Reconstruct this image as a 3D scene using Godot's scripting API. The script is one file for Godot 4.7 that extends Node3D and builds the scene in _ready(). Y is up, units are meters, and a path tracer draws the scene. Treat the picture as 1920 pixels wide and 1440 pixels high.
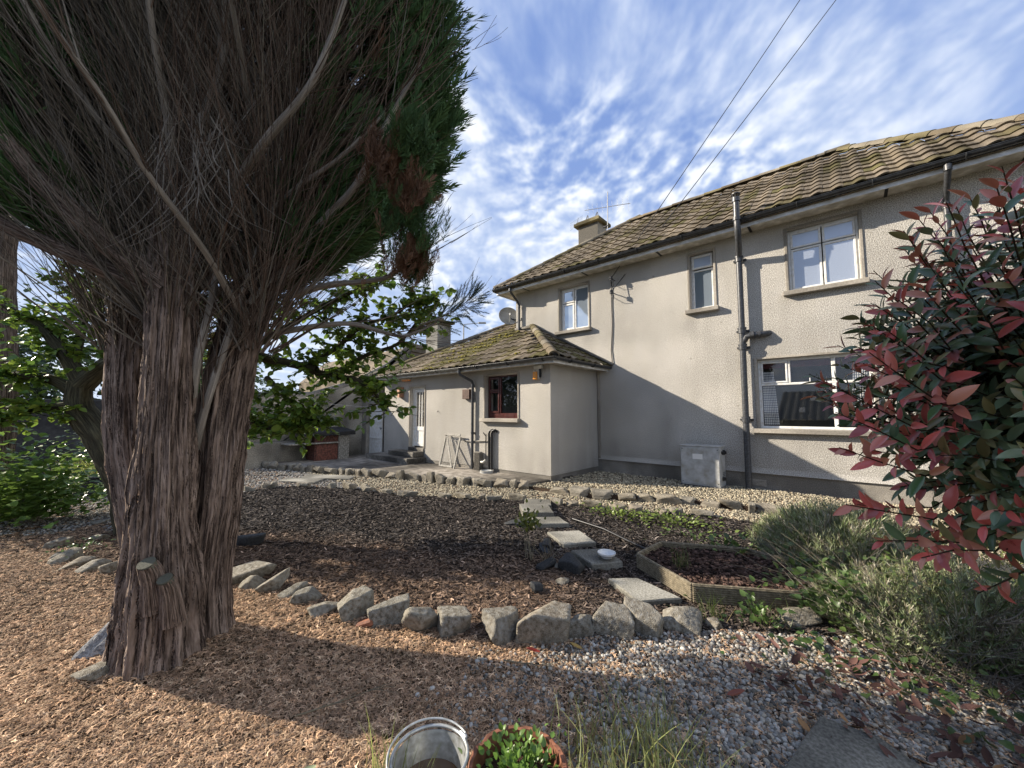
extends Node3D
# A back garden with a rendered two-storey house. X runs along the garden wall of the house to the right, Z out of that wall into the garden, Y up; metres.

const EYE := Vector3(0, 1.5, 8.5)
const FW := Vector3(-0.65815, 0, -0.75288)   # where the viewer looks, level
const RT := Vector3(0.75288, 0, -0.65815)    # the viewer's right
const SUN := Vector3(-1.85, 1.03, 1.0)        # towards the sun
var rng := RandomNumberGenerator.new()
var nz := FastNoiseLite.new()
var M := {}
var mesh_cache := {}
var zone_pts := PackedVector2Array()


func at(lat: float, h: float, depth: float) -> Vector3:
	return Vector3(EYE.x, h, EYE.z) + RT * lat + FW * depth


func rf(a: float, b: float) -> float:
	return rng.randf_range(a, b)


func lin(r: float, g: float, b: float, a := 1.0) -> Color:
	return Color(r, g, b, a).linear_to_srgb()


# ---------------------------------------------------------------- mesh building
class MB:
	var v := PackedVector3Array()
	var n := PackedVector3Array()
	var uv := PackedVector2Array()
	var c := PackedColorArray()
	var ix := PackedInt32Array()
	var col := Color.WHITE

	func vert(p: Vector3, nn: Vector3, t := Vector2.ZERO) -> int:
		v.append(p)
		n.append(nn)
		uv.append(t)
		c.append(col)
		return v.size() - 1

	func face(a: int, b: int, d: int) -> void:   # counter-clockwise seen from outside
		ix.append(a)
		ix.append(d)
		ix.append(b)

	func tri(a: Vector3, b: Vector3, d: Vector3) -> void:
		var nn := (b - a).cross(d - a).normalized()
		var i := vert(a, nn)
		vert(b, nn, Vector2(1, 0))
		vert(d, nn, Vector2(1, 1))
		face(i, i + 1, i + 2)

	func quad(a: Vector3, b: Vector3, d: Vector3, e: Vector3) -> void:
		var nn := (d - a).cross(e - b).normalized()
		var i := vert(a, nn, Vector2(0, 0))
		vert(b, nn, Vector2(1, 0))
		vert(d, nn, Vector2(1, 1))
		vert(e, nn, Vector2(0, 1))
		face(i, i + 1, i + 2)
		face(i, i + 2, i + 3)

	# a box given by its two corners, with chamfered edges
	func box(lo: Vector3, hi: Vector3, ch := 0.004, t := Transform3D.IDENTITY) -> void:
		var cc := (lo + hi) / 2.0
		var h := (hi - lo) / 2.0
		h = h.abs()
		ch = minf(ch, minf(h.x, minf(h.y, h.z)) * 0.49)
		for ax in 3:
			var b := (ax + 1) % 3
			var d := (ax + 2) % 3
			for s in [-1.0, 1.0]:
				var q := []
				for k in [[-1, -1], [1, -1], [1, 1], [-1, 1]]:
					var p := Vector3.ZERO
					p[ax] = s * h[ax]
					p[b] = k[0] * (h[b] - ch)
					p[d] = k[1] * (h[d] - ch)
					q.append(t * (cc + p))
				if s > 0:
					quad(q[0], q[1], q[2], q[3])
				else:
					quad(q[3], q[2], q[1], q[0])
		if ch <= 0.0005:
			return
		for ax in 3:   # the twelve bevels run along ax
			var b := (ax + 1) % 3
			var d := (ax + 2) % 3
			for sb in [-1.0, 1.0]:
				for sd in [-1.0, 1.0]:
					var p := []
					for k in [[-1, 0], [1, 0], [1, 1], [-1, 1]]:
						var o := Vector3.ZERO
						o[ax] = k[0] * (h[ax] - ch)
						o[b] = sb * (h[b] - (0.0 if k[1] == 0 else ch))
						o[d] = sd * (h[d] - (ch if k[1] == 0 else 0.0))
						p.append(t * (cc + o))
					if sb * sd > 0:
						quad(p[3], p[2], p[1], p[0])
					else:
						quad(p[0], p[1], p[2], p[3])
		for sx in [-1.0, 1.0]:
			for sy in [-1.0, 1.0]:
				for sz in [-1.0, 1.0]:
					var a := t * (cc + Vector3(sx * h.x, sy * (h.y - ch), sz * (h.z - ch)))
					var b := t * (cc + Vector3(sx * (h.x - ch), sy * h.y, sz * (h.z - ch)))
					var d := t * (cc + Vector3(sx * (h.x - ch), sy * (h.y - ch), sz * h.z))
					if sx * sy * sz > 0:
						tri(a, b, d)
					else:
						tri(a, d, b)

	func tube(pts: PackedVector3Array, rad: PackedFloat32Array, sides := 8, caps := true, vs := 1.0) -> void:
		var k := pts.size()
		var t0 := (pts[1] - pts[0]).normalized()
		var up := Vector3.UP if absf(t0.y) < 0.9 else Vector3.RIGHT
		var x := t0.cross(up).normalized()
		var base := v.size()
		var along := 0.0
		for i in k:
			var t := (pts[mini(i + 1, k - 1)] - pts[maxi(i - 1, 0)]).normalized()
			x = (x - t * x.dot(t)).normalized()
			var y := t.cross(x)
			if i > 0:
				along += pts[i].distance_to(pts[i - 1])
			for j in sides + 1:
				var a := TAU * j / sides
				var d := x * cos(a) + y * sin(a)
				vert(pts[i] + d * rad[i], d, Vector2(float(j) / sides, along * vs))
		for i in k - 1:
			for j in sides:
				var a := base + i * (sides + 1) + j
				var b := a + sides + 1
				face(a, a + 1, b + 1)
				face(a, b + 1, b)
		if caps:
			for e in [0, k - 1]:
				var dd := (pts[0] - pts[1]).normalized() if e == 0 else (pts[k - 1] - pts[k - 2]).normalized()
				var m := vert(pts[e], dd, Vector2(0.5, 0.5))
				var f := v.size()
				for j in sides + 1:
					vert(v[base + e * (sides + 1) + j], dd, Vector2(0.5, 0.5))
				for j in sides:
					if e == 0:
						face(m, f + j + 1, f + j)
					else:
						face(m, f + j, f + j + 1)

	func cyl(a: Vector3, b: Vector3, r0: float, r1 := -1.0, sides := 12) -> void:
		tube(PackedVector3Array([a, b]), PackedFloat32Array([r0, r0 if r1 < 0 else r1]), sides)

	# profile of (radius, height) pairs turned about the y axis, outside on the right when going up
	func lathe(prof: Array, sides := 32, o := Transform3D.IDENTITY) -> void:
		for i in prof.size() - 1:
			var p: Vector2 = prof[i]
			var q: Vector2 = prof[i + 1]
			var e := (q - p).normalized()
			var nn := Vector2(e.y, -e.x)
			var f := v.size()
			for j in sides + 1:
				var a := TAU * j / sides
				var d := Vector3(cos(a), 0, -sin(a))
				var N := (o.basis * (d * nn.x + Vector3.UP * nn.y)).normalized()
				vert(o * (d * p.x + Vector3.UP * p.y), N, Vector2(float(j) / sides * 4.0, p.y))
				vert(o * (d * q.x + Vector3.UP * q.y), N, Vector2(float(j) / sides * 4.0, q.y))
			for j in sides:
				var a := f + j * 2
				face(a, a + 2, a + 3)
				face(a, a + 3, a + 1)

	func mesh() -> ArrayMesh:
		var a := []
		a.resize(Mesh.ARRAY_MAX)
		a[Mesh.ARRAY_VERTEX] = v
		a[Mesh.ARRAY_NORMAL] = n
		a[Mesh.ARRAY_TEX_UV] = uv
		a[Mesh.ARRAY_COLOR] = c
		a[Mesh.ARRAY_INDEX] = ix
		var m := ArrayMesh.new()
		m.add_surface_from_arrays(Mesh.PRIMITIVE_TRIANGLES, a)
		return m


var taken := {}


func numbered(called: String, under: Node) -> String:
	var key := str(under.get_instance_id()) + called
	var k: int = taken.get(key, 0)
	taken[key] = k + 1
	return called if k == 0 else "%s_%03d" % [called, k]


func put(called: String, m, mat: Material, parent: Node = self, xf := Transform3D.IDENTITY) -> MeshInstance3D:
	var o := MeshInstance3D.new()
	o.name = numbered(called, parent)
	o.mesh = m.mesh() if m is MB else m
	o.material_override = mat
	o.transform = xf
	parent.add_child(o, true)
	return o


func scatter(called: String, m: Mesh, mat: Material, xfs: Array, cols: Array, parent: Node = self) -> MultiMeshInstance3D:
	var mm := MultiMesh.new()
	mm.transform_format = MultiMesh.TRANSFORM_3D
	mm.use_colors = true
	mm.mesh = m
	mm.instance_count = xfs.size()
	var buf := PackedFloat32Array()
	buf.resize(xfs.size() * 16)
	var k := 0
	for i in xfs.size():
		var t: Transform3D = xfs[i]
		var b := t.basis
		var o := t.origin
		var c: Color = cols[i]
		buf[k] = b.x.x
		buf[k + 1] = b.y.x
		buf[k + 2] = b.z.x
		buf[k + 3] = o.x
		buf[k + 4] = b.x.y
		buf[k + 5] = b.y.y
		buf[k + 6] = b.z.y
		buf[k + 7] = o.y
		buf[k + 8] = b.x.z
		buf[k + 9] = b.y.z
		buf[k + 10] = b.z.z
		buf[k + 11] = o.z
		buf[k + 12] = c.r
		buf[k + 13] = c.g
		buf[k + 14] = c.b
		buf[k + 15] = 1.0
		k += 16
	mm.buffer = buf
	var o := MultiMeshInstance3D.new()
	o.name = numbered(called, parent)
	o.multimesh = mm
	o.material_override = mat
	o.set_meta("kind", "stuff")
	parent.add_child(o, true)
	return o


func tag(o: Node, label: String, category: String, group := "") -> Node:
	o.set_meta("label", label)
	o.set_meta("category", category)
	if group:
		o.set_meta("group", group)
	return o


func thing(called: String, label: String, category: String, where := Vector3.ZERO, group := "") -> Node3D:
	var o := Node3D.new()
	o.name = numbered(called, self)
	o.position = where
	add_child(o, true)
	tag(o, label, category, group)
	return o


func struct(o: Node) -> Node:
	o.set_meta("kind", "structure")
	return o


# ---------------------------------------------------------------- materials
var tex_cache := {}


func noise_tex(freq: float, ramp: Array, oct := 4, size := 512, kind := FastNoiseLite.TYPE_SIMPLEX_SMOOTH, sd := 1, gain := 0.55) -> NoiseTexture2D:
	var key := "%s %s %d %d %d" % [freq, ramp, oct, size, sd]
	if tex_cache.has(key):
		return tex_cache[key]
	var f := FastNoiseLite.new()
	f.noise_type = kind
	f.frequency = freq
	f.fractal_octaves = oct
	f.fractal_gain = gain
	f.seed = sd
	var t := NoiseTexture2D.new()
	t.width = size
	t.height = size
	t.seamless = true
	t.noise = f
	if ramp.size():
		var g := Gradient.new()
		g.offsets = PackedFloat32Array(ramp.map(func(e): return e[0]))
		g.colors = PackedColorArray(ramp.map(func(e): return e[1]))
		t.color_ramp = g
	tex_cache[key] = t
	return t


# a rough surface whose grain and blotches come from two noises laid over each other; w is the width in metres of one repeat
func rough_mat(key: String, ramp: Array, freq: float, w: float, bump := 0.0, bump_freq := 0.2, blotch := 0.25, rough := 0.9, world := true) -> StandardMaterial3D:
	var m := StandardMaterial3D.new()
	m.resource_name = key
	m.albedo_texture = noise_tex(freq, ramp, 4, 512, FastNoiseLite.TYPE_SIMPLEX_SMOOTH, key.hash() % 1000)
	m.vertex_color_use_as_albedo = true
	m.roughness = rough
	m.metallic_specular = 0.35
	m.uv1_triplanar = true
	m.uv1_world_triplanar = world
	m.uv1_scale = Vector3.ONE / w
	if bump > 0.0:
		m.heightmap_enabled = true
		m.heightmap_texture = noise_tex(bump_freq, [], 4, 512, FastNoiseLite.TYPE_SIMPLEX_SMOOTH, 31)
		m.heightmap_scale = bump
	if blotch > 0.0:
		m.detail_enabled = true
		m.detail_blend_mode = BaseMaterial3D.BLEND_MODE_MUL
		m.detail_uv_layer = BaseMaterial3D.DETAIL_UV_2
		m.uv2_triplanar = true
		m.uv2_world_triplanar = world
		m.uv2_scale = Vector3.ONE / maxf(w * 3.7, 3.3)
		var lo := 1.0 - blotch
		m.detail_albedo = noise_tex(0.008, [[0.25, Color(lo, lo, lo)], [0.75, Color.WHITE]], 5, 256, FastNoiseLite.TYPE_SIMPLEX_SMOOTH, 7)
	M[key] = m
	return m


func plain_mat(key: String, c: Color, rough := 0.6, metal := 0.0, spec := 0.5) -> StandardMaterial3D:
	var m := StandardMaterial3D.new()
	m.resource_name = key
	m.albedo_color = c
	m.roughness = rough
	m.metallic = metal
	m.metallic_specular = spec
	m.vertex_color_use_as_albedo = true
	M[key] = m
	return m


# paint, plastic or metal that has weathered: one colour broken up by faint dirt
func worn_mat(key: String, c: Color, dirt := 0.25, rough := 0.5, metal := 0.0, w := 0.6) -> StandardMaterial3D:
	var m := plain_mat(key, c, rough, metal)
	m.uv1_triplanar = true
	m.uv1_world_triplanar = true
	m.uv1_scale = Vector3.ONE / w
	var lo := 1.0 - dirt
	m.albedo_texture = noise_tex(0.02, [[0.0, Color(lo, lo * 0.97, lo * 0.9)], [0.45, Color((1 + lo) / 2, (1 + lo) / 2, (0.98 + lo) / 2)], [0.8, Color.WHITE]], 5, 256, FastNoiseLite.TYPE_SIMPLEX_SMOOTH, 17)
	m.roughness_texture = noise_tex(0.03, [[0.2, Color(1, 1, 1)], [0.8, Color(0.75, 0.75, 0.75)]], 3, 128)
	m.roughness_texture_channel = BaseMaterial3D.TEXTURE_CHANNEL_RED
	return m


# leaves: the colour comes from each copy; light shines through
func leaf_mat(key: String, c: Color, gloss := 0.45, through := 0.5, spec := 0.5) -> StandardMaterial3D:
	var m := plain_mat(key, c, gloss, 0.0, spec)
	m.cull_mode = BaseMaterial3D.CULL_DISABLED
	if through > 0.0:
		m.backlight_enabled = true
		m.backlight = Color(through, through, through)
	return m


func make_materials() -> void:
	# pebble-dashed render: sandy with dark and pale grains
	var dash := [[0.18, lin(0.2, 0.188, 0.167)], [0.4, lin(0.43, 0.408, 0.37)], [0.58, lin(0.52, 0.495, 0.45)], [0.8, lin(0.82, 0.8, 0.75)]]
	rough_mat("render", dash, 0.2, 1.9, 0.7, 0.22, 0.1)
	rough_mat("plaster", [[0.2, lin(0.396, 0.36, 0.306)], [0.8, lin(0.54, 0.498, 0.426)]], 0.05, 1.1, 0.12, 0.2, 0.25)
	rough_mat("plinth", [[0.1, lin(0.27, 0.25, 0.216)], [0.6, lin(0.446, 0.412, 0.358)], [1.0, lin(0.702, 0.661, 0.581)]], 0.14, 1.3, 0.5, 0.2, 0.35)
	rough_mat("old_render", [[0.0, lin(0.25, 0.233, 0.192)], [0.45, lin(0.451, 0.416, 0.35)], [1.0, lin(0.75, 0.7, 0.6)]], 0.1, 1.7, 0.6, 0.2, 0.45)
	rough_mat("dark_wall", [[0.1, lin(0.13, 0.13, 0.137)], [0.9, lin(0.221, 0.221, 0.227)]], 0.03, 2.2, 0.15, 0.15, 0.45)
	rough_mat("concrete", [[0.1, lin(0.195, 0.176, 0.15)], [0.6, lin(0.351, 0.325, 0.28)], [1.0, lin(0.52, 0.488, 0.429)]], 0.05, 1.6, 0.35, 0.15, 0.5)
	rough_mat("slab", [[0.1, lin(0.2, 0.188, 0.156)], [0.55, lin(0.362, 0.35, 0.3)], [1.0, lin(0.575, 0.55, 0.475)]], 0.06, 0.7, 0.25, 0.2, 0.35)
	rough_mat("stone", [[0.12, lin(0.265, 0.226, 0.164)], [0.42, lin(0.562, 0.507, 0.406)], [0.7, lin(0.733, 0.686, 0.569)], [0.95, lin(0.85, 0.85, 0.842)]], 0.03, 0.6, 0.7, 0.12, 0.4, 0.9, false)
	rough_mat("slate_stone", [[0.2, lin(0.05, 0.055, 0.06)], [0.9, lin(0.13, 0.135, 0.14)]], 0.04, 0.5, 0.3, 0.1, 0.3, 0.7, false)
	rough_mat("tile", [[0.15, lin(0.141, 0.113, 0.0789)], [0.5, lin(0.302, 0.246, 0.176)], [0.9, lin(0.491, 0.42, 0.307)]], 0.07, 0.8, 0.25, 0.25, 0.4, 0.95)
	rough_mat("moss", [[0.2, lin(0.09, 0.082, 0.04)], [0.5, lin(0.17, 0.15, 0.06)], [0.9, lin(0.29, 0.25, 0.1)]], 0.1, 0.6, 0.5, 0.3, 0.3, 1.0)
	rough_mat("soil", [[0.1, lin(0.033, 0.024, 0.018)], [0.5, lin(0.112, 0.078, 0.0555)], [0.9, lin(0.255, 0.18, 0.128)]], 0.1, 1.3, 1.0, 0.2, 0.35, 1.0)
	rough_mat("terrace", [[0.1, lin(0.176, 0.155, 0.128)], [0.5, lin(0.324, 0.29, 0.243)], [0.95, lin(0.472, 0.432, 0.371)]], 0.02, 2.4, 0.25, 0.15, 0.55)
	worn_mat("white_paint", lin(0.8, 0.8, 0.79), 0.1, 0.4)
	worn_mat("upvc", lin(0.82, 0.82, 0.81), 0.08, 0.25)
	worn_mat("fascia", lin(0.78, 0.79, 0.8), 0.2, 0.4, 0.0, 1.2)
	worn_mat("soffit", lin(0.75, 0.71, 0.64), 0.3, 0.6, 0.0, 1.4)
	worn_mat("gutter", lin(0.0364, 0.039, 0.0442), 0.4, 0.35)
	worn_mat("old_gutter", lin(0.2, 0.2, 0.185), 0.5, 0.5)
	worn_mat("iron_pipe", lin(0.088, 0.0928, 0.104), 0.5, 0.45, 0.0, 0.25)
	worn_mat("mahogany", lin(0.085, 0.018, 0.014), 0.3, 0.35)
	worn_mat("steel_grey", lin(0.46, 0.47, 0.47), 0.2, 0.5, 0.0, 1.1)
	worn_mat("galvanised", lin(0.62, 0.64, 0.64), 0.3, 0.42, 0.55, 0.2)
	worn_mat("terracotta", lin(0.33, 0.13, 0.07), 0.45, 0.8, 0.0, 0.25)
	worn_mat("red_paint", lin(0.23, 0.075, 0.05), 0.5, 0.7, 0.0, 0.4)
	worn_mat("weathered_wood", lin(0.28, 0.235, 0.16), 0.5, 0.85, 0.0, 0.2)
	worn_mat("grey_wood", lin(0.42, 0.4, 0.36), 0.45, 0.85, 0.0, 0.3)
	worn_mat("felt", lin(0.03, 0.03, 0.032), 0.4, 0.9)
	worn_mat("cream_plastic", lin(0.66, 0.64, 0.58), 0.2, 0.4)
	plain_mat("amber", lin(0.8, 0.32, 0.03), 0.25)
	plain_mat("orange_diffuser", lin(0.75, 0.3, 0.1), 0.3)
	plain_mat("black_plastic", lin(0.012, 0.012, 0.013), 0.4)
	plain_mat("wire", lin(0.02, 0.02, 0.022), 0.6)
	plain_mat("pale_wire", lin(0.5, 0.5, 0.5), 0.5)
	plain_mat("aluminium", lin(0.22, 0.225, 0.23), 0.45, 0.6)
	plain_mat("porcelain", lin(0.75, 0.75, 0.73), 0.15)
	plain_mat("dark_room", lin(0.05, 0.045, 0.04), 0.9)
	var g := plain_mat("glass", Color(0.3, 0.33, 0.34, 0.03), 0.02, 0.0, 0.55)
	g.transparency = BaseMaterial3D.TRANSPARENCY_ALPHA
	# the bathroom's obscured glass: pale, glossy, with a hammered surface
	var fg := plain_mat("obscured_glass", lin(0.42, 0.47, 0.55), 0.28, 0.5, 0.9)
	fg.uv1_triplanar = true
	fg.uv1_world_triplanar = true
	fg.uv1_scale = Vector3.ONE / 0.5
	fg.heightmap_enabled = true
	fg.heightmap_texture = noise_tex(0.06, [], 2, 256)
	fg.heightmap_scale = 0.12
	plain_mat("sky_glass", lin(0.42, 0.5, 0.6), 0.03, 0.6, 0.9)
	leaf_mat("leaf", Color.WHITE, 0.38, 0.85, 0.5)
	leaf_mat("gloss_leaf", Color.WHITE, 0.3, 0.4, 0.55)
	leaf_mat("needle", Color.WHITE, 0.7, 0.25, 0.3)
	var pb := plain_mat("pebble", Color.WHITE, 0.75, 0.0, 0.4)
	var litter := plain_mat("litter", Color.WHITE, 0.9, 0.0, 0.3)
	litter.cull_mode = BaseMaterial3D.CULL_DISABLED
	make_bark("bark", [[0.0, lin(0.03, 0.021, 0.017)], [0.3, lin(0.12, 0.088, 0.07)], [0.6, lin(0.25, 0.19, 0.155)], [1.0, lin(0.44, 0.36, 0.30)]], 2.2)
	make_bark("twig_bark", [[0.0, lin(0.15, 0.135, 0.115)], [1.0, lin(0.46, 0.42, 0.37)]], 0.3)
	make_bark("mossy_bark", [[0.0, lin(0.0225, 0.021, 0.015)], [0.6, lin(0.09, 0.0825, 0.0525)], [1.0, lin(0.165, 0.158, 0.09)]], 0.8)


# fibres that run up the stem: noise squeezed across and drawn out along
func make_bark(key: String, ramp: Array, bump: float) -> void:
	var f := FastNoiseLite.new()
	f.frequency = 0.02
	f.fractal_octaves = 5
	f.fractal_gain = 0.6
	f.seed = key.hash() % 777
	f.domain_warp_enabled = true
	f.domain_warp_amplitude = 14.0
	f.domain_warp_frequency = 0.012
	var src := f.get_seamless_image(512, 512)
	src.resize(256, 512)   # squeezed: long in v
	var tall := Image.create(512, 512, false, Image.FORMAT_L8)
	for k in 2:
		tall.blit_rect(src, Rect2i(0, 0, 256, 512), Vector2i(256 * k, 0))
	var pic := Image.create(512, 512, false, Image.FORMAT_RGB8)
	var g := Gradient.new()
	g.offsets = PackedFloat32Array(ramp.map(func(e): return e[0]))
	g.colors = PackedColorArray(ramp.map(func(e): return e[1]))
	var lut := []
	for k in 256:
		lut.append(g.sample(k / 255.0))
	var d := tall.get_data()
	var f2 := FastNoiseLite.new()
	f2.frequency = 0.012
	f2.fractal_octaves = 3
	f2.seed = 4
	var crack := FastNoiseLite.new()
	crack.frequency = 0.02
	crack.fractal_octaves = 2
	crack.domain_warp_enabled = true
	crack.domain_warp_amplitude = 20.0
	crack.seed = 8
	for y in 512:
		# fissures wrap round in both directions by sampling on two circles
		for x in 512:
			var ax := TAU * x / 512.0
			var cr := absf(crack.get_noise_3d(cos(ax) * 150.0, sin(ax) * 150.0, minf(y, 512 - y) * 0.22))
			var h := float(d[y * 512 + x]) * 0.75 + 35.0 + f2.get_noise_2d(x, minf(y, 512 - y) * 0.5) * 60.0
			h -= 150.0 * clampf(1.0 - cr / 0.09, 0.0, 1.0)
			var hi := clampi(int(h), 0, 255)
			pic.set_pixel(x, y, lut[hi])
			tall.set_pixel(x, y, Color8(hi, hi, hi))
	var m := StandardMaterial3D.new()
	m.resource_name = key
	m.albedo_texture = ImageTexture.create_from_image(pic)
	m.vertex_color_use_as_albedo = true
	m.roughness = 0.95
	m.metallic_specular = 0.3
	m.heightmap_enabled = true
	m.heightmap_texture = ImageTexture.create_from_image(tall)
	m.heightmap_scale = bump
	M[key] = m


func sky_picture() -> ImageTexture:
	var w := 2048
	var h := 1024
	var im := Image.create(w, h, false, Image.FORMAT_RGB8)
	im.fill(Color(0.42, 0.41, 0.4))
	var a := FastNoiseLite.new()
	a.frequency = 1.0
	a.fractal_octaves = 5
	a.fractal_gain = 0.55
	a.seed = 21
	var b := FastNoiseLite.new()
	b.frequency = 1.0
	b.fractal_octaves = 3
	b.seed = 5
	var cfl := FastNoiseLite.new()
	cfl.frequency = 1.0
	cfl.fractal_octaves = 5
	cfl.fractal_gain = 0.6
	cfl.seed = 90
	var s := (FW - RT * 0.12).normalized()
	var sx := Vector2(s.x, s.z)
	var sun_dir := SUN.normalized()
	var sy := Vector2(-s.z, s.x)
	for y in h / 2:
		var el := PI * 0.5 - PI * (y + 0.5) / h
		var sn := sin(el)
		var cs := cos(el)
		var hz := pow(1.0 - sn, 2.2)
		var blue := Color(0.35, 0.44, 0.63).lerp(Color(0.58, 0.65, 0.755), clampf(hz * 1.1, 0.0, 1.0))
		for x in w:
			var az := TAU * ((x + 0.5) / w - 0.5)
			var p := Vector2(sin(az), -cos(az)) * (cs / (sn + 0.16))
			var q := Vector2(p.dot(sx), p.dot(sy))
			var w1 := b.get_noise_2d(q.x * 0.9, q.y * 0.9) * 0.15
			var big := b.get_noise_2d(q.x * 0.5 + 43.0, q.y * 0.7 + 11.0)
			var st := a.get_noise_2d(q.x * 0.9 + w1, q.y * 3.0 + w1 * 2.0)
			var fib := a.get_noise_2d(q.x * 3.0 + 7.0, q.y * 13.0 + w1 * 9.0)
			var puff := cfl.get_noise_2d(q.x * 6.5 + w1 * 6.0, q.y * 7.5 + w1 * 6.0)
			var lumpy := clampf(b.get_noise_2d(q.x * 0.8 - 20.0, q.y * 0.9 + 5.0) * 2.6 + 0.12, 0.0, 1.0)
			var k := 0.5 + big * 0.7 + st * 0.25
			k += puff * (0.3 + 1.3 * lumpy) * (0.4 + 0.6 * clampf(k, 0.0, 1.0)) + fib * 0.2 * (1.0 - lumpy * 0.5)
			k = clampf(k, 0.0, 1.0)
			k = lerpf(k, k * k * (3.0 - 2.0 * k), 0.35) * 0.95
			k = maxf(k, hz * hz * 0.7)
			var cl := Color(0.655, 0.69, 0.75).lerp(Color(0.775, 0.785, 0.80), clampf(puff * 1.3 + 0.5, 0.0, 1.0))
			var c := blue.lerp(cl, k)
			# cloud glow towards the unseen sun, painted in to add fill light
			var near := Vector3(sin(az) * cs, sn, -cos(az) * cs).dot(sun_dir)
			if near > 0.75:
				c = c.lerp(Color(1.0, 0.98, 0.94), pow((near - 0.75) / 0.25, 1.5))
			im.set_pixel(x, y, c)
	return ImageTexture.create_from_image(im)


func _ready() -> void:
	rng.seed = 4711
	nz.seed = 3
	nz.frequency = 1.0
	var cam := Camera3D.new()
	cam.name = "camera"
	cam.position = EYE
	cam.rotation = Vector3(deg_to_rad(4.204), atan2(0.65815, 0.75288), 0)
	cam.fov = 89.92
	cam.near = 0.05
	cam.far = 600.0
	add_child(cam)
	var e := Environment.new()
	e.background_mode = Environment.BG_SKY
	e.sky = Sky.new()
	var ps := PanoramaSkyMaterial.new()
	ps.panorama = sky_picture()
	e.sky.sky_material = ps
	e.background_energy_multiplier = 0.76
	e.tonemap_mode = Environment.TONE_MAPPER_LINEAR
	e.tonemap_exposure = 2.55
	e.sdfgi_enabled = true
	e.ssao_enabled = true
	e.ssil_enabled = true
	var we := WorldEnvironment.new()
	we.name = "environment"
	we.environment = e
	add_child(we)
	var sun := DirectionalLight3D.new()
	sun.name = "sun"
	sun.light_energy = 1.2
	sun.light_color = Color(1.0, 0.95, 0.875)
	sun.light_angular_distance = 0.55
	sun.shadow_enabled = true
	sun.look_at_from_position(SUN * 20.0, Vector3.ZERO, Vector3.UP)
	add_child(sun)
	make_materials()
	build_ground()
	build_house()
	build_extension()
	build_yard()
	build_neighbours()
	build_stones()
	build_garden_things()
	build_cypress()
	build_fruit_tree()
	build_red_shrub()
	build_plants()
	build_litter()


# ---------------------------------------------------------------- ground
const BED_BACK := [[-8.3, 6.9], [-8.62, 6.2], [-8.72, 5.81], [-8.45, 5.39], [-7.88, 5.07], [-7.15, 4.72], [-6.29, 4.53], [-5.68, 4.18], [-4.82, 3.76], [-4.24, 3.41], [-3.42, 3.09], [-2.7, 2.91], [-2.28, 2.67], [-1.71, 2.44], [-1.15, 2.28], [-0.6, 2.2], [0.6, 2.3]]
const BED_FRONT := [[-0.1, 5.0], [-0.77, 5.5], [-1.26, 6.02], [-1.58, 6.38], [-2.06, 6.74], [-2.55, 6.94], [-2.99, 7.14], [-3.5, 7.2], [-4.14, 7.33], [-4.6, 7.45], [-5.3, 8.1], [-5.9, 8.4], [-6.75, 8.4]]
const TERRACE := [[-11.95, 5.0], [-10.6, 4.61], [-8.68, 3.9], [-6.97, 3.34], [-5.71, 2.95], [-4.75, 2.62]]
const STRIP := [[-4.75, 2.62], [-4.3, 2.55], [-3.46, 2.42], [-2.53, 2.02], [-1.9, 1.78], [-1.16, 1.64], [-0.69, 1.55], [-0.2, 1.5], [2.6, 1.4]]


func poly(a: Array) -> PackedVector2Array:
	return PackedVector2Array(a.map(func(e): return Vector2(e[0], e[1])))


var bed_poly: PackedVector2Array
var yard_poly: PackedVector2Array


func in_bed(p: Vector2) -> bool:
	return Geometry2D.is_point_in_polygon(p, bed_poly)


# 1 on the stony path at the right foreground, 0 in the needle litter under the tree
func gravel_share(p: Vector2) -> float:
	var d := (p.x + 1.77) * 0.807 - (p.y - 6.58) * 0.59   # a slanting edge that runs from the stones to the bucket
	return clampf(d / 0.85 + 0.2 + nz.get_noise_2d(p.x * 1.6, p.y * 1.6) * 0.6, 0.0, 1.0)


# how far the brown needles have drifted over the dark bark of the bed
func brown_share(p: Vector2) -> float:
	var b := clampf((p.y - 6.45 + 0.55 * (p.x + 4.6)) / 0.8 + 0.5 + nz.get_noise_2d(p.x * 1.3, p.y * 1.3) * 0.6, 0.0, 1.0)
	return b * clampf((-1.2 - p.x) / 0.9, 0.25, 1.0)


func ground_h(x: float, z: float) -> float:
	var h := nz.get_noise_2d(x * 0.45, z * 0.45) * 0.025 + nz.get_noise_2d(x * 2.0, z * 2.0) * 0.008
	var t := Vector2(x + 3.3, z - 8.05).length()
	h += 0.05 * exp(-t * t / 0.35)
	return h


# the zone of a point: 0 bark mulch, 1 needles, 2 gravel, and how much it is so
func zone_tint(p: Vector2) -> Color:
	var mulch := Color(0.33, 0.3, 0.28)
	var needles := Color(1.3, 0.95, 0.75)
	var stones := Color(1.25, 1.2, 1.1)
	if p.y > 9.7:   # unseen ground behind the viewer, made pale to bounce light forward
		return Color(3.2, 3.1, 2.8)
	if in_bed(p):
		var brown := brown_share(p)
		return mulch.lerp(needles * 0.8, brown)
	if p.y < 5.6 and p.x < 0.5 or p.x < -7.0:
		return stones
	return needles.lerp(stones * 0.8, gravel_share(p))


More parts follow.
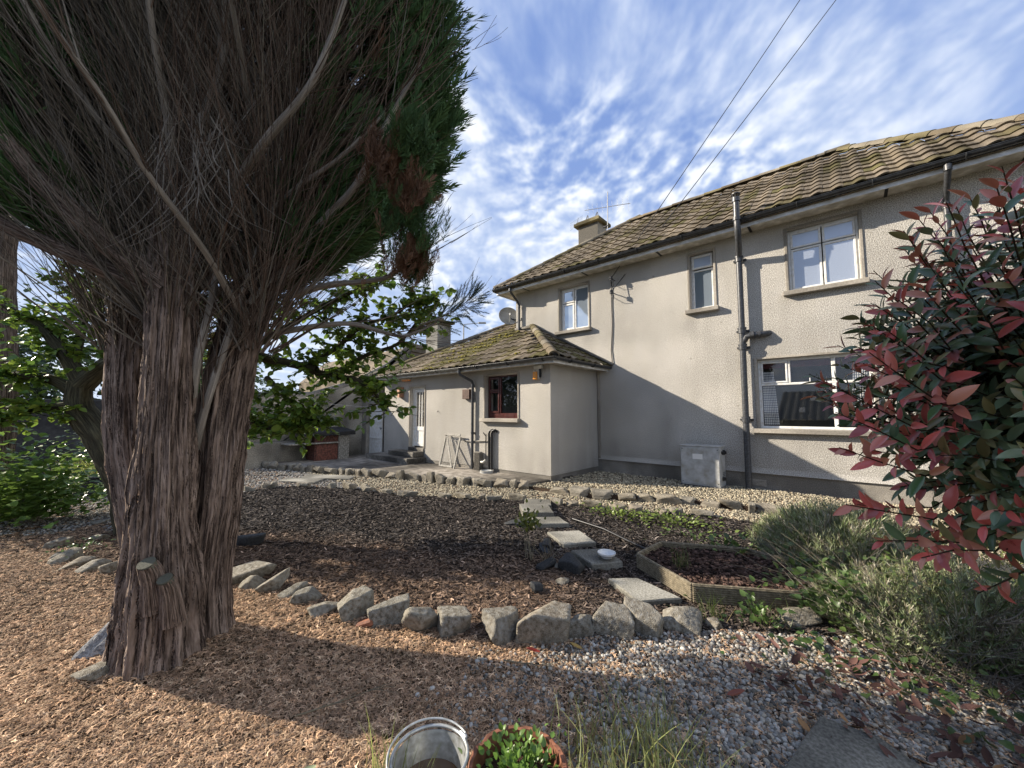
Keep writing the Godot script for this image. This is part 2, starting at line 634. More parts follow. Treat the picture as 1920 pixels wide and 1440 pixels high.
func build_ground() -> void:
	bed_poly = poly(BED_BACK + BED_FRONT)
	var far := MB.new()
	for k in [[-300.0, -300.0, 300.0, -9.0], [-300.0, 14.0, 300.0, 300.0], [-300.0, -9.0, -22.0, 14.0], [8.0, -9.0, 300.0, 14.0]]:
		far.quad(Vector3(k[0], 0, k[3]), Vector3(k[2], 0, k[3]), Vector3(k[2], 0, k[1]), Vector3(k[0], 0, k[1]))
	var m := MB.new()
	var step := 0.125
	var nx := int(30.0 / step)
	var nzz := int(23.0 / step)
	for i in nx + 1:
		for j in nzz + 1:
			var x := -22.0 + i * step
			var z := -9.0 + j * step
			m.col = zone_tint(Vector2(x, z))
			m.vert(Vector3(x, ground_h(x, z) if i > 0 and j > 0 and i < nx and j < nzz else 0.0, z), Vector3.UP)
	for i in nx:
		for j in nzz:
			var a := i * (nzz + 1) + j
			var b := a + nzz + 1
			m.face(a, a + 1, b + 1)
			m.face(a, b + 1, b)
	struct(put("ground", m, M.soil))
	var grass := rough_mat("far_grass", [[0.1, lin(0.12, 0.12, 0.06)], [0.9, lin(0.26, 0.25, 0.15)]], 0.1, 3.0, 0.5, 0.2, 0.4)  # field made paler than grass so it bounces more light
	struct(put("field", far, grass))
	# the concrete terrace along the extension, a real step above the path
	var t := MB.new()
	var edge := poly(TERRACE)
	var inner := PackedVector2Array([Vector2(-4.62, 1.2), Vector2(-12.05, 1.2), Vector2(-12.05, 5.02)])
	var pts := PackedVector2Array(edge)
	pts.append_array(inner)
	sheet(t, pts, 0.125, 0.2)
	struct(put("terrace", t, M.terrace))
	# the gravel strip along the house, held by the stone edging
	var g := MB.new()
	var ep := poly(STRIP)
	ep.append_array(PackedVector2Array([Vector2(2.6, 0.0), Vector2(-4.63, 0.0), Vector2(-4.63, 2.0)]))
	g.col = Color(1.3, 1.2, 1.0)
	sheet(g, ep, 0.075, 0.2)
	struct(put("gravel_strip", g, M.soil))
	yard_poly = ep


# a level sheet with a skirt
func sheet(m: MB, pts: PackedVector2Array, y: float, deep: float) -> void:
	if Geometry2D.is_polygon_clockwise(pts):
		pts.reverse()
	var tr := Geometry2D.triangulate_polygon(pts)
	for k in range(0, tr.size(), 3):
		var a := Vector3(pts[tr[k]].x, y, pts[tr[k]].y)
		var b := Vector3(pts[tr[k + 1]].x, y, pts[tr[k + 1]].y)
		var d := Vector3(pts[tr[k + 2]].x, y, pts[tr[k + 2]].y)
		if (b - a).cross(d - a).y > 0:
			m.tri(a, b, d)
		else:
			m.tri(a, d, b)
	for i in pts.size():
		var p := pts[i]
		var q := pts[(i + 1) % pts.size()]
		m.quad(Vector3(q.x, y - deep, q.y), Vector3(p.x, y - deep, p.y), Vector3(p.x, y, p.y), Vector3(q.x, y, q.y))


# ---------------------------------------------------------------- walls with openings
# a wall that faces +z at depth z, from x0..x1 and y0..y1, with rectangular openings [x0, x1, y0, y1]; tint adds weather
func wall_mesh(x0: float, x1: float, y0: float, y1: float, z: float, thick: float, holes: Array, t := Transform3D.IDENTITY, base := 0.0) -> MB:
	var m := MB.new()
	var xs := [x0, x1]
	var ys := [y0, y1]
	for h in holes:
		xs.append_array([h[0], h[1]])
		ys.append_array([h[2], h[3]])
	var x := x0
	while x < x1:
		xs.append(x)
		x += 0.12
	var y := y0
	while y < y1:
		ys.append(y)
		y += 0.3
	xs.sort()
	ys.sort()
	for i in xs.size() - 1:
		for j in ys.size() - 1:
			var a: float = xs[i]
			var b: float = xs[i + 1]
			var c: float = ys[j]
			var d: float = ys[j + 1]
			if b - a < 1e-4 or d - c < 1e-4:
				continue
			var mid := Vector2((a + b) / 2, (c + d) / 2)
			var inside := false
			for h in holes:
				inside = inside or (mid.x > h[0] and mid.x < h[1] and mid.y > h[2] and mid.y < h[3])
			if inside:
				continue
			var f := m.v.size()
			for p in [Vector2(a, c), Vector2(b, c), Vector2(b, d), Vector2(a, d)]:
				m.col = weather(p, holes, base)
				m.vert(t * Vector3(p.x, p.y, z), t.basis * Vector3.BACK, p)
			m.face(f, f + 1, f + 2)
			m.face(f, f + 2, f + 3)
			m.col = Color(0.8, 0.8, 0.8)
			var q := z - thick
			m.quad(t * Vector3(b, c, q), t * Vector3(a, c, q), t * Vector3(a, d, q), t * Vector3(b, d, q))
	m.col = Color(0.95, 0.95, 0.95)
	for h in holes:
		var q := z - thick
		m.quad(t * Vector3(h[0], h[2], z), t * Vector3(h[0], h[2], q), t * Vector3(h[0], h[3], q), t * Vector3(h[0], h[3], z))
		m.quad(t * Vector3(h[1], h[2], q), t * Vector3(h[1], h[2], z), t * Vector3(h[1], h[3], z), t * Vector3(h[1], h[3], q))
		m.quad(t * Vector3(h[0], h[2], q), t * Vector3(h[0], h[2], z), t * Vector3(h[1], h[2], z), t * Vector3(h[1], h[2], q))
		m.quad(t * Vector3(h[0], h[3], z), t * Vector3(h[0], h[3], q), t * Vector3(h[1], h[3], q), t * Vector3(h[1], h[3], z))
	m.quad(t * Vector3(x0, y0, z - thick), t * Vector3(x0, y0, z), t * Vector3(x0, y1, z), t * Vector3(x0, y1, z - thick))
	m.quad(t * Vector3(x1, y0, z), t * Vector3(x1, y0, z - thick), t * Vector3(x1, y1, z - thick), t * Vector3(x1, y1, z))
	return m


# dirt that stays where it is: splash-back near the ground, runs below sills, patches
func weather(p: Vector2, holes: Array, base: float) -> Color:
	var k := 1.0 + nz.get_noise_2d(p.x * 0.7, p.y * 0.5 + 30.0) * 0.13 + nz.get_noise_2d(p.x * 3.4, p.y * 0.35) * 0.1
	k -= 0.16 * clampf(1.0 - (p.y - base) / 0.7, 0.0, 1.0) * (0.7 + nz.get_noise_2d(p.x * 3.0, 9.0))
	for h in holes:
		if p.y < h[2] and p.y > h[2] - 1.0 and (absf(p.x - h[0]) < 0.16 or absf(p.x - h[1]) < 0.16):
			k -= 0.13 * (1.0 - (h[2] - p.y))
	return Color(k, k * 0.995, k * 0.98)


# frame bars round a rectangle at depth z (front face), and panes; cols: x fractions of mullions, rows: y fraction of transom (from the bottom) or 0
func bar(m: MB, x0: float, x1: float, y0: float, y1: float, z: float, d := 0.055, ch := 0.006) -> void:
	m.box(Vector3(minf(x0, x1), minf(y0, y1), z - d), Vector3(maxf(x0, x1), maxf(y0, y1), z), ch)


func casement(win: Node3D, x0: float, x1: float, y0: float, y1: float, z: float, mat: Material, glass: Material, f := 0.045) -> void:
	var m := MB.new()
	bar(m, x0, x1, y0, y0 + f, z)
	bar(m, x0, x1, y1 - f, y1, z)
	bar(m, x0, x0 + f, y0 + f, y1 - f, z)
	bar(m, x1 - f, x1, y0 + f, y1 - f, z)
	put("sash", m, mat, win)
	var p := MB.new()
	p.box(Vector3(x0 + f, y0 + f, z - 0.03), Vector3(x1 - f, y1 - f, z - 0.022), 0.0)
	put("pane", p, glass, win)


func window(house: Node3D, r: Array, z: float, mat: Material, sill_mat: Material, back := 0.1, fr := 0.04, surround := true) -> Node3D:
	var w := Node3D.new()
	w.name = numbered("window", house)
	house.add_child(w, true)
	var m := MB.new()
	var zz := z - back
	bar(m, r[0], r[1], r[2], r[2] + fr, zz, 0.07)
	bar(m, r[0], r[1], r[3] - fr, r[3], zz, 0.07)
	bar(m, r[0], r[0] + fr, r[2] + fr, r[3] - fr, zz, 0.07)
	bar(m, r[1] - fr, r[1], r[2] + fr, r[3] - fr, zz, 0.07)
	put("frame", m, mat, w)
	var s := MB.new()
	s.box(Vector3(r[0] - 0.09, r[2] - 0.085, z - back - 0.02), Vector3(r[1] + 0.09, r[2] - 0.002, z + 0.115), 0.008)
	put("sill", s, sill_mat, w)
	if surround:
		var b := MB.new()
		var o := 0.045
		bar(b, r[0] - o, r[0] - 0.001, r[2], r[3] + o, z + 0.018, 0.03)
		bar(b, r[1] + 0.001, r[1] + o, r[2], r[3] + o, z + 0.018, 0.03)
		bar(b, r[0], r[1], r[3] + 0.001, r[3] + o, z + 0.018, 0.03)
		put("surround", b, M.plaster, w)
	return w


# ---------------------------------------------------------------- roofs
# one interlocking pantile: rolls across, overlapping the tile below by a thick front edge
func tile_mesh(w: float, l: float, lift: float, wob: float) -> MB:
	var m := MB.new()
	var n := 10
	var hs := []
	for i in n + 1:
		var t := float(i) / n
		hs.append(0.027 * pow(maxf(0.0, sin(PI * clampf((t - 0.42) / 0.58, 0.0, 1.0))), 0.8) + 0.008 * cos(TAU * t) - 0.004)
	var f := m.v.size()
	for r in 2:
		for i in n + 1:
			var y: float = hs[i] + (lift + 0.016 if r == 0 else 0.0)
			m.col = Color.WHITE if r == 0 else Color(0.9, 0.9, 0.9)
			var sl: float = (hs[mini(i + 1, n)] - hs[maxi(i - 1, 0)]) / (w / n * 2.0)
			m.vert(Vector3(w * i / n, y, l * 0.0 if r == 0 else -l), Vector3(-sl, 1.0, lift * 2.0).normalized(), Vector2(float(i) / n, r))
	for i in n:
		m.face(f + i, f + i + 1, f + n + 2 + i)
		m.face(f + i, f + n + 2 + i, f + n + 1 + i)
	m.col = Color(0.85, 0.85, 0.85)
	for i in n:
		var x0 := w * i / n
		var x1 := w * (i + 1) / n
		var y0: float = hs[i] + lift + 0.016
		var y1: float = hs[i + 1] + lift + 0.016
		m.quad(Vector3(x0, y0 - 0.024 - wob, -0.004), Vector3(x1, y1 - 0.024 - wob, -0.004), Vector3(x1, y1, 0), Vector3(x0, y0, 0))
	return m


# tiles on a slope: O is the left end of the eave, A runs along it, S up the slope; lim(v) gives the ends of the course at height v up the slope
func tile_slope(roof: Node3D, O: Vector3, A: Vector3, S: Vector3, rows: int, lim: Callable, mossy: Callable, w := 0.27, gauge := 0.325) -> void:
	var N := S.cross(-A).normalized() if S.cross(-A).y > 0 else S.cross(A).normalized()
	var variants := []
	for k in 4:
		variants.append(tile_mesh(w, gauge + 0.06, 0.010 + 0.004 * k, 0.002 * (k % 2)).mesh())
	for r in rows:
		var v := r * gauge
		var ends: Vector2 = lim.call(v + gauge * 0.5)
		var c0 := int(floor(ends.x / w)) - 1
		var c1 := int(ceil(ends.y / w)) + 1
		for c in range(c0, c1):
			var x := c * w
			if x + w * 0.5 < ends.x or x + w * 0.5 > ends.y:
				continue
			var lo: Vector2 = lim.call(v)
			var hi: Vector2 = lim.call(v + gauge + 0.06)
			var b := Basis(A, N, -S)
			b = b * Basis(Vector3.UP, rf(-0.008, 0.008)) * Basis(Vector3.BACK, rf(-0.01, 0.01))
			var pos := O + A * (x + rf(-0.003, 0.003)) + S * v + N * 0.02
			var mat: Material = M.tile
			if mossy.call(x, v) > rf(0.0, 1.0):
				mat = M.moss
			elif rng.randf() < 0.3:
				mat = M.tile_b
			elif rng.randf() < 0.25:
				mat = M.tile_c
			if x >= maxf(lo.x, hi.x) and x + w <= minf(lo.y, hi.y):
				put("tile", variants[rng.randi() % 4], mat, roof, Transform3D(b, pos))
			else:   # cut to the hip
				var tm := tile_mesh(w, gauge + 0.06, 0.024, 0.0)
				for i in tm.v.size():
					var p := tm.v[i]
					var l: Vector2 = lim.call(v - p.z)
					p.x = clampf(p.x + x, l.x, maxf(l.x, l.y)) - x
					tm.v[i] = p
				put("tile", tm, mat, roof, Transform3D(Basis(A, N, -S), pos))


# half-round caps laid end to end from a up to b
func caps(roof: Node3D, a: Vector3, b: Vector3, r := 0.11, l := 0.42) -> void:
	var n := int(a.distance_to(b) / l)
	var d := (b - a).normalized()
	var side := d.cross(Vector3.UP).normalized()
	var up := side.cross(d).normalized()
	var m := MB.new()
	var f := 0
	for e in [0.0, l * 1.04]:
		var rr := r * (1.0 if e == 0.0 else 0.9)
		for j in 9:
			var t := PI * j / 8.0
			var q := Vector3(cos(t) * rr * 1.15, sin(t) * rr, -e)
			m.vert(q, Vector3(cos(t), sin(t), 0), Vector2(j / 8.0, e))
	for j in 8:
		m.face(f + j, f + j + 9, f + j + 10)
		m.face(f + j, f + j + 10, f + j + 1)
	for j in 8:
		var t0 := PI * j / 8.0
		var t1 := PI * (j + 1) / 8.0
		m.quad(Vector3(cos(t0) * r * 0.9, sin(t0) * r * 0.78 - 0.01, 0), Vector3(cos(t0) * r * 1.15, sin(t0) * r, 0), Vector3(cos(t1) * r * 1.15, sin(t1) * r, 0), Vector3(cos(t1) * r * 0.9, sin(t1) * r * 0.78 - 0.01, 0))
	var am := m.mesh()
	for k in n + 1:
		var bb := Basis(side, up, -d) * Basis(Vector3.BACK, rf(-0.05, 0.05)) * Basis(Vector3.UP, rf(-0.02, 0.02))
		put("ridge_tile", am, [M.cap, M.tile_b, M.cap_moss][rng.randi() % 3], roof, Transform3D(bb, a + d * (k * l) + up * rf(-0.003, 0.003)))


func gutter_run(par: Node3D, a: Vector3, b: Vector3, mat: Material, r := 0.06) -> void:
	# an open half-round trough with a rolled lip
	var d := (b - a).normalized()
	var side := d.cross(Vector3.UP).normalized()
	var m := MB.new()
	for shell in [[r, 1.0], [r - 0.006, -1.0]]:
		var f := m.v.size()
		for e in [a, b]:
			for j in 11:
				var t := PI + PI * j / 10.0
				var n2: Vector3 = (side * cos(t) + Vector3.UP * sin(t))
				m.vert(e + n2 * shell[0], n2 * shell[1])
		for j in 10:
			if shell[1] > 0:
				m.face(f + j, f + 12 + j, f + j + 1)
				m.face(f + j, f + 11 + j, f + 12 + j)
			else:
				m.face(f + j, f + j + 1, f + 12 + j)
				m.face(f + j, f + 12 + j, f + 11 + j)
	for s in [-1.0, 1.0]:
		m.cyl(a + side * r * s, b + side * r * s, 0.008, 0.008, 6)
	for e in [a, b]:   # end stops
		for j in 10:
			var t0 := PI + PI * j / 10.0
			var t1 := PI + PI * (j + 1) / 10.0
			m.tri(e, e + (side * cos(t0) + Vector3.UP * sin(t0)) * r, e + (side * cos(t1) + Vector3.UP * sin(t1)) * r)
	var g := put("gutter", m, mat, par)
	# joints and brackets
	var l := a.distance_to(b)
	var k := 0.6
	while k < l:
		var j := MB.new()
		var p := a + d * k
		var ring := PackedVector3Array()
		var rad := PackedFloat32Array()
		for q in 9:
			var t := PI + PI * q / 8.0
			ring.append(p + (side * cos(t) + Vector3.UP * sin(t)) * (r + 0.006))
			rad.append(0.012)
		j.tube(ring, rad, 5)
		put("gutter_bracket", j, mat, g)
		k += 0.95


func build_house() -> void:
	var H := thing("house", "two-storey house in beige pebble-dashed render under a brown pantiled hipped roof", "house")
	var x0 := -7.27
	var x1 := 2.4
	var zb := -5.0
	var Wn := [[-0.71, 0.27, 3.69, 4.84], [-2.41, -1.95, 3.64, 4.83], [-5.73, -4.85, 3.64, 4.8], [-1.27, 0.33, 1.2, 2.49]]
	rough_mat("tile_b", [[0.15, lin(0.139, 0.112, 0.073)], [0.5, lin(0.277, 0.221, 0.146)], [0.9, lin(0.416, 0.351, 0.243)]], 0.09, 0.7, 0.25, 0.25, 0.4, 0.95)
	rough_mat("tile_c", [[0.15, lin(0.0892, 0.075, 0.039)], [0.5, lin(0.194, 0.161, 0.078)], [0.9, lin(0.328, 0.273, 0.13)]], 0.1, 0.6, 0.3, 0.25, 0.4, 0.95)
	rough_mat("cap", [[0.1, lin(0.193, 0.161, 0.112)], [0.5, lin(0.359, 0.316, 0.238)], [0.95, lin(0.552, 0.497, 0.396)]], 0.08, 0.5, 0.4, 0.25, 0.4, 0.95)
	rough_mat("cap_moss", [[0.1, lin(0.138, 0.114, 0.0528)], [0.5, lin(0.262, 0.222, 0.112)], [0.95, lin(0.497, 0.444, 0.343)]], 0.08, 0.5, 0.4, 0.25, 0.4, 0.95)
	put("wall", wall_mesh(x0, x1, 0.38, 5.0, 0.0, 0.3, Wn, Transform3D.IDENTITY, 0.38), M.render, H)
	var side := Transform3D(Basis(Vector3.UP, -PI / 2), Vector3(x0, 0, 0))
	put("wall", wall_mesh(-5.0, -0.301, 0.38, 5.0, 0.0, 0.3, [], side, 0.38), M.render, H)
	side = Transform3D(Basis(Vector3.UP, PI / 2), Vector3(x1, 0, 0))
	put("wall", wall_mesh(0.301, 5.0, 0.38, 5.0, 0.0, 0.3, [], side, 0.38), M.render, H)
	side = Transform3D(Basis(Vector3.UP, PI), Vector3(0, 0, zb))
	put("wall", wall_mesh(-x1 + 0.301, -x0 - 0.301, 0.38, 5.0, 0.0, 0.3, [], side, 0.38), M.render, H)
	var pl := MB.new()
	pl.box(Vector3(x0 + 0.02, -0.3, zb + 0.02), Vector3(x1 - 0.02, 0.38, -0.018), 0.0)
	put("plinth", pl, M.plinth, H)
	var drip := MB.new()   # the bell-cast foot of the render
	var rows := 4
	for i in rows:
		var y0 := 0.372 + i * 0.025
		var k0 := 0.022 * pow(1.0 - float(i) / rows, 1.5)
		var k1 := 0.022 * pow(1.0 - float(i + 1) / rows, 1.5)
		drip.quad(Vector3(-4.63, y0, k0 + 0.001), Vector3(x1, y0, k0 + 0.001), Vector3(x1, y0 + 0.025, k1 + 0.001), Vector3(-4.63, y0 + 0.025, k1 + 0.001))
	drip.quad(Vector3(-4.63, 0.372, -0.02), Vector3(x1, 0.372, -0.02), Vector3(x1, 0.372, 0.023), Vector3(-4.63, 0.372, 0.023))
	put("render_foot", drip, M.render, H)
	# the shell inside: floors, ceiling and a partition
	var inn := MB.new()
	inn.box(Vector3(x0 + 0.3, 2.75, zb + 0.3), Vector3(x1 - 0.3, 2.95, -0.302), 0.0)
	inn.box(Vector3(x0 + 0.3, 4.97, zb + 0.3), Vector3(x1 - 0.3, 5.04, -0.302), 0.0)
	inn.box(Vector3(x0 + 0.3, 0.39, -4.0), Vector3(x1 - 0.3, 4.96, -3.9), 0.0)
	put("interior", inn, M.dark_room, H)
	# pale patches and filled holes on the render, as thin dabs of filler
	var dabs := MB.new()
	for k in 34:
		var x := rf(-4.4, 1.2)
		var y := rf(0.7, 4.6)
		var inside := false
		for h in Wn:
			inside = inside or (x > h[0] - 0.15 and x < h[1] + 0.15 and y > h[2] - 0.15 and y < h[3] + 0.1)
		if inside:
			continue
		var r := rf(0.01, 0.028)
		var f := dabs.v.size()
		dabs.col = Color(1, 1, 1) * rf(0.75, 1.05)
		dabs.vert(Vector3(x, y, 0.007), Vector3.BACK)
		for j in 9:
			var rr := r * rf(0.6, 1.3)
			dabs.vert(Vector3(x + cos(TAU * j / 8.0) * rr, y + sin(TAU * j / 8.0) * rr * 0.8, 0.002), Vector3.BACK)
		for j in 8:
			dabs.face(f, f + 1 + j, f + 1 + (j + 1) % 8)
	set_stuff(put("filler_dabs", dabs, rough_mat("filler", [[0.2, lin(0.5, 0.47, 0.41)], [0.9, lin(0.66, 0.63, 0.56)]], 0.1, 0.3, 0.0), H))
	# windows
	var up := window(H, Wn[0], 0.0, M.white_paint, M.plaster)
	var r: Array = Wn[0]
	var mx: float = (r[0] + r[1]) / 2
	var ty: float = r[2] + (r[3] - r[2]) * 0.70
	casement(up, r[0] + 0.04, mx - 0.008, r[2] + 0.04, ty - 0.008, -0.085, M.white_paint, M.obscured_glass, 0.035)
	casement(up, mx + 0.008, r[1] - 0.04, r[2] + 0.04, ty - 0.008, -0.085, M.white_paint, M.obscured_glass, 0.035)
	casement(up, r[0] + 0.04, mx - 0.008, ty + 0.008, r[3] - 0.04, -0.085, M.white_paint, M.obscured_glass, 0.035)
	casement(up, mx + 0.008, r[1] - 0.04, ty + 0.008, r[3] - 0.04, -0.085, M.white_paint, M.obscured_glass, 0.035)
	r = Wn[1]
	var sm := window(H, r, 0.0, M.white_paint, M.plaster, 0.1, 0.03)
	casement(sm, r[0] + 0.03, r[1] - 0.03, r[2] + 0.03, r[2] + 0.86, -0.09, M.white_paint, M.sky_glass, 0.03)
	casement(sm, r[0] + 0.03, r[1] - 0.03, r[2] + 0.885, r[3] - 0.03, -0.06, M.white_paint, M.obscured_glass, 0.04)
	r = Wn[2]
	var lw := window(H, r, 0.0, M.upvc, M.plaster)
	mx = r[0] + 0.42
	ty = r[2] + 0.76
	casement(lw, r[0] + 0.04, mx - 0.01, r[2] + 0.04, ty - 0.01, -0.08, M.upvc, M.sky_glass, 0.05)
	casement(lw, r[0] + 0.04, mx - 0.01, ty + 0.01, r[3] - 0.04, -0.08, M.upvc, M.sky_glass, 0.05)
	casement(lw, mx + 0.01, r[1] - 0.04, r[2] + 0.04, r[3] - 0.04, -0.085, M.upvc, M.sky_glass, 0.03)
	r = Wn[3]
	var bw := window(H, r, 0.0, M.white_paint, M.plaster, 0.09, 0.045)
	var m1 := -0.79
	var m2 := -0.165
	ty = 2.02
	var bars := MB.new()
	bar(bars, r[0] + 0.045, r[1] - 0.045, ty - 0.022, ty + 0.022, -0.092, 0.06)
	bar(bars, m1 - 0.02, m1 + 0.02, ty + 0.022, r[3] - 0.045, -0.092, 0.06)
	bar(bars, m2 - 0.028, m2 + 0.028, r[2] + 0.045, ty - 0.022, -0.092, 0.06)
	bar(bars, m2 - 0.028, m2 + 0.028, ty + 0.022, r[3] - 0.045, -0.092, 0.06)
	put("mullion", bars, M.white_paint, bw)
	var rp: Array = [[r[0] + 0.045, m2 - 0.028, r[2] + 0.045, ty - 0.022], [m2 + 0.028, r[1] - 0.045, r[2] + 0.045, ty - 0.022], [m2 + 0.028, r[1] - 0.045, ty + 0.022, r[3] - 0.045], [m1 + 0.02, m2 - 0.028, ty + 0.022, r[3] - 0.045]]
	for q in rp:
		var pm := MB.new()
		pm.box(Vector3(q[0], q[2], -0.125), Vector3(q[1], q[3], -0.118), 0.0)
		put("pane", pm, M.glass, bw)
	casement(bw, r[0] + 0.047, m1 - 0.022, ty + 0.024, r[3] - 0.047, -0.083, M.white_paint, M.glass, 0.03)
	var latch := MB.new()
	latch.box(Vector3(-0.5, ty + 0.02, -0.09), Vector3(-0.485, ty + 0.09, -0.075), 0.003)
	put("latch", latch, M.porcelain, bw)
	# checked net curtains and the dark red pelmet behind the glass
	for cx in [[-1.22, -0.98], [0.02, 0.28]]:
		var cm := MB.new()
		var n := 40
		var f := 0
		for i in n + 1:
			var x: float = lerpf(cx[0], cx[1], float(i) / n)
			for k in 2:
				var sp := 1.0 if k == 0 else 0.75
				var xx: float = x if k == 0 else (lerpf(cx[0], x, sp) if cx[0] < -0.5 else lerpf(cx[1], x, sp))
				cm.vert(Vector3(xx, 1.26 + k * 1.0, -0.2 + sin(i * 1.1) * 0.014), Vector3(-cos(i * 1.1) * 0.6, 0, 1).normalized(), Vector2(i * 0.1, k * 11.0))
		for i in n:
			f = i * 2
			cm.face(f, f + 2, f + 3)
			cm.face(f, f + 3, f + 1)
		put("curtain", cm, check_mat(), bw)
	var pel := MB.new()
	pel.box(Vector3(-1.24, 2.33, -0.24), Vector3(0.3, 2.62, -0.22), 0.002)
	put("pelmet", pel, worn_mat("red_cloth", lin(0.10, 0.02, 0.03), 0.3, 0.9), bw)

	# roof
	var R := Node3D.new()
	R.name = "roof"
	H.add_child(R)
	var ye := 5.08
	var ze := 0.46
	var xl := -7.72
	var xr := 2.85
	var zr := -2.5
	var yr := 7.27
	var run := ze - zr
	var rise := yr - ye
	var back := zr - run
	var rl := Vector3(xl + run, yr, zr)
	var rr2 := Vector3(xr - run + 0.22, yr, zr)
	var base := MB.new()
	var o := Vector3(0, -0.03, 0)
	var cs := [Vector3(xl, ye, ze), Vector3(xr, ye, ze), Vector3(xr, ye, back), Vector3(xl, ye, back)]
	base.quad(cs[0] + o, cs[1] + o, rr2 + o, rl + o)
	base.quad(cs[2] + o, cs[3] + o, rl + o, rr2 + o)
	base.tri(cs[1] + o, cs[2] + o, rr2 + o)
	base.tri(cs[3] + o, cs[0] + o, rl + o)
	base.quad(cs[3] + o * 2, cs[2] + o * 2, cs[1] + o * 2, cs[0] + o * 2)
	put("roof_deck", base, M.tile, R)
	var S := Vector3(0, rise, -run).normalized()
	var sl := sqrt(run * run + rise * rise)
	var kx := run / sl
	tile_slope(R, Vector3(xl, ye, ze + 0.04), Vector3.RIGHT, S, 11, func(v): return Vector2(kx * maxf(v, 0.0), (xr - xl) - (kx * maxf(v, 0.0)) * (xr - rr2.x) / run), func(x, v): return 0.05 + (0.1 if v > 2.6 else 0.0))
	caps(R, cs[0] + Vector3(0.02, 0.02, 0), rl + Vector3(0, 0.05, 0))
	caps(R, cs[1] + Vector3(-0.02, 0.02, 0), rr2 + Vector3(0, 0.05, 0))
	caps(R, rl + Vector3(0, 0.05, 0), rr2 + Vector3(0, 0.05, 0))
	# eaves: soffit boards with gaps between them, fascia, gutter
	var ex := Node3D.new()
	ex.name = "eaves"
	H.add_child(ex)
	var joints := [xl + 0.05, -6.75, -4.85, -2.98, -1.25, 0.62, 2.0, xr - 0.05]
	for k in joints.size() - 1:
		var sb := MB.new()
		sb.box(Vector3(joints[k] + 0.012, 4.985, 0.003), Vector3(joints[k + 1] - 0.012, 4.999, 0.38), 0.003)
		put("soffit_board", sb, M.soffit, ex)
		var gap := MB.new()
		gap.box(Vector3(joints[k + 1] - 0.03, 4.978, 0.004), Vector3(joints[k + 1] + 0.012, 4.984, 0.378), 0.001)
		if k < joints.size() - 2:
			put("joint_strip", gap, M.black_plastic, ex)
	var fa := MB.new()
	fa.box(Vector3(xl + 0.03, 4.95, 0.381), Vector3(xr - 0.03, 5.1, 0.402), 0.003)
	fa.box(Vector3(xl + 0.03, 4.95, back + 0.4), Vector3(xl + 0.052, 5.1, 0.379), 0.003)
	put("fascia", fa, M.fascia, ex)
	var sd := MB.new()
	sd.box(Vector3(xl + 0.06, 4.986, zb), Vector3(x0 - 0.003, 4.998, 0.0), 0.002)
	put("soffit_board", sd, M.soffit, ex)
	gutter_run(ex, Vector3(xl - 0.03, 5.09, 0.468), Vector3(xr + 0.05, 5.09, 0.468), M.gutter)
	gutter_run(ex, Vector3(xl - 0.02, 5.085, 0.44), Vector3(xl - 0.02, 5.085, back), M.gutter)
	# main chimney behind the left hip
	var ch := MB.new()
	ch.box(Vector3(-6.6, 5.0, -3.05), Vector3(-5.86, 7.74, -2.45), 0.01)
	var chn := put("chimney", ch, M.old_render, H)
	var cp := MB.new()
	cp.box(Vector3(-6.72, 7.72, -3.17), Vector3(-5.75, 7.84, -2.34), 0.02)
	cp.box(Vector3(-6.65, 7.841, -3.1), Vector3(-5.82, 7.89, -2.4), 0.02)
	put("chimney_cap", cp, M.cap_moss, chn)
	for k in 2:
		var p := Vector3(-6.42 + k * 0.36, 7.88, -2.78)
		pot(chn, p, M.cap, 0.1, 0.16)
	# second stack whose pots just show over the ridge at the right
	var c2 := MB.new()
	c2.box(Vector3(-0.75, 5.0, -4.4), Vector3(0.25, 7.35, -3.8), 0.01)
	var c2n := put("chimney", c2, M.old_render, H)
	pot(c2n, Vector3(-0.52, 7.35, -4.1), M.terracotta, 0.13, 0.32)
	pot(c2n, Vector3(-0.06, 7.35, -4.1), M.terracotta, 0.13, 0.36)
	# downpipes
	downpipe(H, Vector3(-7.1, 5.03, 0.46), Vector3(-7.1, 4.62, 0.07), 3.75, M.iron_pipe, 0.034)
	downpipe(H, Vector3(1.23, 5.03, 0.46), Vector3(1.24, 4.62, 0.08), 0.1, M.iron_pipe, 0.036)
	soil_stack(H)
	# the telephone cable down from the insulators and its bow round the extension's eave
	var cb := MB.new()
	cb.tube(PackedVector3Array([Vector3(-4.2, 4.68, 0.02), Vector3(-4.21, 4.2, 0.016), Vector3(-4.2, 3.6, 0.016), Vector3(-4.24, 3.0, 0.016), Vector3(-4.22, 2.75, 0.02), Vector3(-4.22, 2.62, 0.03), Vector3(-4.27, 2.56, 0.04), Vector3(-4.33, 2.6, 0.05)]), PackedFloat32Array([0.011, 0.011, 0.011, 0.011, 0.011, 0.011, 0.011, 0.011]), 6)
	put("cable", cb, M.wire, H)
	var vn := MB.new()
	for k in 4:
		vn.box(Vector3(-1.45, 0.14 + k * 0.026, -0.02), Vector3(-1.23, 0.158 + k * 0.026, -0.006 + 0.0), 0.003)
	vn.box(Vector3(-1.47, 0.13, -0.02), Vector3(-1.21, 0.25, -0.014), 0.002)
	put("air_vent", vn, M.plaster, H)
	var pipe := MB.new()   # the corner trunking where the extension meets the house
	pipe.box(Vector3(-4.63, 0.4, 0.002), Vector3(-4.56, 2.55, 0.03), 0.006)
	put("corner_trunking", pipe, M.plaster, H)


func set_stuff(o: Node) -> Node:
	o.set_meta("kind", "stuff")
	return o


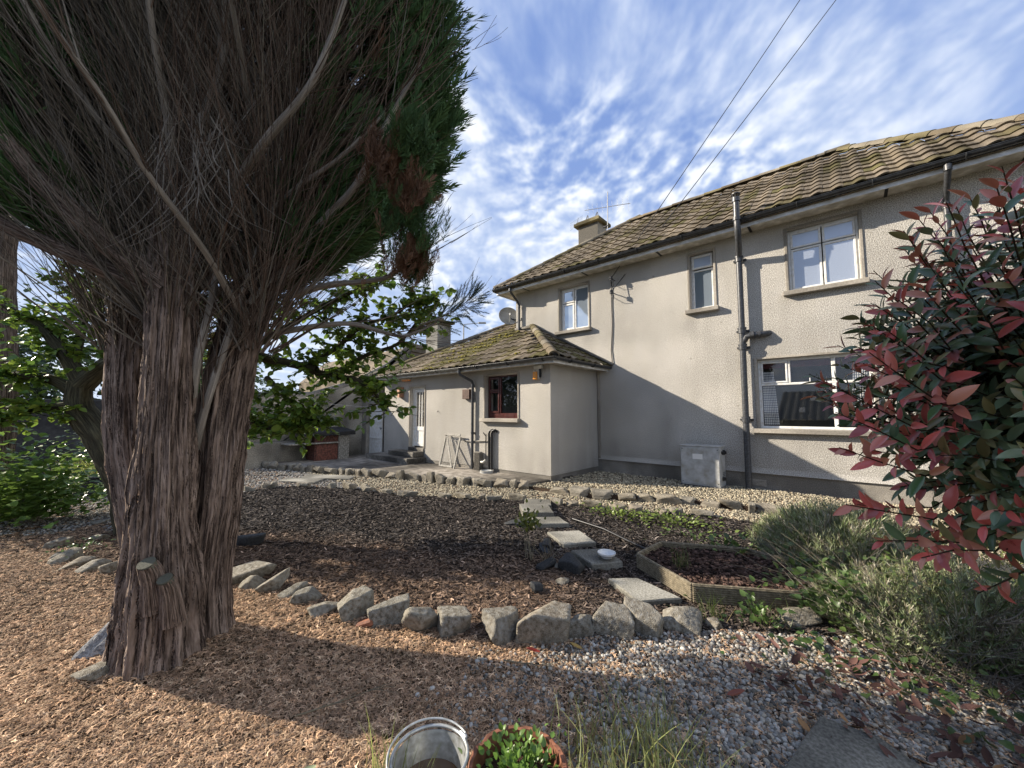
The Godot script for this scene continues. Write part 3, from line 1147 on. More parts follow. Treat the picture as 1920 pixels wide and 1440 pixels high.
func check_mat() -> StandardMaterial3D:
	if M.has("check"):
		return M.check
	var im := Image.create(64, 64, false, Image.FORMAT_RGB8)
	im.fill(Color(0.86, 0.86, 0.85))
	for k in 2:
		im.fill_rect(Rect2i(0, k * 32, 64, 10), Color(0.5, 0.52, 0.56))
	for k in 2:
		for y in 64:
			for x in 10:
				var p := im.get_pixel(k * 32 + x, y)
				im.set_pixel(k * 32 + x, y, Color(0.52, 0.54, 0.58) if p.r > 0.6 else Color(0.25, 0.27, 0.32))
	var m := plain_mat("check", Color.WHITE, 0.9)
	m.albedo_texture = ImageTexture.create_from_image(im)
	m.backlight_enabled = true
	m.backlight = Color(0.4, 0.4, 0.4)
	return m


func pot(par: Node3D, p: Vector3, mat: Material, r: float, h: float) -> void:
	var m := MB.new()
	m.lathe([Vector2(r * 1.1, 0), Vector2(r * 1.1, 0.03), Vector2(r * 0.95, 0.05), Vector2(r * 0.85, h - 0.06), Vector2(r * 1.05, h - 0.05), Vector2(r * 1.05, h), Vector2(r * 0.75, h), Vector2(r * 0.7, h - 0.15)], 18, Transform3D(Basis.IDENTITY, p))
	var o := put("chimney_pot", m, mat, par)
	var g := MB.new()   # wire bird guard
	for k in 8:
		var a := TAU * k / 8
		g.cyl(p + Vector3(cos(a) * r * 0.8, h, sin(a) * r * 0.8), p + Vector3(0, h + 0.2, 0), 0.006, 0.006, 4)
	put("bird_guard", g, M.aluminium, o)


func downpipe(par: Node3D, top: Vector3, elbow: Vector3, foot: float, mat: Material, r: float) -> void:
	var m := MB.new()
	var pts := PackedVector3Array([top, top + Vector3(0, -0.06, -0.0), top + Vector3(0, -0.12, -0.03), elbow + Vector3(0, 0.06, 0.03), elbow + Vector3(0, -0.02, 0), Vector3(elbow.x, foot, elbow.z)])
	var rad := PackedFloat32Array()
	for k in pts.size():
		rad.append(r)
	m.tube(pts, rad, 12)
	for p in [top + Vector3(0, -0.05, 0), elbow + Vector3(0, -0.05, 0)]:
		m.cyl(p + Vector3(0, 0.04, 0), p + Vector3(0, -0.04, 0), r * 1.22, r * 1.22)
	var y := elbow.y - 1.2
	var o := put("downpipe", m, mat, par)
	while y > foot + 0.3:
		var b := MB.new()
		b.cyl(Vector3(elbow.x, y + 0.02, elbow.z), Vector3(elbow.x, y - 0.02, elbow.z), r * 1.25, r * 1.25)
		b.box(Vector3(elbow.x - r * 2.0, y - 0.014, elbow.z - r * 1.6), Vector3(elbow.x + r * 2.0, y + 0.014, elbow.z - r * 1.1), 0.002)
		put("pipe_bracket", b, mat, o)
		y -= 1.5


func soil_stack(H: Node3D) -> void:
	var r := 0.054
	var m := MB.new()
	var x := -1.47
	var z := 0.115
	var pts := PackedVector3Array([Vector3(x, 0.05, z), Vector3(x, 4.42, z), Vector3(x + 0.01, 4.52, z + 0.02), Vector3(x + 0.06, 4.74, z + 0.31), Vector3(x + 0.07, 4.84, z + 0.4), Vector3(x + 0.07, 5.0, z + 0.42), Vector3(x + 0.07, 5.5, z + 0.42)])
	var rad := PackedFloat32Array()
	for k in pts.size():
		rad.append(r)
	m.tube(pts, rad, 16)
	var o := put("soil_pipe", m, M.iron_pipe, H)
	var c := MB.new()
	for y in [4.46, 3.06, 2.74, 1.36]:
		c.cyl(Vector3(x, y - 0.05, z), Vector3(x, y + 0.05, z), r * 1.28, r * 1.28, 16)
		c.cyl(Vector3(x, y + 0.03, z), Vector3(x, y + 0.06, z), r * 1.42, r * 1.42, 16)
		c.box(Vector3(x - 0.11, y - 0.02, 0.003), Vector3(x + 0.11, y + 0.02, 0.05), 0.004)
	c.cyl(Vector3(x + 0.07, 5.06, z + 0.42), Vector3(x + 0.07, 5.12, z + 0.42), r * 1.3, r * 1.3, 16)
	c.cyl(Vector3(x + 0.07, 5.42, z + 0.42), Vector3(x + 0.07, 5.5, z + 0.42), r * 1.3, r * 1.3, 16)
	put("pipe_collar", c, M.iron_pipe, o)
	var cap := MB.new()
	for k in 8:
		var a := TAU * k / 8
		var q := Vector3(x + 0.07, 5.5, z + 0.42)
		cap.cyl(q + Vector3(cos(a), 0, sin(a)) * r, q + Vector3(cos(a) * r * 1.2, 0.06, sin(a) * r * 1.2), 0.005, 0.005, 4)
	cap.cyl(Vector3(x + 0.07, 5.56, z + 0.42), Vector3(x + 0.07, 5.58, z + 0.42), r * 1.45, r * 1.3, 16)
	put("vent_cap", cap, M.iron_pipe, o)
	var br := MB.new()
	br.tube(PackedVector3Array([Vector3(x, 2.82, z), Vector3(x + 0.07, 2.93, z), Vector3(x + 0.15, 2.95, z - 0.0), Vector3(x + 0.34, 2.96, 0.09), Vector3(x + 0.42, 2.98, -0.02)]), PackedFloat32Array([r, r, r, r, r]), 14)
	br.cyl(Vector3(x + 0.14, 2.95, z), Vector3(x + 0.2, 2.955, z), r * 1.3, r * 1.3)
	br.cyl(Vector3(x + 0.26, 2.955, 0.1), Vector3(x + 0.3, 2.957, 0.095), r * 1.25, r * 1.25)
	put("branch_pipe", br, M.iron_pipe, o)


func build_extension() -> void:
	var H := thing("house_extension", "single-storey rendered extension with mossy hipped roof and white back door", "extension")
	var x0 := -11.05
	var x1 := -4.64
	var zf := 1.98
	var win := [-6.56, -5.53, 1.36, 2.36]
	var door := [-9.66, -8.96, 0.5, 2.22]
	var t := Transform3D(Basis.IDENTITY, Vector3(0, 0, zf))
	put("wall", wall_mesh(x0, x1, 0.2, 2.52, 0.0, 0.28, [win, door], t, 0.2), M.render, H)
	put("wall", wall_mesh(-zf + 0.281, -0.003, 0.2, 2.52, 0.0, 0.28, [], Transform3D(Basis(Vector3.UP, PI / 2), Vector3(x1, 0, 0)), 0.2), M.render, H)
	put("wall", wall_mesh(-4.0, zf - 0.281, 0.2, 2.52, 0.0, 0.28, [], Transform3D(Basis(Vector3.UP, -PI / 2), Vector3(x0, 0, 0)), 0.2), M.render, H)
	put("wall", wall_mesh(7.28, 11.05, 0.2, 2.52, 0.0, 0.28, [], Transform3D(Basis(Vector3.UP, PI), Vector3(0, 0, -4.0)), 0.2), M.render, H)
	var pl := MB.new()
	pl.box(Vector3(x0 + 0.015, -0.2, -3.98), Vector3(x1 - 0.012, 0.2, zf - 0.012), 0.0)
	put("plinth", pl, M.plinth, H)
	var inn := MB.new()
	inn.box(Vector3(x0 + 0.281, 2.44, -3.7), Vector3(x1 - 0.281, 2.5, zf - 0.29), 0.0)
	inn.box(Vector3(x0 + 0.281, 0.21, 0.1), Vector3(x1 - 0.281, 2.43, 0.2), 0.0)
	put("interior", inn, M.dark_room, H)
	# mahogany kitchen window
	var w := window(H, win, zf, M.mahogany, M.plaster, 0.11, 0.035, true)
	var mx: float = win[0] + 0.4
	var sub := MB.new()
	bar(sub, win[0] + 0.035, win[1] - 0.035, win[2] + 0.035, win[2] + 0.12, zf - 0.105, 0.06)
	bar(sub, mx - 0.018, mx + 0.018, win[2] + 0.12, win[3] - 0.035, zf - 0.105, 0.06)
	put("mullion", sub, M.mahogany, w)
	casement(w, win[0] + 0.037, mx - 0.02, win[2] + 0.122, win[2] + 0.64, zf - 0.09, M.mahogany, M.glass, 0.045)
	casement(w, win[0] + 0.037, mx - 0.02, win[2] + 0.645, win[3] - 0.037, zf - 0.09, M.mahogany, M.glass, 0.04)
	var pm := MB.new()
	pm.box(Vector3(mx + 0.018, win[2] + 0.12, zf - 0.14), Vector3(win[1] - 0.035, win[3] - 0.035, zf - 0.132), 0.0)
	put("pane", pm, M.glass, w)
	# white door with three tall glazed strips over a plain panel
	var d := Node3D.new()
	d.name = "door"
	H.add_child(d)
	var fr := MB.new()
	var zd := zf - 0.1
	bar(fr, door[0], door[0] + 0.05, door[2], door[3], zd, 0.07)
	bar(fr, door[1] - 0.05, door[1], door[2], door[3], zd, 0.07)
	bar(fr, door[0] + 0.05, door[1] - 0.05, door[3] - 0.05, door[3], zd, 0.07)
	put("frame", fr, M.upvc, d)
	var lf := MB.new()
	var a: float = door[0] + 0.055
	var b: float = door[1] - 0.055
	var y0: float = door[2] + 0.03
	var y1: float = door[3] - 0.055
	var ym := y0 + 0.5
	bar(lf, a, a + 0.1, y0, y1, zd - 0.012, 0.05)
	bar(lf, b - 0.1, b, y0, y1, zd - 0.012, 0.05)
	bar(lf, a + 0.1, b - 0.1, y1 - 0.09, y1, zd - 0.012, 0.05)
	bar(lf, a + 0.1, b - 0.1, ym - 0.06, ym + 0.06, zd - 0.012, 0.05)
	bar(lf, a + 0.1, b - 0.1, y0, y0 + 0.1, zd - 0.012, 0.05)
	bar(lf, a + 0.1, b - 0.1, y0 + 0.1, ym - 0.06, zd - 0.03, 0.02)
	var gw := (b - a - 0.2) / 3.0
	for k in [1, 2]:
		bar(lf, a + 0.1 + gw * k - 0.018, a + 0.1 + gw * k + 0.018, ym + 0.06, y1 - 0.09, zd - 0.014, 0.045)
	put("leaf", lf, M.upvc, d)
	for k in 3:
		var gp := MB.new()
		gp.box(Vector3(a + 0.1 + gw * k + 0.002, ym + 0.06, zd - 0.04), Vector3(a + 0.1 + gw * (k + 1) - 0.002, y1 - 0.09, zd - 0.034), 0.0)
		put("pane", gp, M.glass, d)
	var hd := MB.new()
	hd.box(Vector3(b - 0.07, 1.42, zd - 0.01), Vector3(b - 0.035, 1.62, zd), 0.004)
	hd.box(Vector3(b - 0.15, 1.5, zd + 0.03), Vector3(b - 0.03, 1.522, zd + 0.046), 0.005)
	hd.box(Vector3(b - 0.06, 1.5, zd), Vector3(b - 0.045, 1.52, zd + 0.03), 0.002)
	put("handle", hd, M.aluminium, d)
	var th := MB.new()
	th.box(Vector3(door[0] - 0.02, 0.4, zf - 0.2), Vector3(door[1] + 0.02, 0.5, zf + 0.03), 0.01)
	put("threshold", th, M.concrete, d)
	var sur := MB.new()
	bar(sur, door[0] - 0.05, door[0] - 0.001, 0.5, door[3] + 0.05, zf + 0.018, 0.03)
	bar(sur, door[1] + 0.001, door[1] + 0.05, 0.5, door[3] + 0.05, zf + 0.018, 0.03)
	bar(sur, door[0], door[1], door[3] + 0.001, door[3] + 0.05, zf + 0.018, 0.03)
	put("surround", sur, M.plaster, d)
	# roof
	var R := Node3D.new()
	R.name = "roof"
	H.add_child(R)
	var ye := 2.58
	var ze := 2.33
	var xl := -11.38
	var xr := -4.3
	var pitch := 0.549
	var zb := -4.3
	var hipr := Vector3(xr - ze, ye + ze * pitch, 0.002)
	var hipl := Vector3(-7.28, ye + (-7.28 - xl) * pitch, ze - (-7.28 - xl))
	var o := Vector3(0, -0.03, 0)
	var base := MB.new()
	var fl := Vector3(xl, ye, ze)
	var frr := Vector3(xr, ye, ze)
	var at0 := Vector3(-7.275, ye + ze * pitch, 0.002)
	base.tri(fl + o, frr + o, at0 + o)
	base.tri(frr + o, hipr + o, at0 + o)
	base.tri(fl + o, at0 + o, hipl + o)
	base.tri(frr + o, Vector3(xr, ye, 0.002) + o, hipr + o)
	base.tri(Vector3(xl, ye, zb) + o, fl + o, hipl + o)
	base.tri(Vector3(xl, ye, zb) + o, hipl + o, Vector3(-7.28, hipl.y, zb) + o)
	put("roof_deck", base, M.tile, R)
	var S := Vector3(0, pitch, -1).normalized()
	var kx := 1.0 / sqrt(1.0 + pitch * pitch)
	# the front slope runs on past the house corner to the left hip
	var lim := func(v):
		var k: float = kx * maxf(v, 0.0)
		if k <= ze - 0.02:
			return Vector2(k, (xr - xl) - k)
		return Vector2(k, -7.29 - xl)
	var moss := func(x, v):
		var q := nz.get_noise_2d(x * 0.55 + 7.0, v * 0.7) + nz.get_noise_2d(x * 2.1, v * 2.1) * 0.4
		return clampf(0.12 + (0.75 if absf(x - 3.2 - v * 0.35) < 0.55 else 0.0) + q * 0.9, 0.0, 0.95)
	tile_slope(R, Vector3(xl, ye, ze + 0.03), Vector3.RIGHT, S, 15, lim, moss)
	var S2 := Vector3(-1, pitch, 0).normalized()
	tile_slope(R, Vector3(xr + 0.03, ye, ze), Vector3.FORWARD, S2, 9, func(v): return Vector2(kx * maxf(v, 0.0), ze - 0.01), func(_x, _v): return 0.3)
	caps(R, fl + Vector3(0, 0.03, 0), hipl + Vector3(0, 0.05, 0), 0.1)
	caps(R, frr + Vector3(0, 0.03, 0), hipr + Vector3(0, 0.05, 0), 0.1)
	# cement flashing where the roof meets the house
	var fsh := MB.new()
	fsh.tube(PackedVector3Array([Vector3(xr + 0.1, ye + 0.06, 0.02), Vector3(hipr.x, hipr.y + 0.07, 0.02), Vector3(-7.2, hipr.y + 0.06, 0.02), Vector3(-7.33, hipr.y + 0.1, -0.05)]), PackedFloat32Array([0.04, 0.05, 0.045, 0.04]), 6)
	put("flashing", fsh, M.concrete, R)
	# clumps of moss on the tiles
	var xf := []
	var co := []
	for k in 900:
		var x := rf(0.3, 6.6)
		var v := rf(0.02, 2.4)
		var l: Vector2 = lim.call(v)
		if x < l.x + 0.1 or x > l.y - 0.1 or moss.call(x, v) < rf(0.25, 0.9):
			continue
		v = floor(v / 0.325) * 0.325 + absf(rf(0.0, 0.12)) + 0.01
		var s := rf(0.015, 0.05)
		xf.append(Transform3D(Basis(Vector3.RIGHT, 0.5).scaled(Vector3(s, s * 0.5, s * 0.8)), Vector3(xl + x, ye, ze + 0.03) + S * v + Vector3(0, 0.055, 0.02)))
		var g := rf(0.6, 1.2)
		co.append(Color(0.23 * g, 0.2 * g, 0.035 * g))
	var blob := MB.new()
	sphere(blob, Vector3.ZERO, 1.0, 7, 5)
	scatter("moss_clumps", blob.mesh(), M.litter, xf, co, R)
	var ex := Node3D.new()
	ex.name = "eaves"
	H.add_child(ex)
	var so := MB.new()
	so.box(Vector3(xl + 0.06, 2.505, zf + 0.003), Vector3(xr - 0.06, 2.517, ze - 0.06), 0.002)
	put("soffit_board", so, M.soffit, ex)
	so = MB.new()
	so.box(Vector3(x1 + 0.003, 2.505, 0.02), Vector3(xr - 0.06, 2.517, zf - 0.003), 0.002)
	put("soffit_board", so, M.soffit, ex)
	so = MB.new()
	so.box(Vector3(xl + 0.06, 2.505, -4.0), Vector3(x0 - 0.003, 2.517, zf - 0.003), 0.002)
	put("soffit_board", so, M.soffit, ex)
	var fa := MB.new()
	fa.box(Vector3(xl + 0.035, 2.48, ze - 0.059), Vector3(xr - 0.035, 2.59, ze - 0.037), 0.003)
	fa.box(Vector3(xr - 0.059, 2.48, 0.01), Vector3(xr - 0.037, 2.59, ze - 0.062), 0.003)
	fa.box(Vector3(xl + 0.037, 2.48, zb + 0.3), Vector3(xl + 0.059, 2.59, ze - 0.062), 0.003)
	put("fascia", fa, M.fascia, ex)
	gutter_run(ex, Vector3(xl - 0.02, 2.585, ze + 0.025), Vector3(-7.05, 2.57, ze + 0.025), M.old_gutter, 0.055)
	gutter_run(ex, Vector3(-7.05, 2.57, ze + 0.025), Vector3(xr + 0.06, 2.585, ze + 0.025), M.gutter, 0.055)
	gutter_run(ex, Vector3(xr + 0.022, 2.585, ze + 0.06), Vector3(xr + 0.022, 2.58, 0.03), M.gutter, 0.055)
	downpipe(H, Vector3(-7.08, 2.53, ze + 0.02), Vector3(-6.93, 2.2, zf + 0.06), 0.14, M.iron_pipe, 0.034)
	# waste pipes under the kitchen window
	var wp := MB.new()
	for k in 2:
		var x := -6.36 + k * 0.085
		wp.tube(PackedVector3Array([Vector3(x, 0.14, zf + 0.06), Vector3(x, 1.0, zf + 0.06), Vector3(x + 0.02, 1.07, zf + 0.05), Vector3(x + 0.09, 1.09, zf + 0.03), Vector3(x + 0.12, 1.04, zf - 0.01)]), PackedFloat32Array([0.026, 0.026, 0.026, 0.026, 0.026]), 10)
	wp.cyl(Vector3(-6.47, 0.4, zf + 0.05), Vector3(-6.47, 0.98, zf + 0.05), 0.012, 0.012, 8)
	wp.cyl(Vector3(-6.47, 0.94, zf + 0.05), Vector3(-6.55, 1.02, zf + 0.06), 0.012, 0.012, 8)
	put("waste_pipe", wp, M.black_plastic, H)
	var hp := MB.new()
	hp.tube(PackedVector3Array([Vector3(-7.32, 0.8, zf + 0.03), Vector3(-7.0, 0.79, zf + 0.03), Vector3(-6.6, 0.82, zf + 0.03), Vector3(-6.5, 0.83, zf + 0.03)]), PackedFloat32Array([0.014, 0.014, 0.014, 0.014]), 8)
	put("copper_pipe", hp, M.grey_wood, H)
	# lamp, alarm and camera under the eaves
	var lamp := MB.new()
	lamp.box(Vector3(-9.95, 2.41, zf + 0.012), Vector3(-9.62, 2.475, zf + 0.12), 0.025)
	var bl := put("bulkhead_lamp", lamp, M.orange_diffuser, H)
	var lb := MB.new()
	lb.box(Vector3(-9.96, 2.455, zf + 0.003), Vector3(-9.61, 2.495, zf + 0.128), 0.01)
	put("lamp_back", lb, M.cream_plastic, bl)
	# garden wire fixed to the wall
	var hk := MB.new()
	hk.cyl(Vector3(-8.35, 1.54, zf), Vector3(-8.33, 1.5, zf + 0.05), 0.008, 0.006, 6)
	put("wall_hook", hk, M.iron_pipe, H)


func sphere(m: MB, c: Vector3, r: float, seg := 12, rings := 8, sc := Vector3.ONE) -> void:
	var f := m.v.size()
	for i in rings + 1:
		var t := PI * i / rings
		for j in seg + 1:
			var a := TAU * j / seg
			var d := Vector3(sin(t) * cos(a), cos(t), sin(t) * sin(a))
			m.vert(c + d * sc * r, (d / sc).normalized(), Vector2(float(j) / seg, float(i) / rings))
	for i in rings:
		for j in seg:
			var a := f + i * (seg + 1) + j
			m.face(a, a + 1, a + seg + 2)
			m.face(a, a + seg + 2, a + seg + 1)


# ---------------------------------------------------------------- things on and beside the house
func build_yard() -> void:
	var zf := 1.98
	# steps
	var st := thing("doorsteps", "two worn concrete steps up to the white back door", "steps")
	var s1 := MB.new()
	s1.box(Vector3(-11.0, 0.1, zf + 0.002), Vector3(-8.85, 0.27, zf + 0.62), 0.015)
	put("step", s1, M.concrete, st)
	s1 = MB.new()
	s1.box(Vector3(-10.2, 0.271, zf + 0.004), Vector3(-8.95, 0.41, zf + 0.36), 0.015)
	put("step", s1, M.concrete, st)
	# the wedge-shaped cowl and the brown box on the wall
	var cowl := MB.new()
	var p := Vector3(-10.12, 2.1, zf + 0.002)
	var a := [p + Vector3(-0.1, -0.15, 0), p + Vector3(0.13, -0.15, 0), p + Vector3(0.13, 0.15, 0), p + Vector3(-0.1, 0.15, 0)]
	var b := [p + Vector3(-0.02, -0.15, 0.14), p + Vector3(0.13, -0.17, 0.16), p + Vector3(0.13, 0.12, 0.16), p + Vector3(-0.02, 0.12, 0.14)]
	cowl.quad(b[0], b[1], b[2], b[3])
	cowl.quad(a[1], b[1], b[0], a[0])
	cowl.quad(a[3], b[3], b[2], a[2])
	cowl.quad(a[0], b[0], b[3], a[3])
	cowl.quad(b[1], a[1], a[2], b[2])
	tag(put("vent_cowl", cowl, worn_mat("salmon_plastic", lin(0.5, 0.27, 0.17), 0.25, 0.6)), "salmon wedge-shaped vent cowl on the extension wall left of the door", "vent")
	var bx := thing("wall_box", "small brown square box on the extension wall left of the downpipe", "box")
	var bm := MB.new()
	bm.box(Vector3(-7.28, 1.83, zf + 0.002), Vector3(-7.02, 2.07, zf + 0.09), 0.01)
	put("body", bm, worn_mat("brown_box", lin(0.17, 0.1, 0.075), 0.3, 0.6), bx)
	bm = MB.new()
	for k in 5:
		bm.box(Vector3(-7.27 + k * 0.05, 1.835, zf + 0.091), Vector3(-7.23 + k * 0.05, 2.065, zf + 0.097), 0.002)
	put("louvre", bm, M.brown_box, bx)
	var al := thing("alarm_box", "amber and white alarm box near the corner of the extension", "alarm")
	bm = MB.new()
	bm.box(Vector3(-5.06, 2.2, zf + 0.002), Vector3(-4.9, 2.42, zf + 0.06), 0.012)
	put("case", bm, M.cream_plastic, al)
	bm = MB.new()
	bm.box(Vector3(-5.03, 2.19, zf + 0.061), Vector3(-4.93, 2.36, zf + 0.11), 0.02)
	put("beacon", bm, M.amber, al)
	bm = MB.new()
	bm.box(Vector3(-4.92, 2.24, zf + 0.003), Vector3(-4.87, 2.46, zf + 0.05), 0.005)
	put("bracket", bm, M.black_plastic, al)
	var fl := thing("flood_lamp", "grey security floodlight above the alarm box at the extension corner", "floodlight")
	bm = MB.new()
	var ft := Transform3D(Basis(Vector3.RIGHT, 0.5) * Basis(Vector3.UP, 0.2), Vector3(-4.85, 2.46, zf + 0.13))
	bm.box(Vector3(-0.1, -0.05, -0.03), Vector3(0.1, 0.05, 0.05), 0.015, ft)
	put("housing", bm, M.steel_grey, fl)
	bm = MB.new()
	bm.box(Vector3(-0.085, -0.038, 0.051), Vector3(0.085, 0.038, 0.056), 0.003, ft)
	put("lens", bm, M.cream_plastic, fl)
	bm = MB.new()
	bm.cyl(Vector3(-4.85, 2.44, zf), Vector3(-4.85, 2.46, zf + 0.1), 0.015, 0.015, 8)
	put("arm", bm, M.black_plastic, fl)
	# satellite dish on the far corner of the house
	var ds := thing("satellite_dish", "grey satellite dish on the left corner of the house above the extension roof", "satellite dish")
	var dm := MB.new()
	var prof := []
	for k in 9:
		var r := 0.3 * k / 8.0
		prof.append(Vector2(r, r * r * 0.55))
	var dt := Transform3D(Basis(Vector3.UP, 0.9) * Basis(Vector3.RIGHT, 1.25), Vector3(-7.62, 4.38, -0.05))
	dm.lathe(prof, 28, dt)
	dm.lathe([Vector2(0.3, 0.0495), Vector2(0.305, 0.056), Vector2(0.298, 0.062)], 28, dt)
	put("dish", dm, M.steel_grey, ds)
	dm = MB.new()
	var foc: Vector3 = dt * Vector3(0, 0.34, 0.12)
	dm.cyl(dt * Vector3(0, 0.06, 0.28), foc, 0.01, 0.01, 6)
	dm.box(foc - Vector3(0.03, 0.05, 0.03), foc + Vector3(0.03, 0.03, 0.03), 0.01)
	put("feed_arm", dm, M.steel_grey, ds)
	dm = MB.new()
	dm.tube(PackedVector3Array([dt * Vector3(0, -0.01, 0), dt * Vector3(0, -0.08, 0), Vector3(-7.36, 4.25, -0.12), Vector3(-7.27, 4.25, -0.12)]), PackedFloat32Array([0.02, 0.02, 0.02, 0.02]), 8)
	put("mount", dm, M.iron_pipe, ds)
	# television aerial strapped to the chimney
	var ae := thing("television_aerial", "tall television aerial with long thin boom beside the main chimney", "aerial")
	var am := MB.new()
	am.cyl(Vector3(-5.5, 6.9, -2.4), Vector3(-5.47, 8.53, -2.4), 0.014, 0.014, 8)
	put("mast", am, M.aluminium, ae)
	am = MB.new()
	var b0 := Vector3(-6.32, 8.22, -2.42)
	var b1 := Vector3(-4.72, 7.86, -2.38)
	am.cyl(b0, b1, 0.010, 0.010, 8)
	put("boom", am, M.aluminium, ae)
	for k in 9:
		var q := b0.lerp(b1, 0.08 + k * 0.11)
		var el := MB.new()
		var hl := 0.16 + 0.012 * k
		el.cyl(q + Vector3(0.02, -hl, 0), q + Vector3(-0.02, hl, 0), 0.003, 0.003, 5)
		put("element", el, M.aluminium, ae)
	am = MB.new()
	for k in 5:
		am.cyl(Vector3(-6.95, 7.75 + k * 0.06, -2.5), Vector3(-6.45, 7.98 + k * 0.035, -2.5), 0.003, 0.003, 4)
	am.cyl(Vector3(-6.7, 7.72, -2.5), Vector3(-6.62, 8.1, -2.5), 0.007, 0.007, 4)
	put("reflector_grid", am, M.wire, ae)
	am = MB.new()
	for y in [7.18, 7.4]:
		am.box(Vector3(-5.66, y, -2.45), Vector3(-5.48, y + 0.03, -2.38), 0.004)
	put("bracket", am, M.iron_pipe, ae)
	# overhead wires with their porcelain insulators
	for k in 2:
		var ip := Vector3(-4.12, 4.68 - 0.33 * k, 0.2)
		var dir := Vector3(-0.0495, 1.0692, -1.1841) if k == 0 else Vector3(0.0204, 1.0692, -1.2453)
		var farp := EYE + dir * 9.3
		var wr := thing("overhead_wire", ["upper overhead wire running from the house wall up across the sky", "lower overhead wire running from the house wall up across the sky"][k], "wire")
		var pts := PackedVector3Array()
		var rad := PackedFloat32Array()
		for i in 41:
			var t := i / 40.0 * 1.9
			var q := ip.lerp(farp, t)
			q.y -= 0.25 * t * (1.9 - t) * 0.4
			pts.append(q)
			rad.append(0.009)
		var wm := MB.new()
		wm.tube(pts, rad, 5)
		put("wire", wm, M.wire, wr)
		var im := MB.new()
		im.cyl(Vector3(ip.x, ip.y, 0.0), Vector3(ip.x, ip.y + 0.01, 0.2), 0.012, 0.012, 6)
		put("bracket", im, M.iron_pipe, wr)
		im = MB.new()
		im.lathe([Vector2(0.015, -0.05), Vector2(0.04, -0.04), Vector2(0.03, -0.015), Vector2(0.045, 0.0), Vector2(0.03, 0.02), Vector2(0.035, 0.045), Vector2(0.01, 0.06)], 12, Transform3D(Basis.IDENTITY, ip))
		put("insulator", im, M.iron_pipe, wr)
		im = MB.new()
		im.tube(PackedVector3Array([ip, ip + Vector3(0.07, -0.1, 0), ip + Vector3(0.02, -0.16, -0.08), Vector3(-4.2, ip.y - 0.06, 0.03)]), PackedFloat32Array([0.007, 0.007, 0.007, 0.007]), 5)
		put("loop", im, M.wire, wr)
	# boiler housing
	var bo := thing("boiler_housing", "pale grey metal boiler cabinet standing on the gravel by the house wall", "boiler")
	bm = MB.new()
	bm.box(Vector3(-2.56, 0.1, 0.1), Vector3(-1.85, 0.84, 0.5), 0.008)
	put("cabinet", bm, M.steel_grey, bo)
	bm = MB.new()
	bm.box(Vector3(-2.57, 0.841, 0.09), Vector3(-1.84, 0.862, 0.51), 0.006)
	put("lid", bm, M.steel_grey, bo)
	bm = MB.new()
	bm.box(Vector3(-2.545, 0.13, 0.5005), Vector3(-1.865, 0.825, 0.507), 0.005)
	put("front_panel", bm, M.steel_grey, bo)
	bm = MB.new()
	for q in [[-2.52, 0.16], [-1.89, 0.16], [-2.52, 0.79], [-1.89, 0.79]]:
		bm.cyl(Vector3(q[0], q[1], 0.506), Vector3(q[0], q[1], 0.511), 0.011, 0.009, 8)
	put("screw", bm, M.iron_pipe, bo)
	bm = MB.new()
	for k in 6:
		bm.box(Vector3(-1.849, 0.2 + k * 0.03, 0.16), Vector3(-1.843, 0.212 + k * 0.03, 0.34), 0.002)
	put("louvre", bm, M.iron_pipe, bo)
	bm = MB.new()
	bm.box(Vector3(-2.33, 0.6, 0.5075), Vector3(-2.15, 0.7, 0.5095), 0.0)
	put("label_plate", bm, M.porcelain, bo)
	bm = MB.new()
	for k in 5:
		bm.cyl(Vector3(-1.85, 0.72 + 0.02 * (k % 3), 0.18 + k * 0.05), Vector3(-1.81 + 0.01 * (k % 2), 0.72 + 0.02 * (k % 3), 0.18 + k * 0.05), 0.03, 0.02, 7)
	bm.cyl(Vector3(-1.85, 0.25, 0.35), Vector3(-1.8, 0.25, 0.35), 0.035, 0.03, 10)
	put("flue_outlet", bm, M.felt, bo)
	bm = MB.new()
	bm.box(Vector3(-2.6, 0.05, 0.06), Vector3(-1.8, 0.1, 0.54), 0.01)
	put("base_slab", bm, M.concrete, bo)
	# wooden gate with wire mesh, leaning on the wall
	var gt := thing("garden_gate", "old pale wooden gate frame with wire mesh leaning on the extension wall", "gate")
	gt.position = Vector3(-7.92, 0.13, zf + 0.27)
	gt.rotation = Vector3(-0.26, 0, 0)
	for k in [[Vector3(0, 0, 0), Vector3(0.055, 0.84, 0.035), "stile"], [Vector3(0.56, -0.02, 0), Vector3(0.615, 0.78, 0.035), "stile"], [Vector3(0.0, 0.79, 0.036), Vector3(0.615, 0.84, 0.06), "rail"], [Vector3(0.056, 0.0, 0.002), Vector3(0.559, 0.05, 0.033), "rail"]]:
		bm = MB.new()
		bm.box(k[0], k[1], 0.006)
		put(k[2], bm, M.grey_wood, gt)
	bm = MB.new()
	bm.box(Vector3(-0.025, -0.45, 0), Vector3(0.025, 0.43, 0.02), 0.004, Transform3D(Basis(Vector3.BACK, 0.5), Vector3(0.31, 0.4, 0.037)))
	put("brace", bm, M.grey_wood, gt)
	bm = MB.new()
	for k in 16:
		var u := 0.06 + k * 0.032
		bm.cyl(Vector3(u, 0.05, 0.0), Vector3(u, 0.79, 0.0), 0.0015, 0.0015, 3)
	for k in 23:
		var u := 0.06 + k * 0.032
		bm.cyl(Vector3(0.05, u, 0.0), Vector3(0.56, u, 0.0), 0.0015, 0.0015, 3)
	put("wire_mesh", bm, M.aluminium, gt)
	# drain surround beside the pipes
	bm = MB.new()
	bm.box(Vector3(-6.82, 0.1, zf + 0.003), Vector3(-6.6, 0.56, zf + 0.12), 0.02)
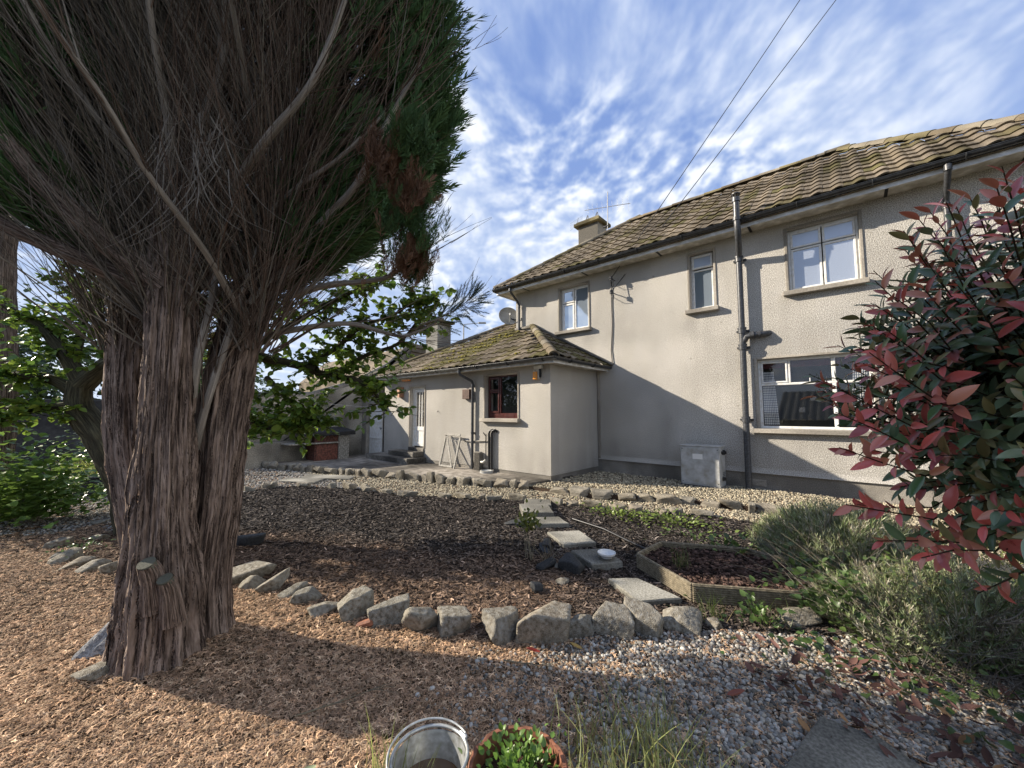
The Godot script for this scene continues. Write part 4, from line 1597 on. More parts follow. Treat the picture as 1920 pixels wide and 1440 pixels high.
	var dr := thing("drain_block", "short pale concrete block beside the black waste pipes", "block")
	put("block", bm, M.concrete, dr)
	bm = MB.new()
	bm.tube(PackedVector3Array([Vector3(-6.6, 0.33, zf + 0.08), Vector3(-6.52, 0.33, zf + 0.1), Vector3(-6.47, 0.38, zf + 0.06)]), PackedFloat32Array([0.03, 0.03, 0.03]), 8)
	put("trap", bm, M.cream_plastic, dr)
	bm = MB.new()
	bm.lathe([Vector2(0.15, 0), Vector2(0.15, 0.05), Vector2(0.12, 0.055), Vector2(0.1, 0.035), Vector2(0.0, 0.035)], 18, Transform3D(Basis.IDENTITY, Vector3(-6.3, 0.125, zf + 0.2)))
	tag(put("drain_gully", bm, M.steel_grey), "round grey drain gully at the foot of the waste pipes", "drain")
	# stepping-off stones where the path meets the terrace: the retaining edge of the terrace
	stone_edging("terrace_edging", "low rough stone edging in front of the concrete terrace", TERRACE, 0.3, 0.17, 0.0)
	stone_edging("gravel_edging", "low sunlit sandstone edging along the gravel by the house", STRIP.slice(1, 8), 0.36, 0.12, 0.0)
	# clothes line between the boundary wall and the extension
	bm = MB.new()
	bm.cyl(Vector3(-10.98, 1.62, 2.0), Vector3(-12.2, 1.9, 5.6), 0.004, 0.004, 4)
	tag(put("clothes_line", bm, M.pale_wire), "thin pale clothes line stretched across the grey yard wall", "clothes line")
	# two old slabs on the path below the terrace, and the concrete path at the left
	slab_thing("flat worn slab on the gravel path, nearer the terrace edge", [[-9.7, 4.75], [-8.6, 4.1], [-8.3, 4.4], [-9.35, 5.05]], 0.05)
	slab_thing("flat worn slab on the gravel path, nearer the mulch bed", [[-9.6, 5.25], [-8.8, 4.72], [-8.5, 5.05], [-9.3, 5.5]], 0.04)


func slab_thing(label: String, pts: Array, h: float, mat := "slab", group := "stepping slabs") -> void:
	var m := MB.new()
	var pp := poly(pts)
	var cx := Vector2.ZERO
	for p in pp:
		cx += p / pp.size()
	# split every side, wobble it, then lay a slightly domed top with a worn rim
	var ring := PackedVector2Array()
	for i in pp.size():
		for k in 5:
			var q := pp[i].lerp(pp[(i + 1) % pp.size()], k / 5.0)
			ring.append(q + Vector2(rf(-0.006, 0.006), rf(-0.006, 0.006)))
	if Geometry2D.is_polygon_clockwise(ring):
		ring.reverse()
	# ring is counter-clockwise in (x, z): clockwise seen from above
	ring.reverse()
	var y0 := ground_h(cx.x, cx.y)
	var n := ring.size()
	var top := Vector3(cx.x, y0 + h, cx.y)
	for i in n:
		var a := ring[i]
		var b := ring[(i + 1) % n]
		var ai := a.lerp(cx, 0.04)
		var bi := b.lerp(cx, 0.04)
		var A := Vector3(ai.x, y0 + h, ai.y)
		var B := Vector3(bi.x, y0 + h, bi.y)
		var A1 := Vector3(a.x, y0 + h - 0.01, a.y)
		var B1 := Vector3(b.x, y0 + h - 0.01, b.y)
		var A0 := Vector3(a.x, y0 - 0.1, a.y)
		var B0 := Vector3(b.x, y0 - 0.1, b.y)
		if (A - top).cross(B - top).y > 0:
			m.tri(top, A, B)
			m.quad(A1, B1, B, A)
			m.quad(A0, B0, B1, A1)
		else:
			m.tri(top, B, A)
			m.quad(B1, A1, A, B)
			m.quad(B0, A0, A1, B1)
	tag(put("paving_slab", m, M[mat]), label, "paving slab", group)


# ---------------------------------------------------------------- neighbours, boundary, stones
func build_neighbours() -> void:
	# the outbuilding's gable that closes the yard on the left
	var nb := thing("outbuilding", "neighbouring outbuilding with weathered grey gable wall closing the yard", "building")
	var prof := [Vector2(5.5, -0.1), Vector2(5.5, 1.9), Vector2(3.7, 1.98), Vector2(2.3, 2.45), Vector2(1.11, 3.13), Vector2(0.11, 4.05), Vector2(-1.5, 3.9), Vector2(-5.0, 2.6), Vector2(-5.0, -0.1)]
	var xw := -12.2
	var m := MB.new()
	var i0 := 0
	for k in range(1, prof.size() - 2):   # fan from the foot of the wall, cut fine for the weathering
		m.tri(Vector3(xw, prof[0].y, prof[0].x), Vector3(xw, prof[k + 1].y, prof[k + 1].x), Vector3(xw, prof[k].y, prof[k].x))
	m.tri(Vector3(xw, prof[0].y, prof[0].x), Vector3(xw, prof[8].y, prof[8].x), Vector3(xw, prof[7].y, prof[7].x))
	for i in m.n.size():
		m.n[i] = Vector3.RIGHT
	for k in prof.size() - 1:
		var a: Vector2 = prof[k]
		var b: Vector2 = prof[k + 1]
		m.quad(Vector3(xw, a.y, a.x), Vector3(xw, b.y, b.x), Vector3(xw - 0.3, b.y, b.x), Vector3(xw - 0.3, a.y, a.x))
	put("wall", m, M.old_render, nb)
	m = MB.new()
	m.box(Vector3(xw - 0.3, -0.1, 3.92), Vector3(xw + 0.25, 0.68, 5.45), 0.03)
	put("wall_foot", m, M.old_render, nb)
	m = MB.new()
	for k in [1, 2, 3, 4]:   # coping along the sloping verge
		var a: Vector2 = prof[k]
		var b: Vector2 = prof[k + 1]
		m.tube(PackedVector3Array([Vector3(xw - 0.14, a.y + 0.03, a.x), Vector3(xw - 0.14, b.y + 0.03, b.x)]), PackedFloat32Array([0.13, 0.13]), 6)
	put("coping", m, M.concrete, nb)
	# slated slopes that show over the extension's hip
	for r in 7:
		var t0 := r / 7.0
		var t1 := (r + 1) / 7.0
		m = MB.new()
		var pa := Vector3(-11.43, 2.75, 1.05).lerp(Vector3(-12.3, 4.1, 0.1), t0)
		var pb := Vector3(-11.43, 2.75, 1.05).lerp(Vector3(-12.3, 4.1, 0.1), t1)
		var pc := Vector3(-11.43, 2.75, -3.0).lerp(Vector3(-12.3, 3.95, -3.0), t1)
		var pd := Vector3(-11.43, 2.75, -3.0).lerp(Vector3(-12.3, 3.95, -3.0), t0)
		var up := Vector3(0.03, 0.025, 0)
		m.quad(pa + up, pd + up, pc, pb)
		m.quad(pa, pd, pd + up, pa + up)
		put("slate_course", m, M.tile_b if r % 3 else M.tile, nb)
	m = MB.new()
	m.quad(Vector3(-20, 2.9, 1.3), Vector3(-12.5, 2.9, 1.3), Vector3(-12.5, 4.0, 0.1), Vector3(-20, 4.0, 0.1))
	m.quad(Vector3(-20, -0.1, 1.3), Vector3(-12.5, -0.1, 1.3), Vector3(-12.5, 2.9, 1.3), Vector3(-20, 2.9, 1.3))
	put("roof_deck", m, M.tile, nb)
	# left chimney, over the extension's hip
	var ch := thing("chimney_stack", "square whitewashed chimney stack rising behind the extension roof", "chimney")
	m = MB.new()
	m.box(Vector3(-10.5, 2.3, 0.3), Vector3(-9.87, 4.42, 0.85), 0.012)
	put("stack", m, rough_mat("pale_render", [[0.1, lin(0.3, 0.29, 0.26)], [0.6, lin(0.5, 0.49, 0.45)], [1.0, lin(0.62, 0.6, 0.56)]], 0.06, 0.9, 0.4, 0.2, 0.3), ch)
	m = MB.new()
	m.box(Vector3(-10.53, 4.34, 0.27), Vector3(-9.84, 4.37, 0.88), 0.008)
	m.box(Vector3(-10.6, 4.421, 0.2), Vector3(-9.77, 4.5, 0.95), 0.02)
	put("cap", m, M.cap_moss, ch)
	pot(ch, Vector3(-10.35, 4.5, 0.58), M.cap, 0.1, 0.09)
	pot(ch, Vector3(-10.05, 4.5, 0.58), M.cap, 0.1, 0.1)
	# street lamp beyond
	var sl := thing("street_lamp", "thin grey street lamp far behind the extension roof", "street lamp")
	m = MB.new()
	var q := Vector3(-20.4, 0, -9.6)
	m.cyl(q, q + Vector3(0, 7.75, 0), 0.07, 0.045, 8)
	put("post", m, M.steel_grey, sl)
	m = MB.new()
	m.cyl(q + Vector3(0, 7.75, 0), q + Vector3(0.9, 7.85, -0.75), 0.03, 0.025, 6)
	put("arm", m, M.steel_grey, sl)
	m = MB.new()
	m.box(Vector3(-0.05, -0.05, -0.1), Vector3(0.5, 0.06, 0.1), 0.03, Transform3D(Basis(Vector3.UP, 0.7), q + Vector3(0.85, 7.85, -0.7)))
	put("head", m, M.steel_grey, sl)
	# yard gate between gable and extension
	var g := thing("yard_gate", "tall white-painted metal gate between the extension and the grey outbuilding", "gate")
	m = MB.new()
	m.box(Vector3(-11.86, 0.14, 1.98), Vector3(-11.12, 1.73, 2.0), 0.004)
	put("sheet", m, M.white_paint, g)
	for k in [0.15, 0.66, 1.18, 1.69]:
		m = MB.new()
		m.box(Vector3(-11.86, k, 2.001), Vector3(-11.12, k + 0.04, 2.025), 0.004)
		put("rail", m, M.white_paint, g)
	for k in [-11.86, -11.15]:
		m = MB.new()
		m.box(Vector3(k, 0.14, 2.002), Vector3(k + 0.03, 1.73, 2.022), 0.004)
		put("stile", m, M.white_paint, g)
	m = MB.new()
	m.box(Vector3(-11.2, 0.98, 2.03), Vector3(-11.08, 1.01, 2.05), 0.004)
	m.cyl(Vector3(-11.17, 0.95, 2.03), Vector3(-11.17, 1.04, 2.06), 0.012, 0.012, 6)
	put("bolt", m, M.aluminium, g)
	m = MB.new()
	m.box(Vector3(-12.19, -0.1, 1.9), Vector3(-11.9, 2.0, 2.12), 0.015)
	m.box(Vector3(-11.9, 1.76, 1.9), Vector3(-11.06, 2.02, 2.1), 0.015)
	put("gate_surround", m, M.plaster, g)
	# coal bunker
	var cb := thing("coal_bunker", "low coal bunker with red hatch and sloping black felt roof against the grey gable", "bunker")
	m = MB.new()
	m.box(Vector3(-12.19, -0.1, 2.9), Vector3(-11.42, 0.88, 3.23), 0.02)
	put("side_panel", m, M.grey_wood, cb)
	m = MB.new()
	m.box(Vector3(-12.19, -0.1, 3.231), Vector3(-11.45, 0.86, 3.9), 0.01)
	put("body", m, worn_mat("flaking_red", lin(0.19, 0.07, 0.05), 0.7, 0.85, 0.0, 0.3), cb)
	m = MB.new()
	m.box(Vector3(-11.449, 0.12, 3.26), Vector3(-11.425, 0.58, 3.86), 0.006)
	put("hatch", m, M.red_paint, cb)
	m = MB.new()
	m.box(Vector3(-12.1, 0.6, 3.25), Vector3(-11.36, 0.64, 4.6), 0.006)
	put("shelf", m, M.grey_wood, cb)
	m = MB.new()
	m.box(Vector3(-12.1, 0.66, 3.92), Vector3(-11.55, 0.86, 4.25), 0.03)
	put("stone_block", m, M.cap, cb)
	m = MB.new()
	m.box(Vector3(-0.45, 0, -0.82), Vector3(0.45, 0.045, 0.75), 0.01, Transform3D(Basis(Vector3.BACK, -0.12) * Basis(Vector3.RIGHT, 0.03), Vector3(-11.75, 0.93, 3.6)))
	put("roof_sheet", m, M.felt, cb)
	m = MB.new()
	m.box(Vector3(-11.34, 0.83, 2.78), Vector3(-11.3, 0.93, 4.35), 0.004)
	put("roof_edge", m, M.felt, cb)
	# dark boundary wall at the far left
	m = MB.new()
	m.box(Vector3(-16.3, -0.1, 5.4), Vector3(-16.0, 1.85, 22.0), 0.02)
	m.box(Vector3(-16.0, -0.1, 5.4), Vector3(-12.21, 1.85, 5.7), 0.02)
	tag(put("boundary_wall", m, M.dark_wall), "plain dark grey boundary wall behind the shrubs at the left", "wall")
	background_tree("dark round tree standing beyond the dark boundary wall at the far left", Vector3(-22, 0, 10.5), 3.2, 5.5, Color(0.05, 0.085, 0.03))
	background_tree("lighter bushy tree beyond the boundary wall, seen behind the cypress", Vector3(-21, 0, 5.0), 2.6, 4.4, Color(0.075, 0.12, 0.035))
	background_tree("tall dark tree at the edge beyond the boundary wall, left of the round one", Vector3(-21, 0, 17.0), 3.4, 6.5, Color(0.04, 0.07, 0.03))
	# the long shed behind the viewer that the kitchen window mirrors
	var sh := thing("corrugated_shed", "long shed with grey corrugated roof mirrored in the lower kitchen window", "shed")
	var so := Vector3(2.8, 0, 21.0)
	m = MB.new()
	m.box(Vector3(-6, -0.1, 0), Vector3(14, 1.0, 8.0), 0.02, Transform3D(Basis.IDENTITY, so))
	put("wall", m, M.old_render, sh)
	m = MB.new()
	var nn := 200
	var f := 0
	for i in nn + 1:
		var x := -6.3 + 20.6 * i / nn
		for k in 2:
			m.vert(so + Vector3(x, (1.05 if k == 0 else 2.95) + 0.04 * sin(i * 1.57), -0.3 if k == 0 else 4.0), Vector3(-cos(i * 1.57) * 0.4, 0.85, -0.4).normalized())
	for i in nn:
		f = i * 2
		m.face(f, f + 1, f + 3)
		m.face(f, f + 3, f + 2)
	m.quad(so + Vector3(14.3, 1.0, 8.3), so + Vector3(-6.3, 1.0, 8.3), so + Vector3(-6.3, 2.95, 4.0), so + Vector3(14.3, 2.95, 4.0))
	put("roof", m, worn_mat("old_sheeting", lin(0.22, 0.23, 0.24), 0.3, 0.6, 0.0, 1.5), sh)
	for r in 2:
		for k in 9:
			m = MB.new()
			var t0 := 0.2 + r * 0.4
			var t1 := t0 + 0.16
			var x0 := -5.2 + k * 2.1 + r * 0.5
			var a := Vector3(0, 1.12, -0.3).lerp(Vector3(0, 3.02, 4.0), t0)
			var b := Vector3(0, 1.12, -0.3).lerp(Vector3(0, 3.02, 4.0), t1)
			m.quad(so + a + Vector3(x0 + 0.3, 0, 0), so + a + Vector3(x0, 0, 0), so + b + Vector3(x0, 0, 0), so + b + Vector3(x0 + 0.3, 0, 0))
			put("skylight", m, M.porcelain, sh)


# an angular stone: the space within a dozen random planes, broken faces and worn corners
func rock_mesh(size: Vector3, sd: int, planes := 11, rough := 0.025, n := 11) -> MB:
	var r := RandomNumberGenerator.new()
	r.seed = sd * 7919 + 13
	var ns := []
	var hs := []
	for k in planes:
		var d := Vector3(r.randfn(), r.randfn() * 0.8, r.randfn()).normalized()
		ns.append(d)
		hs.append(r.randf_range(0.52, 0.95))
	for k in 6:
		var d := Vector3.ZERO
		d[k / 2] = 1.0 if k % 2 == 0 else -1.0
		ns.append((d + Vector3(r.randf_range(-0.22, 0.22), r.randf_range(-0.22, 0.22), r.randf_range(-0.22, 0.22))).normalized())
		hs.append(r.randf_range(0.85, 1.0))
	var m := MB.new()
	var g := r.randf_range(0.82, 1.12)
	var warm := r.randf_range(-0.04, 0.05)
	for ax in 3:
		for s in [-1.0, 1.0]:
			var f := m.v.size()
			for i in n + 1:
				for j in n + 1:
					var p := Vector3.ZERO
					p[ax] = s
					p[(ax + 1) % 3] = s * tan((float(i) / n * 2.0 - 1.0) * PI / 4)
					p[(ax + 2) % 3] = tan((float(j) / n * 2.0 - 1.0) * PI / 4)
					p = p.normalized()
					var best := 9.0
					var near := 9.0
					for k in ns.size():
						var c: float = p.dot(ns[k])
						if c > 0.08:
							var h: float = hs[k] / c
							if h < best:
								near = best
								best = h
							elif h < near:
								near = h
					best -= 0.035 * exp(-(near - best) * 30.0)   # rub the edges off
					best += nz.get_noise_3dv(p * 3.0 + Vector3.ONE * sd) * rough * 2.0 + nz.get_noise_3dv(p * 9.0 + Vector3.ONE * sd) * rough
					var li := clampf(nz.get_noise_3dv(p * 2.6 + Vector3.ONE * (sd + 50)) * 1.3, -1.0, 1.0)
					var t := g + li * 0.14
					m.col = Color(t + warm, t, t - warm)
					if nz.get_noise_3dv(p * 5.5 + Vector3.ONE * (sd + 9)) > 0.36:   # pale lichen spots
						m.col = Color(1.45, 1.45, 1.4) * g
					m.vert(p * best * size * 0.5, p)
			for i in n:
				for j in n:
					var a := f + i * (n + 1) + j
					m.face(a, a + n + 1, a + n + 2)
					m.face(a, a + n + 2, a + 1)
	# soft normals from the faces, so that facets read but the mesh does not
	var acc := PackedVector3Array()
	acc.resize(m.v.size())
	for k in range(0, m.ix.size(), 3):
		var a := m.ix[k]
		var b := m.ix[k + 1]
		var c := m.ix[k + 2]
		var nn := (m.v[c] - m.v[a]).cross(m.v[b] - m.v[a])
		acc[a] += nn
		acc[b] += nn
		acc[c] += nn
	var by := {}
	for i in m.v.size():
		var key := m.v[i].snapped(Vector3.ONE * 0.0005)
		by[key] = by.get(key, Vector3.ZERO) + acc[i]
	for i in m.v.size():
		m.n[i] = by[m.v[i].snapped(Vector3.ONE * 0.0005)].normalized()
	return m


func stone_edging(called: String, label: String, line: Array, l: float, h: float, y: float) -> void:
	var e := thing(called, label, "stone edging")
	var kinds := []
	for k in 7:
		kinds.append(rock_mesh(Vector3(1, 1, 1), 300 + k + called.hash() % 50, 4 + k % 3, 0.035, 10).mesh())
	var pts := poly(line)
	for i in pts.size() - 1:
		var a := pts[i]
		var b := pts[i + 1]
		var d := (b - a).normalized()
		var t := 0.0
		var len := a.distance_to(b)
		while t < len - 0.05:
			var w := minf(l * rf(0.55, 1.35), len - t + 0.03)
			var p := a + d * (t + w / 2)
			var hh := h * rf(0.8, 1.25)
			var bs := Basis(Vector3.UP, -d.angle() + rf(-0.12, 0.12)).scaled_local(Vector3(w * 1.02, hh * 1.25, rf(0.16, 0.24)))
			put("stone", kinds[rng.randi() % 7], M.stone, e, Transform3D(bs, Vector3(p.x + rf(-0.03, 0.03), y + hh * 0.45, p.y + rf(-0.03, 0.03))))
			t += w + rf(0.0, 0.025)


# each loose stone: x, z of its foot nearest the viewer, width, height, depth, yaw, tilt, planes
func build_stones() -> void:
	var L := [
		[-4.36, 7.46, 0.19, 0.10, 0.2, 0.2, 0.1, "flat pale stone in the border, nearest the cypress trunk on its right"],
		[-4.11, 7.36, 0.42, 0.15, 0.3, 0.1, 0.25, "broad flat pale stone second along the border from the trunk"],
		[-3.88, 7.43, 0.2, 0.13, 0.16, -0.2, 0.0, "small rough stone in front of the broad flat one"],
		[-3.68, 7.31, 0.27, 0.19, 0.2, 0.4, 0.3, "grey-brown triangular stone left of the elongated pale one"],
		[-3.48, 7.23, 0.25, 0.11, 0.13, 0.5, 0.2, "elongated pale stone lying aslant in the needles"],
		[-3.27, 7.22, 0.2, 0.12, 0.17, -0.3, 0.3, "wedge-shaped pinkish stone right of the elongated pale stone"],
		[-2.97, 7.18, 0.23, 0.12, 0.13, 0.2, 0.0, "whitish low knobbly stone left of the upright pointed stone"],
		[-2.74, 7.07, 0.21, 0.27, 0.15, 0.35, 0.25, "upright pointed brown stone with a fragment of red brick at its foot"],
		[-2.52, 6.95, 0.26, 0.24, 0.12, -0.1, 0.1, "square-topped pale green slab stone in the curved border"],
		[-2.23, 6.86, 0.30, 0.25, 0.16, 0.1, -0.25, "grey ribbed boulder leaning right between square and pyramid stones"],
		[-2.04, 6.75, 0.31, 0.22, 0.2, 0.0, 0.0, "pyramid-shaped pale stone with a sharp peak"],
		[-1.76, 6.60, 0.25, 0.26, 0.2, 0.2, 0.0, "rounded lichen-spotted stone left of the biggest stone"],
		[-1.57, 6.41, 0.34, 0.32, 0.22, 0.0, 0.0, "biggest square lichen-spotted boulder in the border"],
		[-1.40, 6.21, 0.22, 0.26, 0.16, 0.1, -0.1, "tapering grey-brown stone right of the biggest boulder"],
		[-1.26, 6.07, 0.25, 0.25, 0.17, 0.0, 0.0, "brown stone with a broken notch, third right of the biggest"],
		[-1.11, 5.89, 0.24, 0.23, 0.16, -0.2, -0.1, "grey angular stone with split left face near the lower stepping slab"],
		[-0.93, 5.69, 0.24, 0.17, 0.22, 0.0, 0.2, "low humped stone half sunk at the end of the border"],
		[-0.77, 5.50, 0.15, 0.09, 0.14, 0.3, 0.0, "small rounded brown stone in front of the planter"],
		[-0.35, 5.11, 0.26, 0.17, 0.2, 0.4, 0.2, "dark shaded stone at the foot of the brambles"],
		[-6.16, 8.51, 0.22, 0.10, 0.14, 0.6, 0.4, "thin stone leftmost of the slanting row left of the trunk"],
		[-5.92, 8.46, 0.26, 0.10, 0.14, 0.6, 0.4, "thin slanting stone second from left in the row left of the trunk"],
		[-5.67, 8.38, 0.30, 0.10, 0.14, 0.6, 0.4, "longest slanting stone in the row left of the trunk"],
		[-5.46, 8.25, 0.25, 0.12, 0.14, 0.6, 0.5, "slanting dark-faced stone nearest the trunk on its left"],
		[-5.26, 8.18, 0.13, 0.14, 0.12, 0.2, 0.2, "small stone half hidden behind the trunk's left side"],
		[-7.68, 8.15, 0.30, 0.10, 0.2, 0.5, 0.1, "flat grey stone on the gravel behind the row of slanting stones"],
		[-6.69, 8.51, 0.24, 0.12, 0.2, 0.5, 0.2, "brown flat stone at the far end of the slanting row"],
		[-6.77, 8.20, 0.22, 0.08, 0.15, 0.4, 0.1, "low flat stone between the slanting row and the gravel"],
		[-3.16, 8.32, 0.2, 0.09, 0.13, 0.3, 0.0, "smooth whitish stone lying at the near foot of the trunk"],
		[-1.95, 5.6, 0.12, 0.08, 0.1, 0.3, 0.0, "small brown lump of stone on the mulch below the bowl slab"],
		[-2.18, 5.32, 0.08, 0.06, 0.07, 0.1, 0.0, "small white pebble stone beside black slate fragments"],
	]
	for k in L.size():
		var s: Array = L[k]
		var dir := Vector3(s[0] - EYE.x, 0, s[1] - EYE.z).normalized()
		var foot: Vector3 = Vector3(s[0], ground_h(s[0], s[1]), s[1]) + dir * (s[4] * 0.45)
		var sink: float = s[3] * 0.16
		var m := rock_mesh(Vector3(s[2] * 1.08, (s[3] * 0.68 + sink) * 1.0, s[4] * 1.1), 40 + k, {8: 1, 12: 1, 15: 2, 1: 2, 14: 3}.get(k, 6 + k % 5), 0.022, 18 if s[3] > 0.15 else 12)
		var yaw := atan2(-dir.x, -dir.z)
		var o := put("border_stone", m, M.stone, self, Transform3D(Basis(Vector3.UP, yaw + s[5]) * Basis(Vector3.BACK, s[6] * 0.6), foot + Vector3(0, s[3] * 0.28 - sink * 0.5, 0)))
		tag(o, s[7], "stone", "loose stones round the beds")
	# weathered pale slab of stone leaning on the trunk
	var lm := rock_mesh(Vector3(0.17, 0.27, 0.06), 88, 5, 0.05, 14)
	for i in lm.v.size():
		lm.v[i].z += 0.012 * sin(lm.v[i].x * 90.0)
	var lo := put("leaning_stone", lm, rough_mat("white_stone", [[0.2, lin(0.2, 0.2, 0.2)], [0.5, lin(0.5, 0.5, 0.49)], [0.9, lin(0.72, 0.72, 0.7)]], 0.03, 0.4, 0.4, 0.1, 0.2, 0.7, false), self, Transform3D(Basis(Vector3.UP, 0.6) * Basis(Vector3.BACK, -0.55) * Basis(Vector3.RIGHT, -0.5), Vector3(-3.5, 0.09, 8.3)))
	tag(lo, "ridged silvery-white slab of stone leaning on the trunk's left foot", "stone", "loose stones round the beds")
	# red brick fragment
	var bm := MB.new()
	bm.box(Vector3(-0.06, 0, -0.04), Vector3(0.06, 0.05, 0.04), 0.012, Transform3D(Basis(Vector3.UP, 0.7) * Basis(Vector3.BACK, 0.3), Vector3(-2.62, 0.0, 7.05)))
	tag(put("brick_fragment", bm, M.terracotta), "broken piece of red brick at the foot of the upright stone", "brick")
	# black slates and dark stones by the bowl slab
	var D := [[-2.05, 5.25, 0.26, 0.13, 0.22, "black slate block under the slab with the bowl"], [-2.28, 5.42, 0.18, 0.07, 0.12, "black slate fragment left of the bowl slab"], [-2.55, 5.05, 0.24, 0.06, 0.1, "flat black slate behind the sapling"], [-5.2, 7.1, 0.3, 0.12, 0.2, "dark green slate boulder just right of the trunk"], [-2.62, 4.9, 0.3, 0.08, 0.12, "flat black slate shard beside the fourth stepping slab"], [-3.4, 4.5, 0.34, 0.06, 0.2, "black slate edging under the third stepping slab"], [-2.05, 5.85, 0.12, 0.07, 0.1, "black pebble by the dead plant stems"]]
	for k in D.size():
		var s: Array = D[k]
		var m := rock_mesh(Vector3(s[2], s[3] * 1.3, s[4]), 140 + k, 6, 0.03, 10)
		tag(put("slate_stone", m, M.slate_stone, self, Transform3D(Basis(Vector3.UP, k * 1.3) * Basis(Vector3.BACK, rf(-0.3, 0.3)), Vector3(s[0], s[3] * 0.35, s[1]))), s[5], "slate", "dark slates on the mulch")
	# the far rim of the mulch bed: pale loose stones in a broken row
	var kinds := []
	for k in 9:
		kinds.append(rock_mesh(Vector3.ONE, 200 + k, 5, 0.035, 11).mesh())
	var rim := poly(BED_BACK.slice(1, 15))
	var t := 0.0
	var nth := {}
	for i in rim.size() - 1:
		var a := rim[i]
		var b := rim[i + 1]
		var len := a.distance_to(b)
		while t < len:
			var p := a.lerp(b, t / len)
			var w := rf(0.14, 0.34)
			var o := MeshInstance3D.new()
			o.name = numbered("rim_stone", self)
			o.mesh = kinds[rng.randi() % 9]
			o.material_override = M.stone
			var far := p.x < -5.9
			o.transform = Transform3D(Basis(Vector3.UP, rf(-0.4, 0.4) - (b - a).angle()) .scaled_local(Vector3(w, rf(0.09, 0.2), rf(0.12, 0.2))), Vector3(p.x + rf(-0.05, 0.05), 0.03, p.y + rf(-0.05, 0.05)))
			add_child(o, true)
			var where := "left third" if p.x < -5.9 else ("middle" if p.x < -3.9 else "right end")
			nth[where] = nth.get(where, 0) + 1
			var size_word := "broad" if w > 0.26 else ("small" if w < 0.19 else "middling")
			tag(o, "%s pale stone, %s from left in the %s of the bed's far rim" % [size_word, ORD[nth[where]], where], "stone", "pale stones along the far rim of the mulch bed")
			t += w + (rf(0.0, 0.12) if rng.randf() < 0.75 else rf(0.2, 0.5))
		t -= len
	# stepping slabs from the house side towards the viewer
	var SL := [
		["stepping slab furthest from the viewer at the far rim of the mulch", [[-4.12, 3.46], [-3.77, 3.25], [-3.52, 3.55], [-3.86, 3.79]], 0.07],
		["second stepping slab from the far rim, raised on dark slate", [[-3.86, 3.92], [-3.53, 3.64], [-3.17, 3.98], [-3.5, 4.26]], 0.1],
		["third stepping slab from the far rim, pale and slanting", [[-3.4, 4.31], [-3.08, 3.99], [-2.8, 4.18], [-3.12, 4.5]], 0.07],
		["large pale stepping slab in the middle of the mulch", [[-2.84, 4.6], [-2.57, 4.3], [-2.2, 4.55], [-2.44, 4.85]], 0.05],
		["stepping slab that carries the white bowl", [[-2.26, 4.98], [-2.02, 4.7], [-1.72, 4.92], [-1.9, 5.18]], 0.075],
		["long stepping slab half covered with bark beside the planter", [[-1.66, 5.32], [-1.47, 5.14], [-1.06, 5.27], [-1.29, 5.55]], 0.05],
		["mottled grey slab in the gravel at the bottom edge of the view", [[-0.18, 6.05], [0.03, 6.02], [0.3, 6.2], [0.25, 6.7], [-0.3, 6.6]], 0.05],
	]
	for s in SL:
		slab_thing(s[0], s[1], s[2])
	slab_thing("cracked concrete path slab on the gravel far left behind the trunk", [[-12.5, 7.0], [-10.4, 6.2], [-10.0, 6.8], [-12.2, 7.9]], 0.04, "concrete", "")
	slab_thing("broad concrete pad on the gravel beside the black trough", [[-10.9, 9.2], [-10.3, 7.9], [-13.0, 7.95], [-14.2, 9.6]], 0.03, "concrete", "")


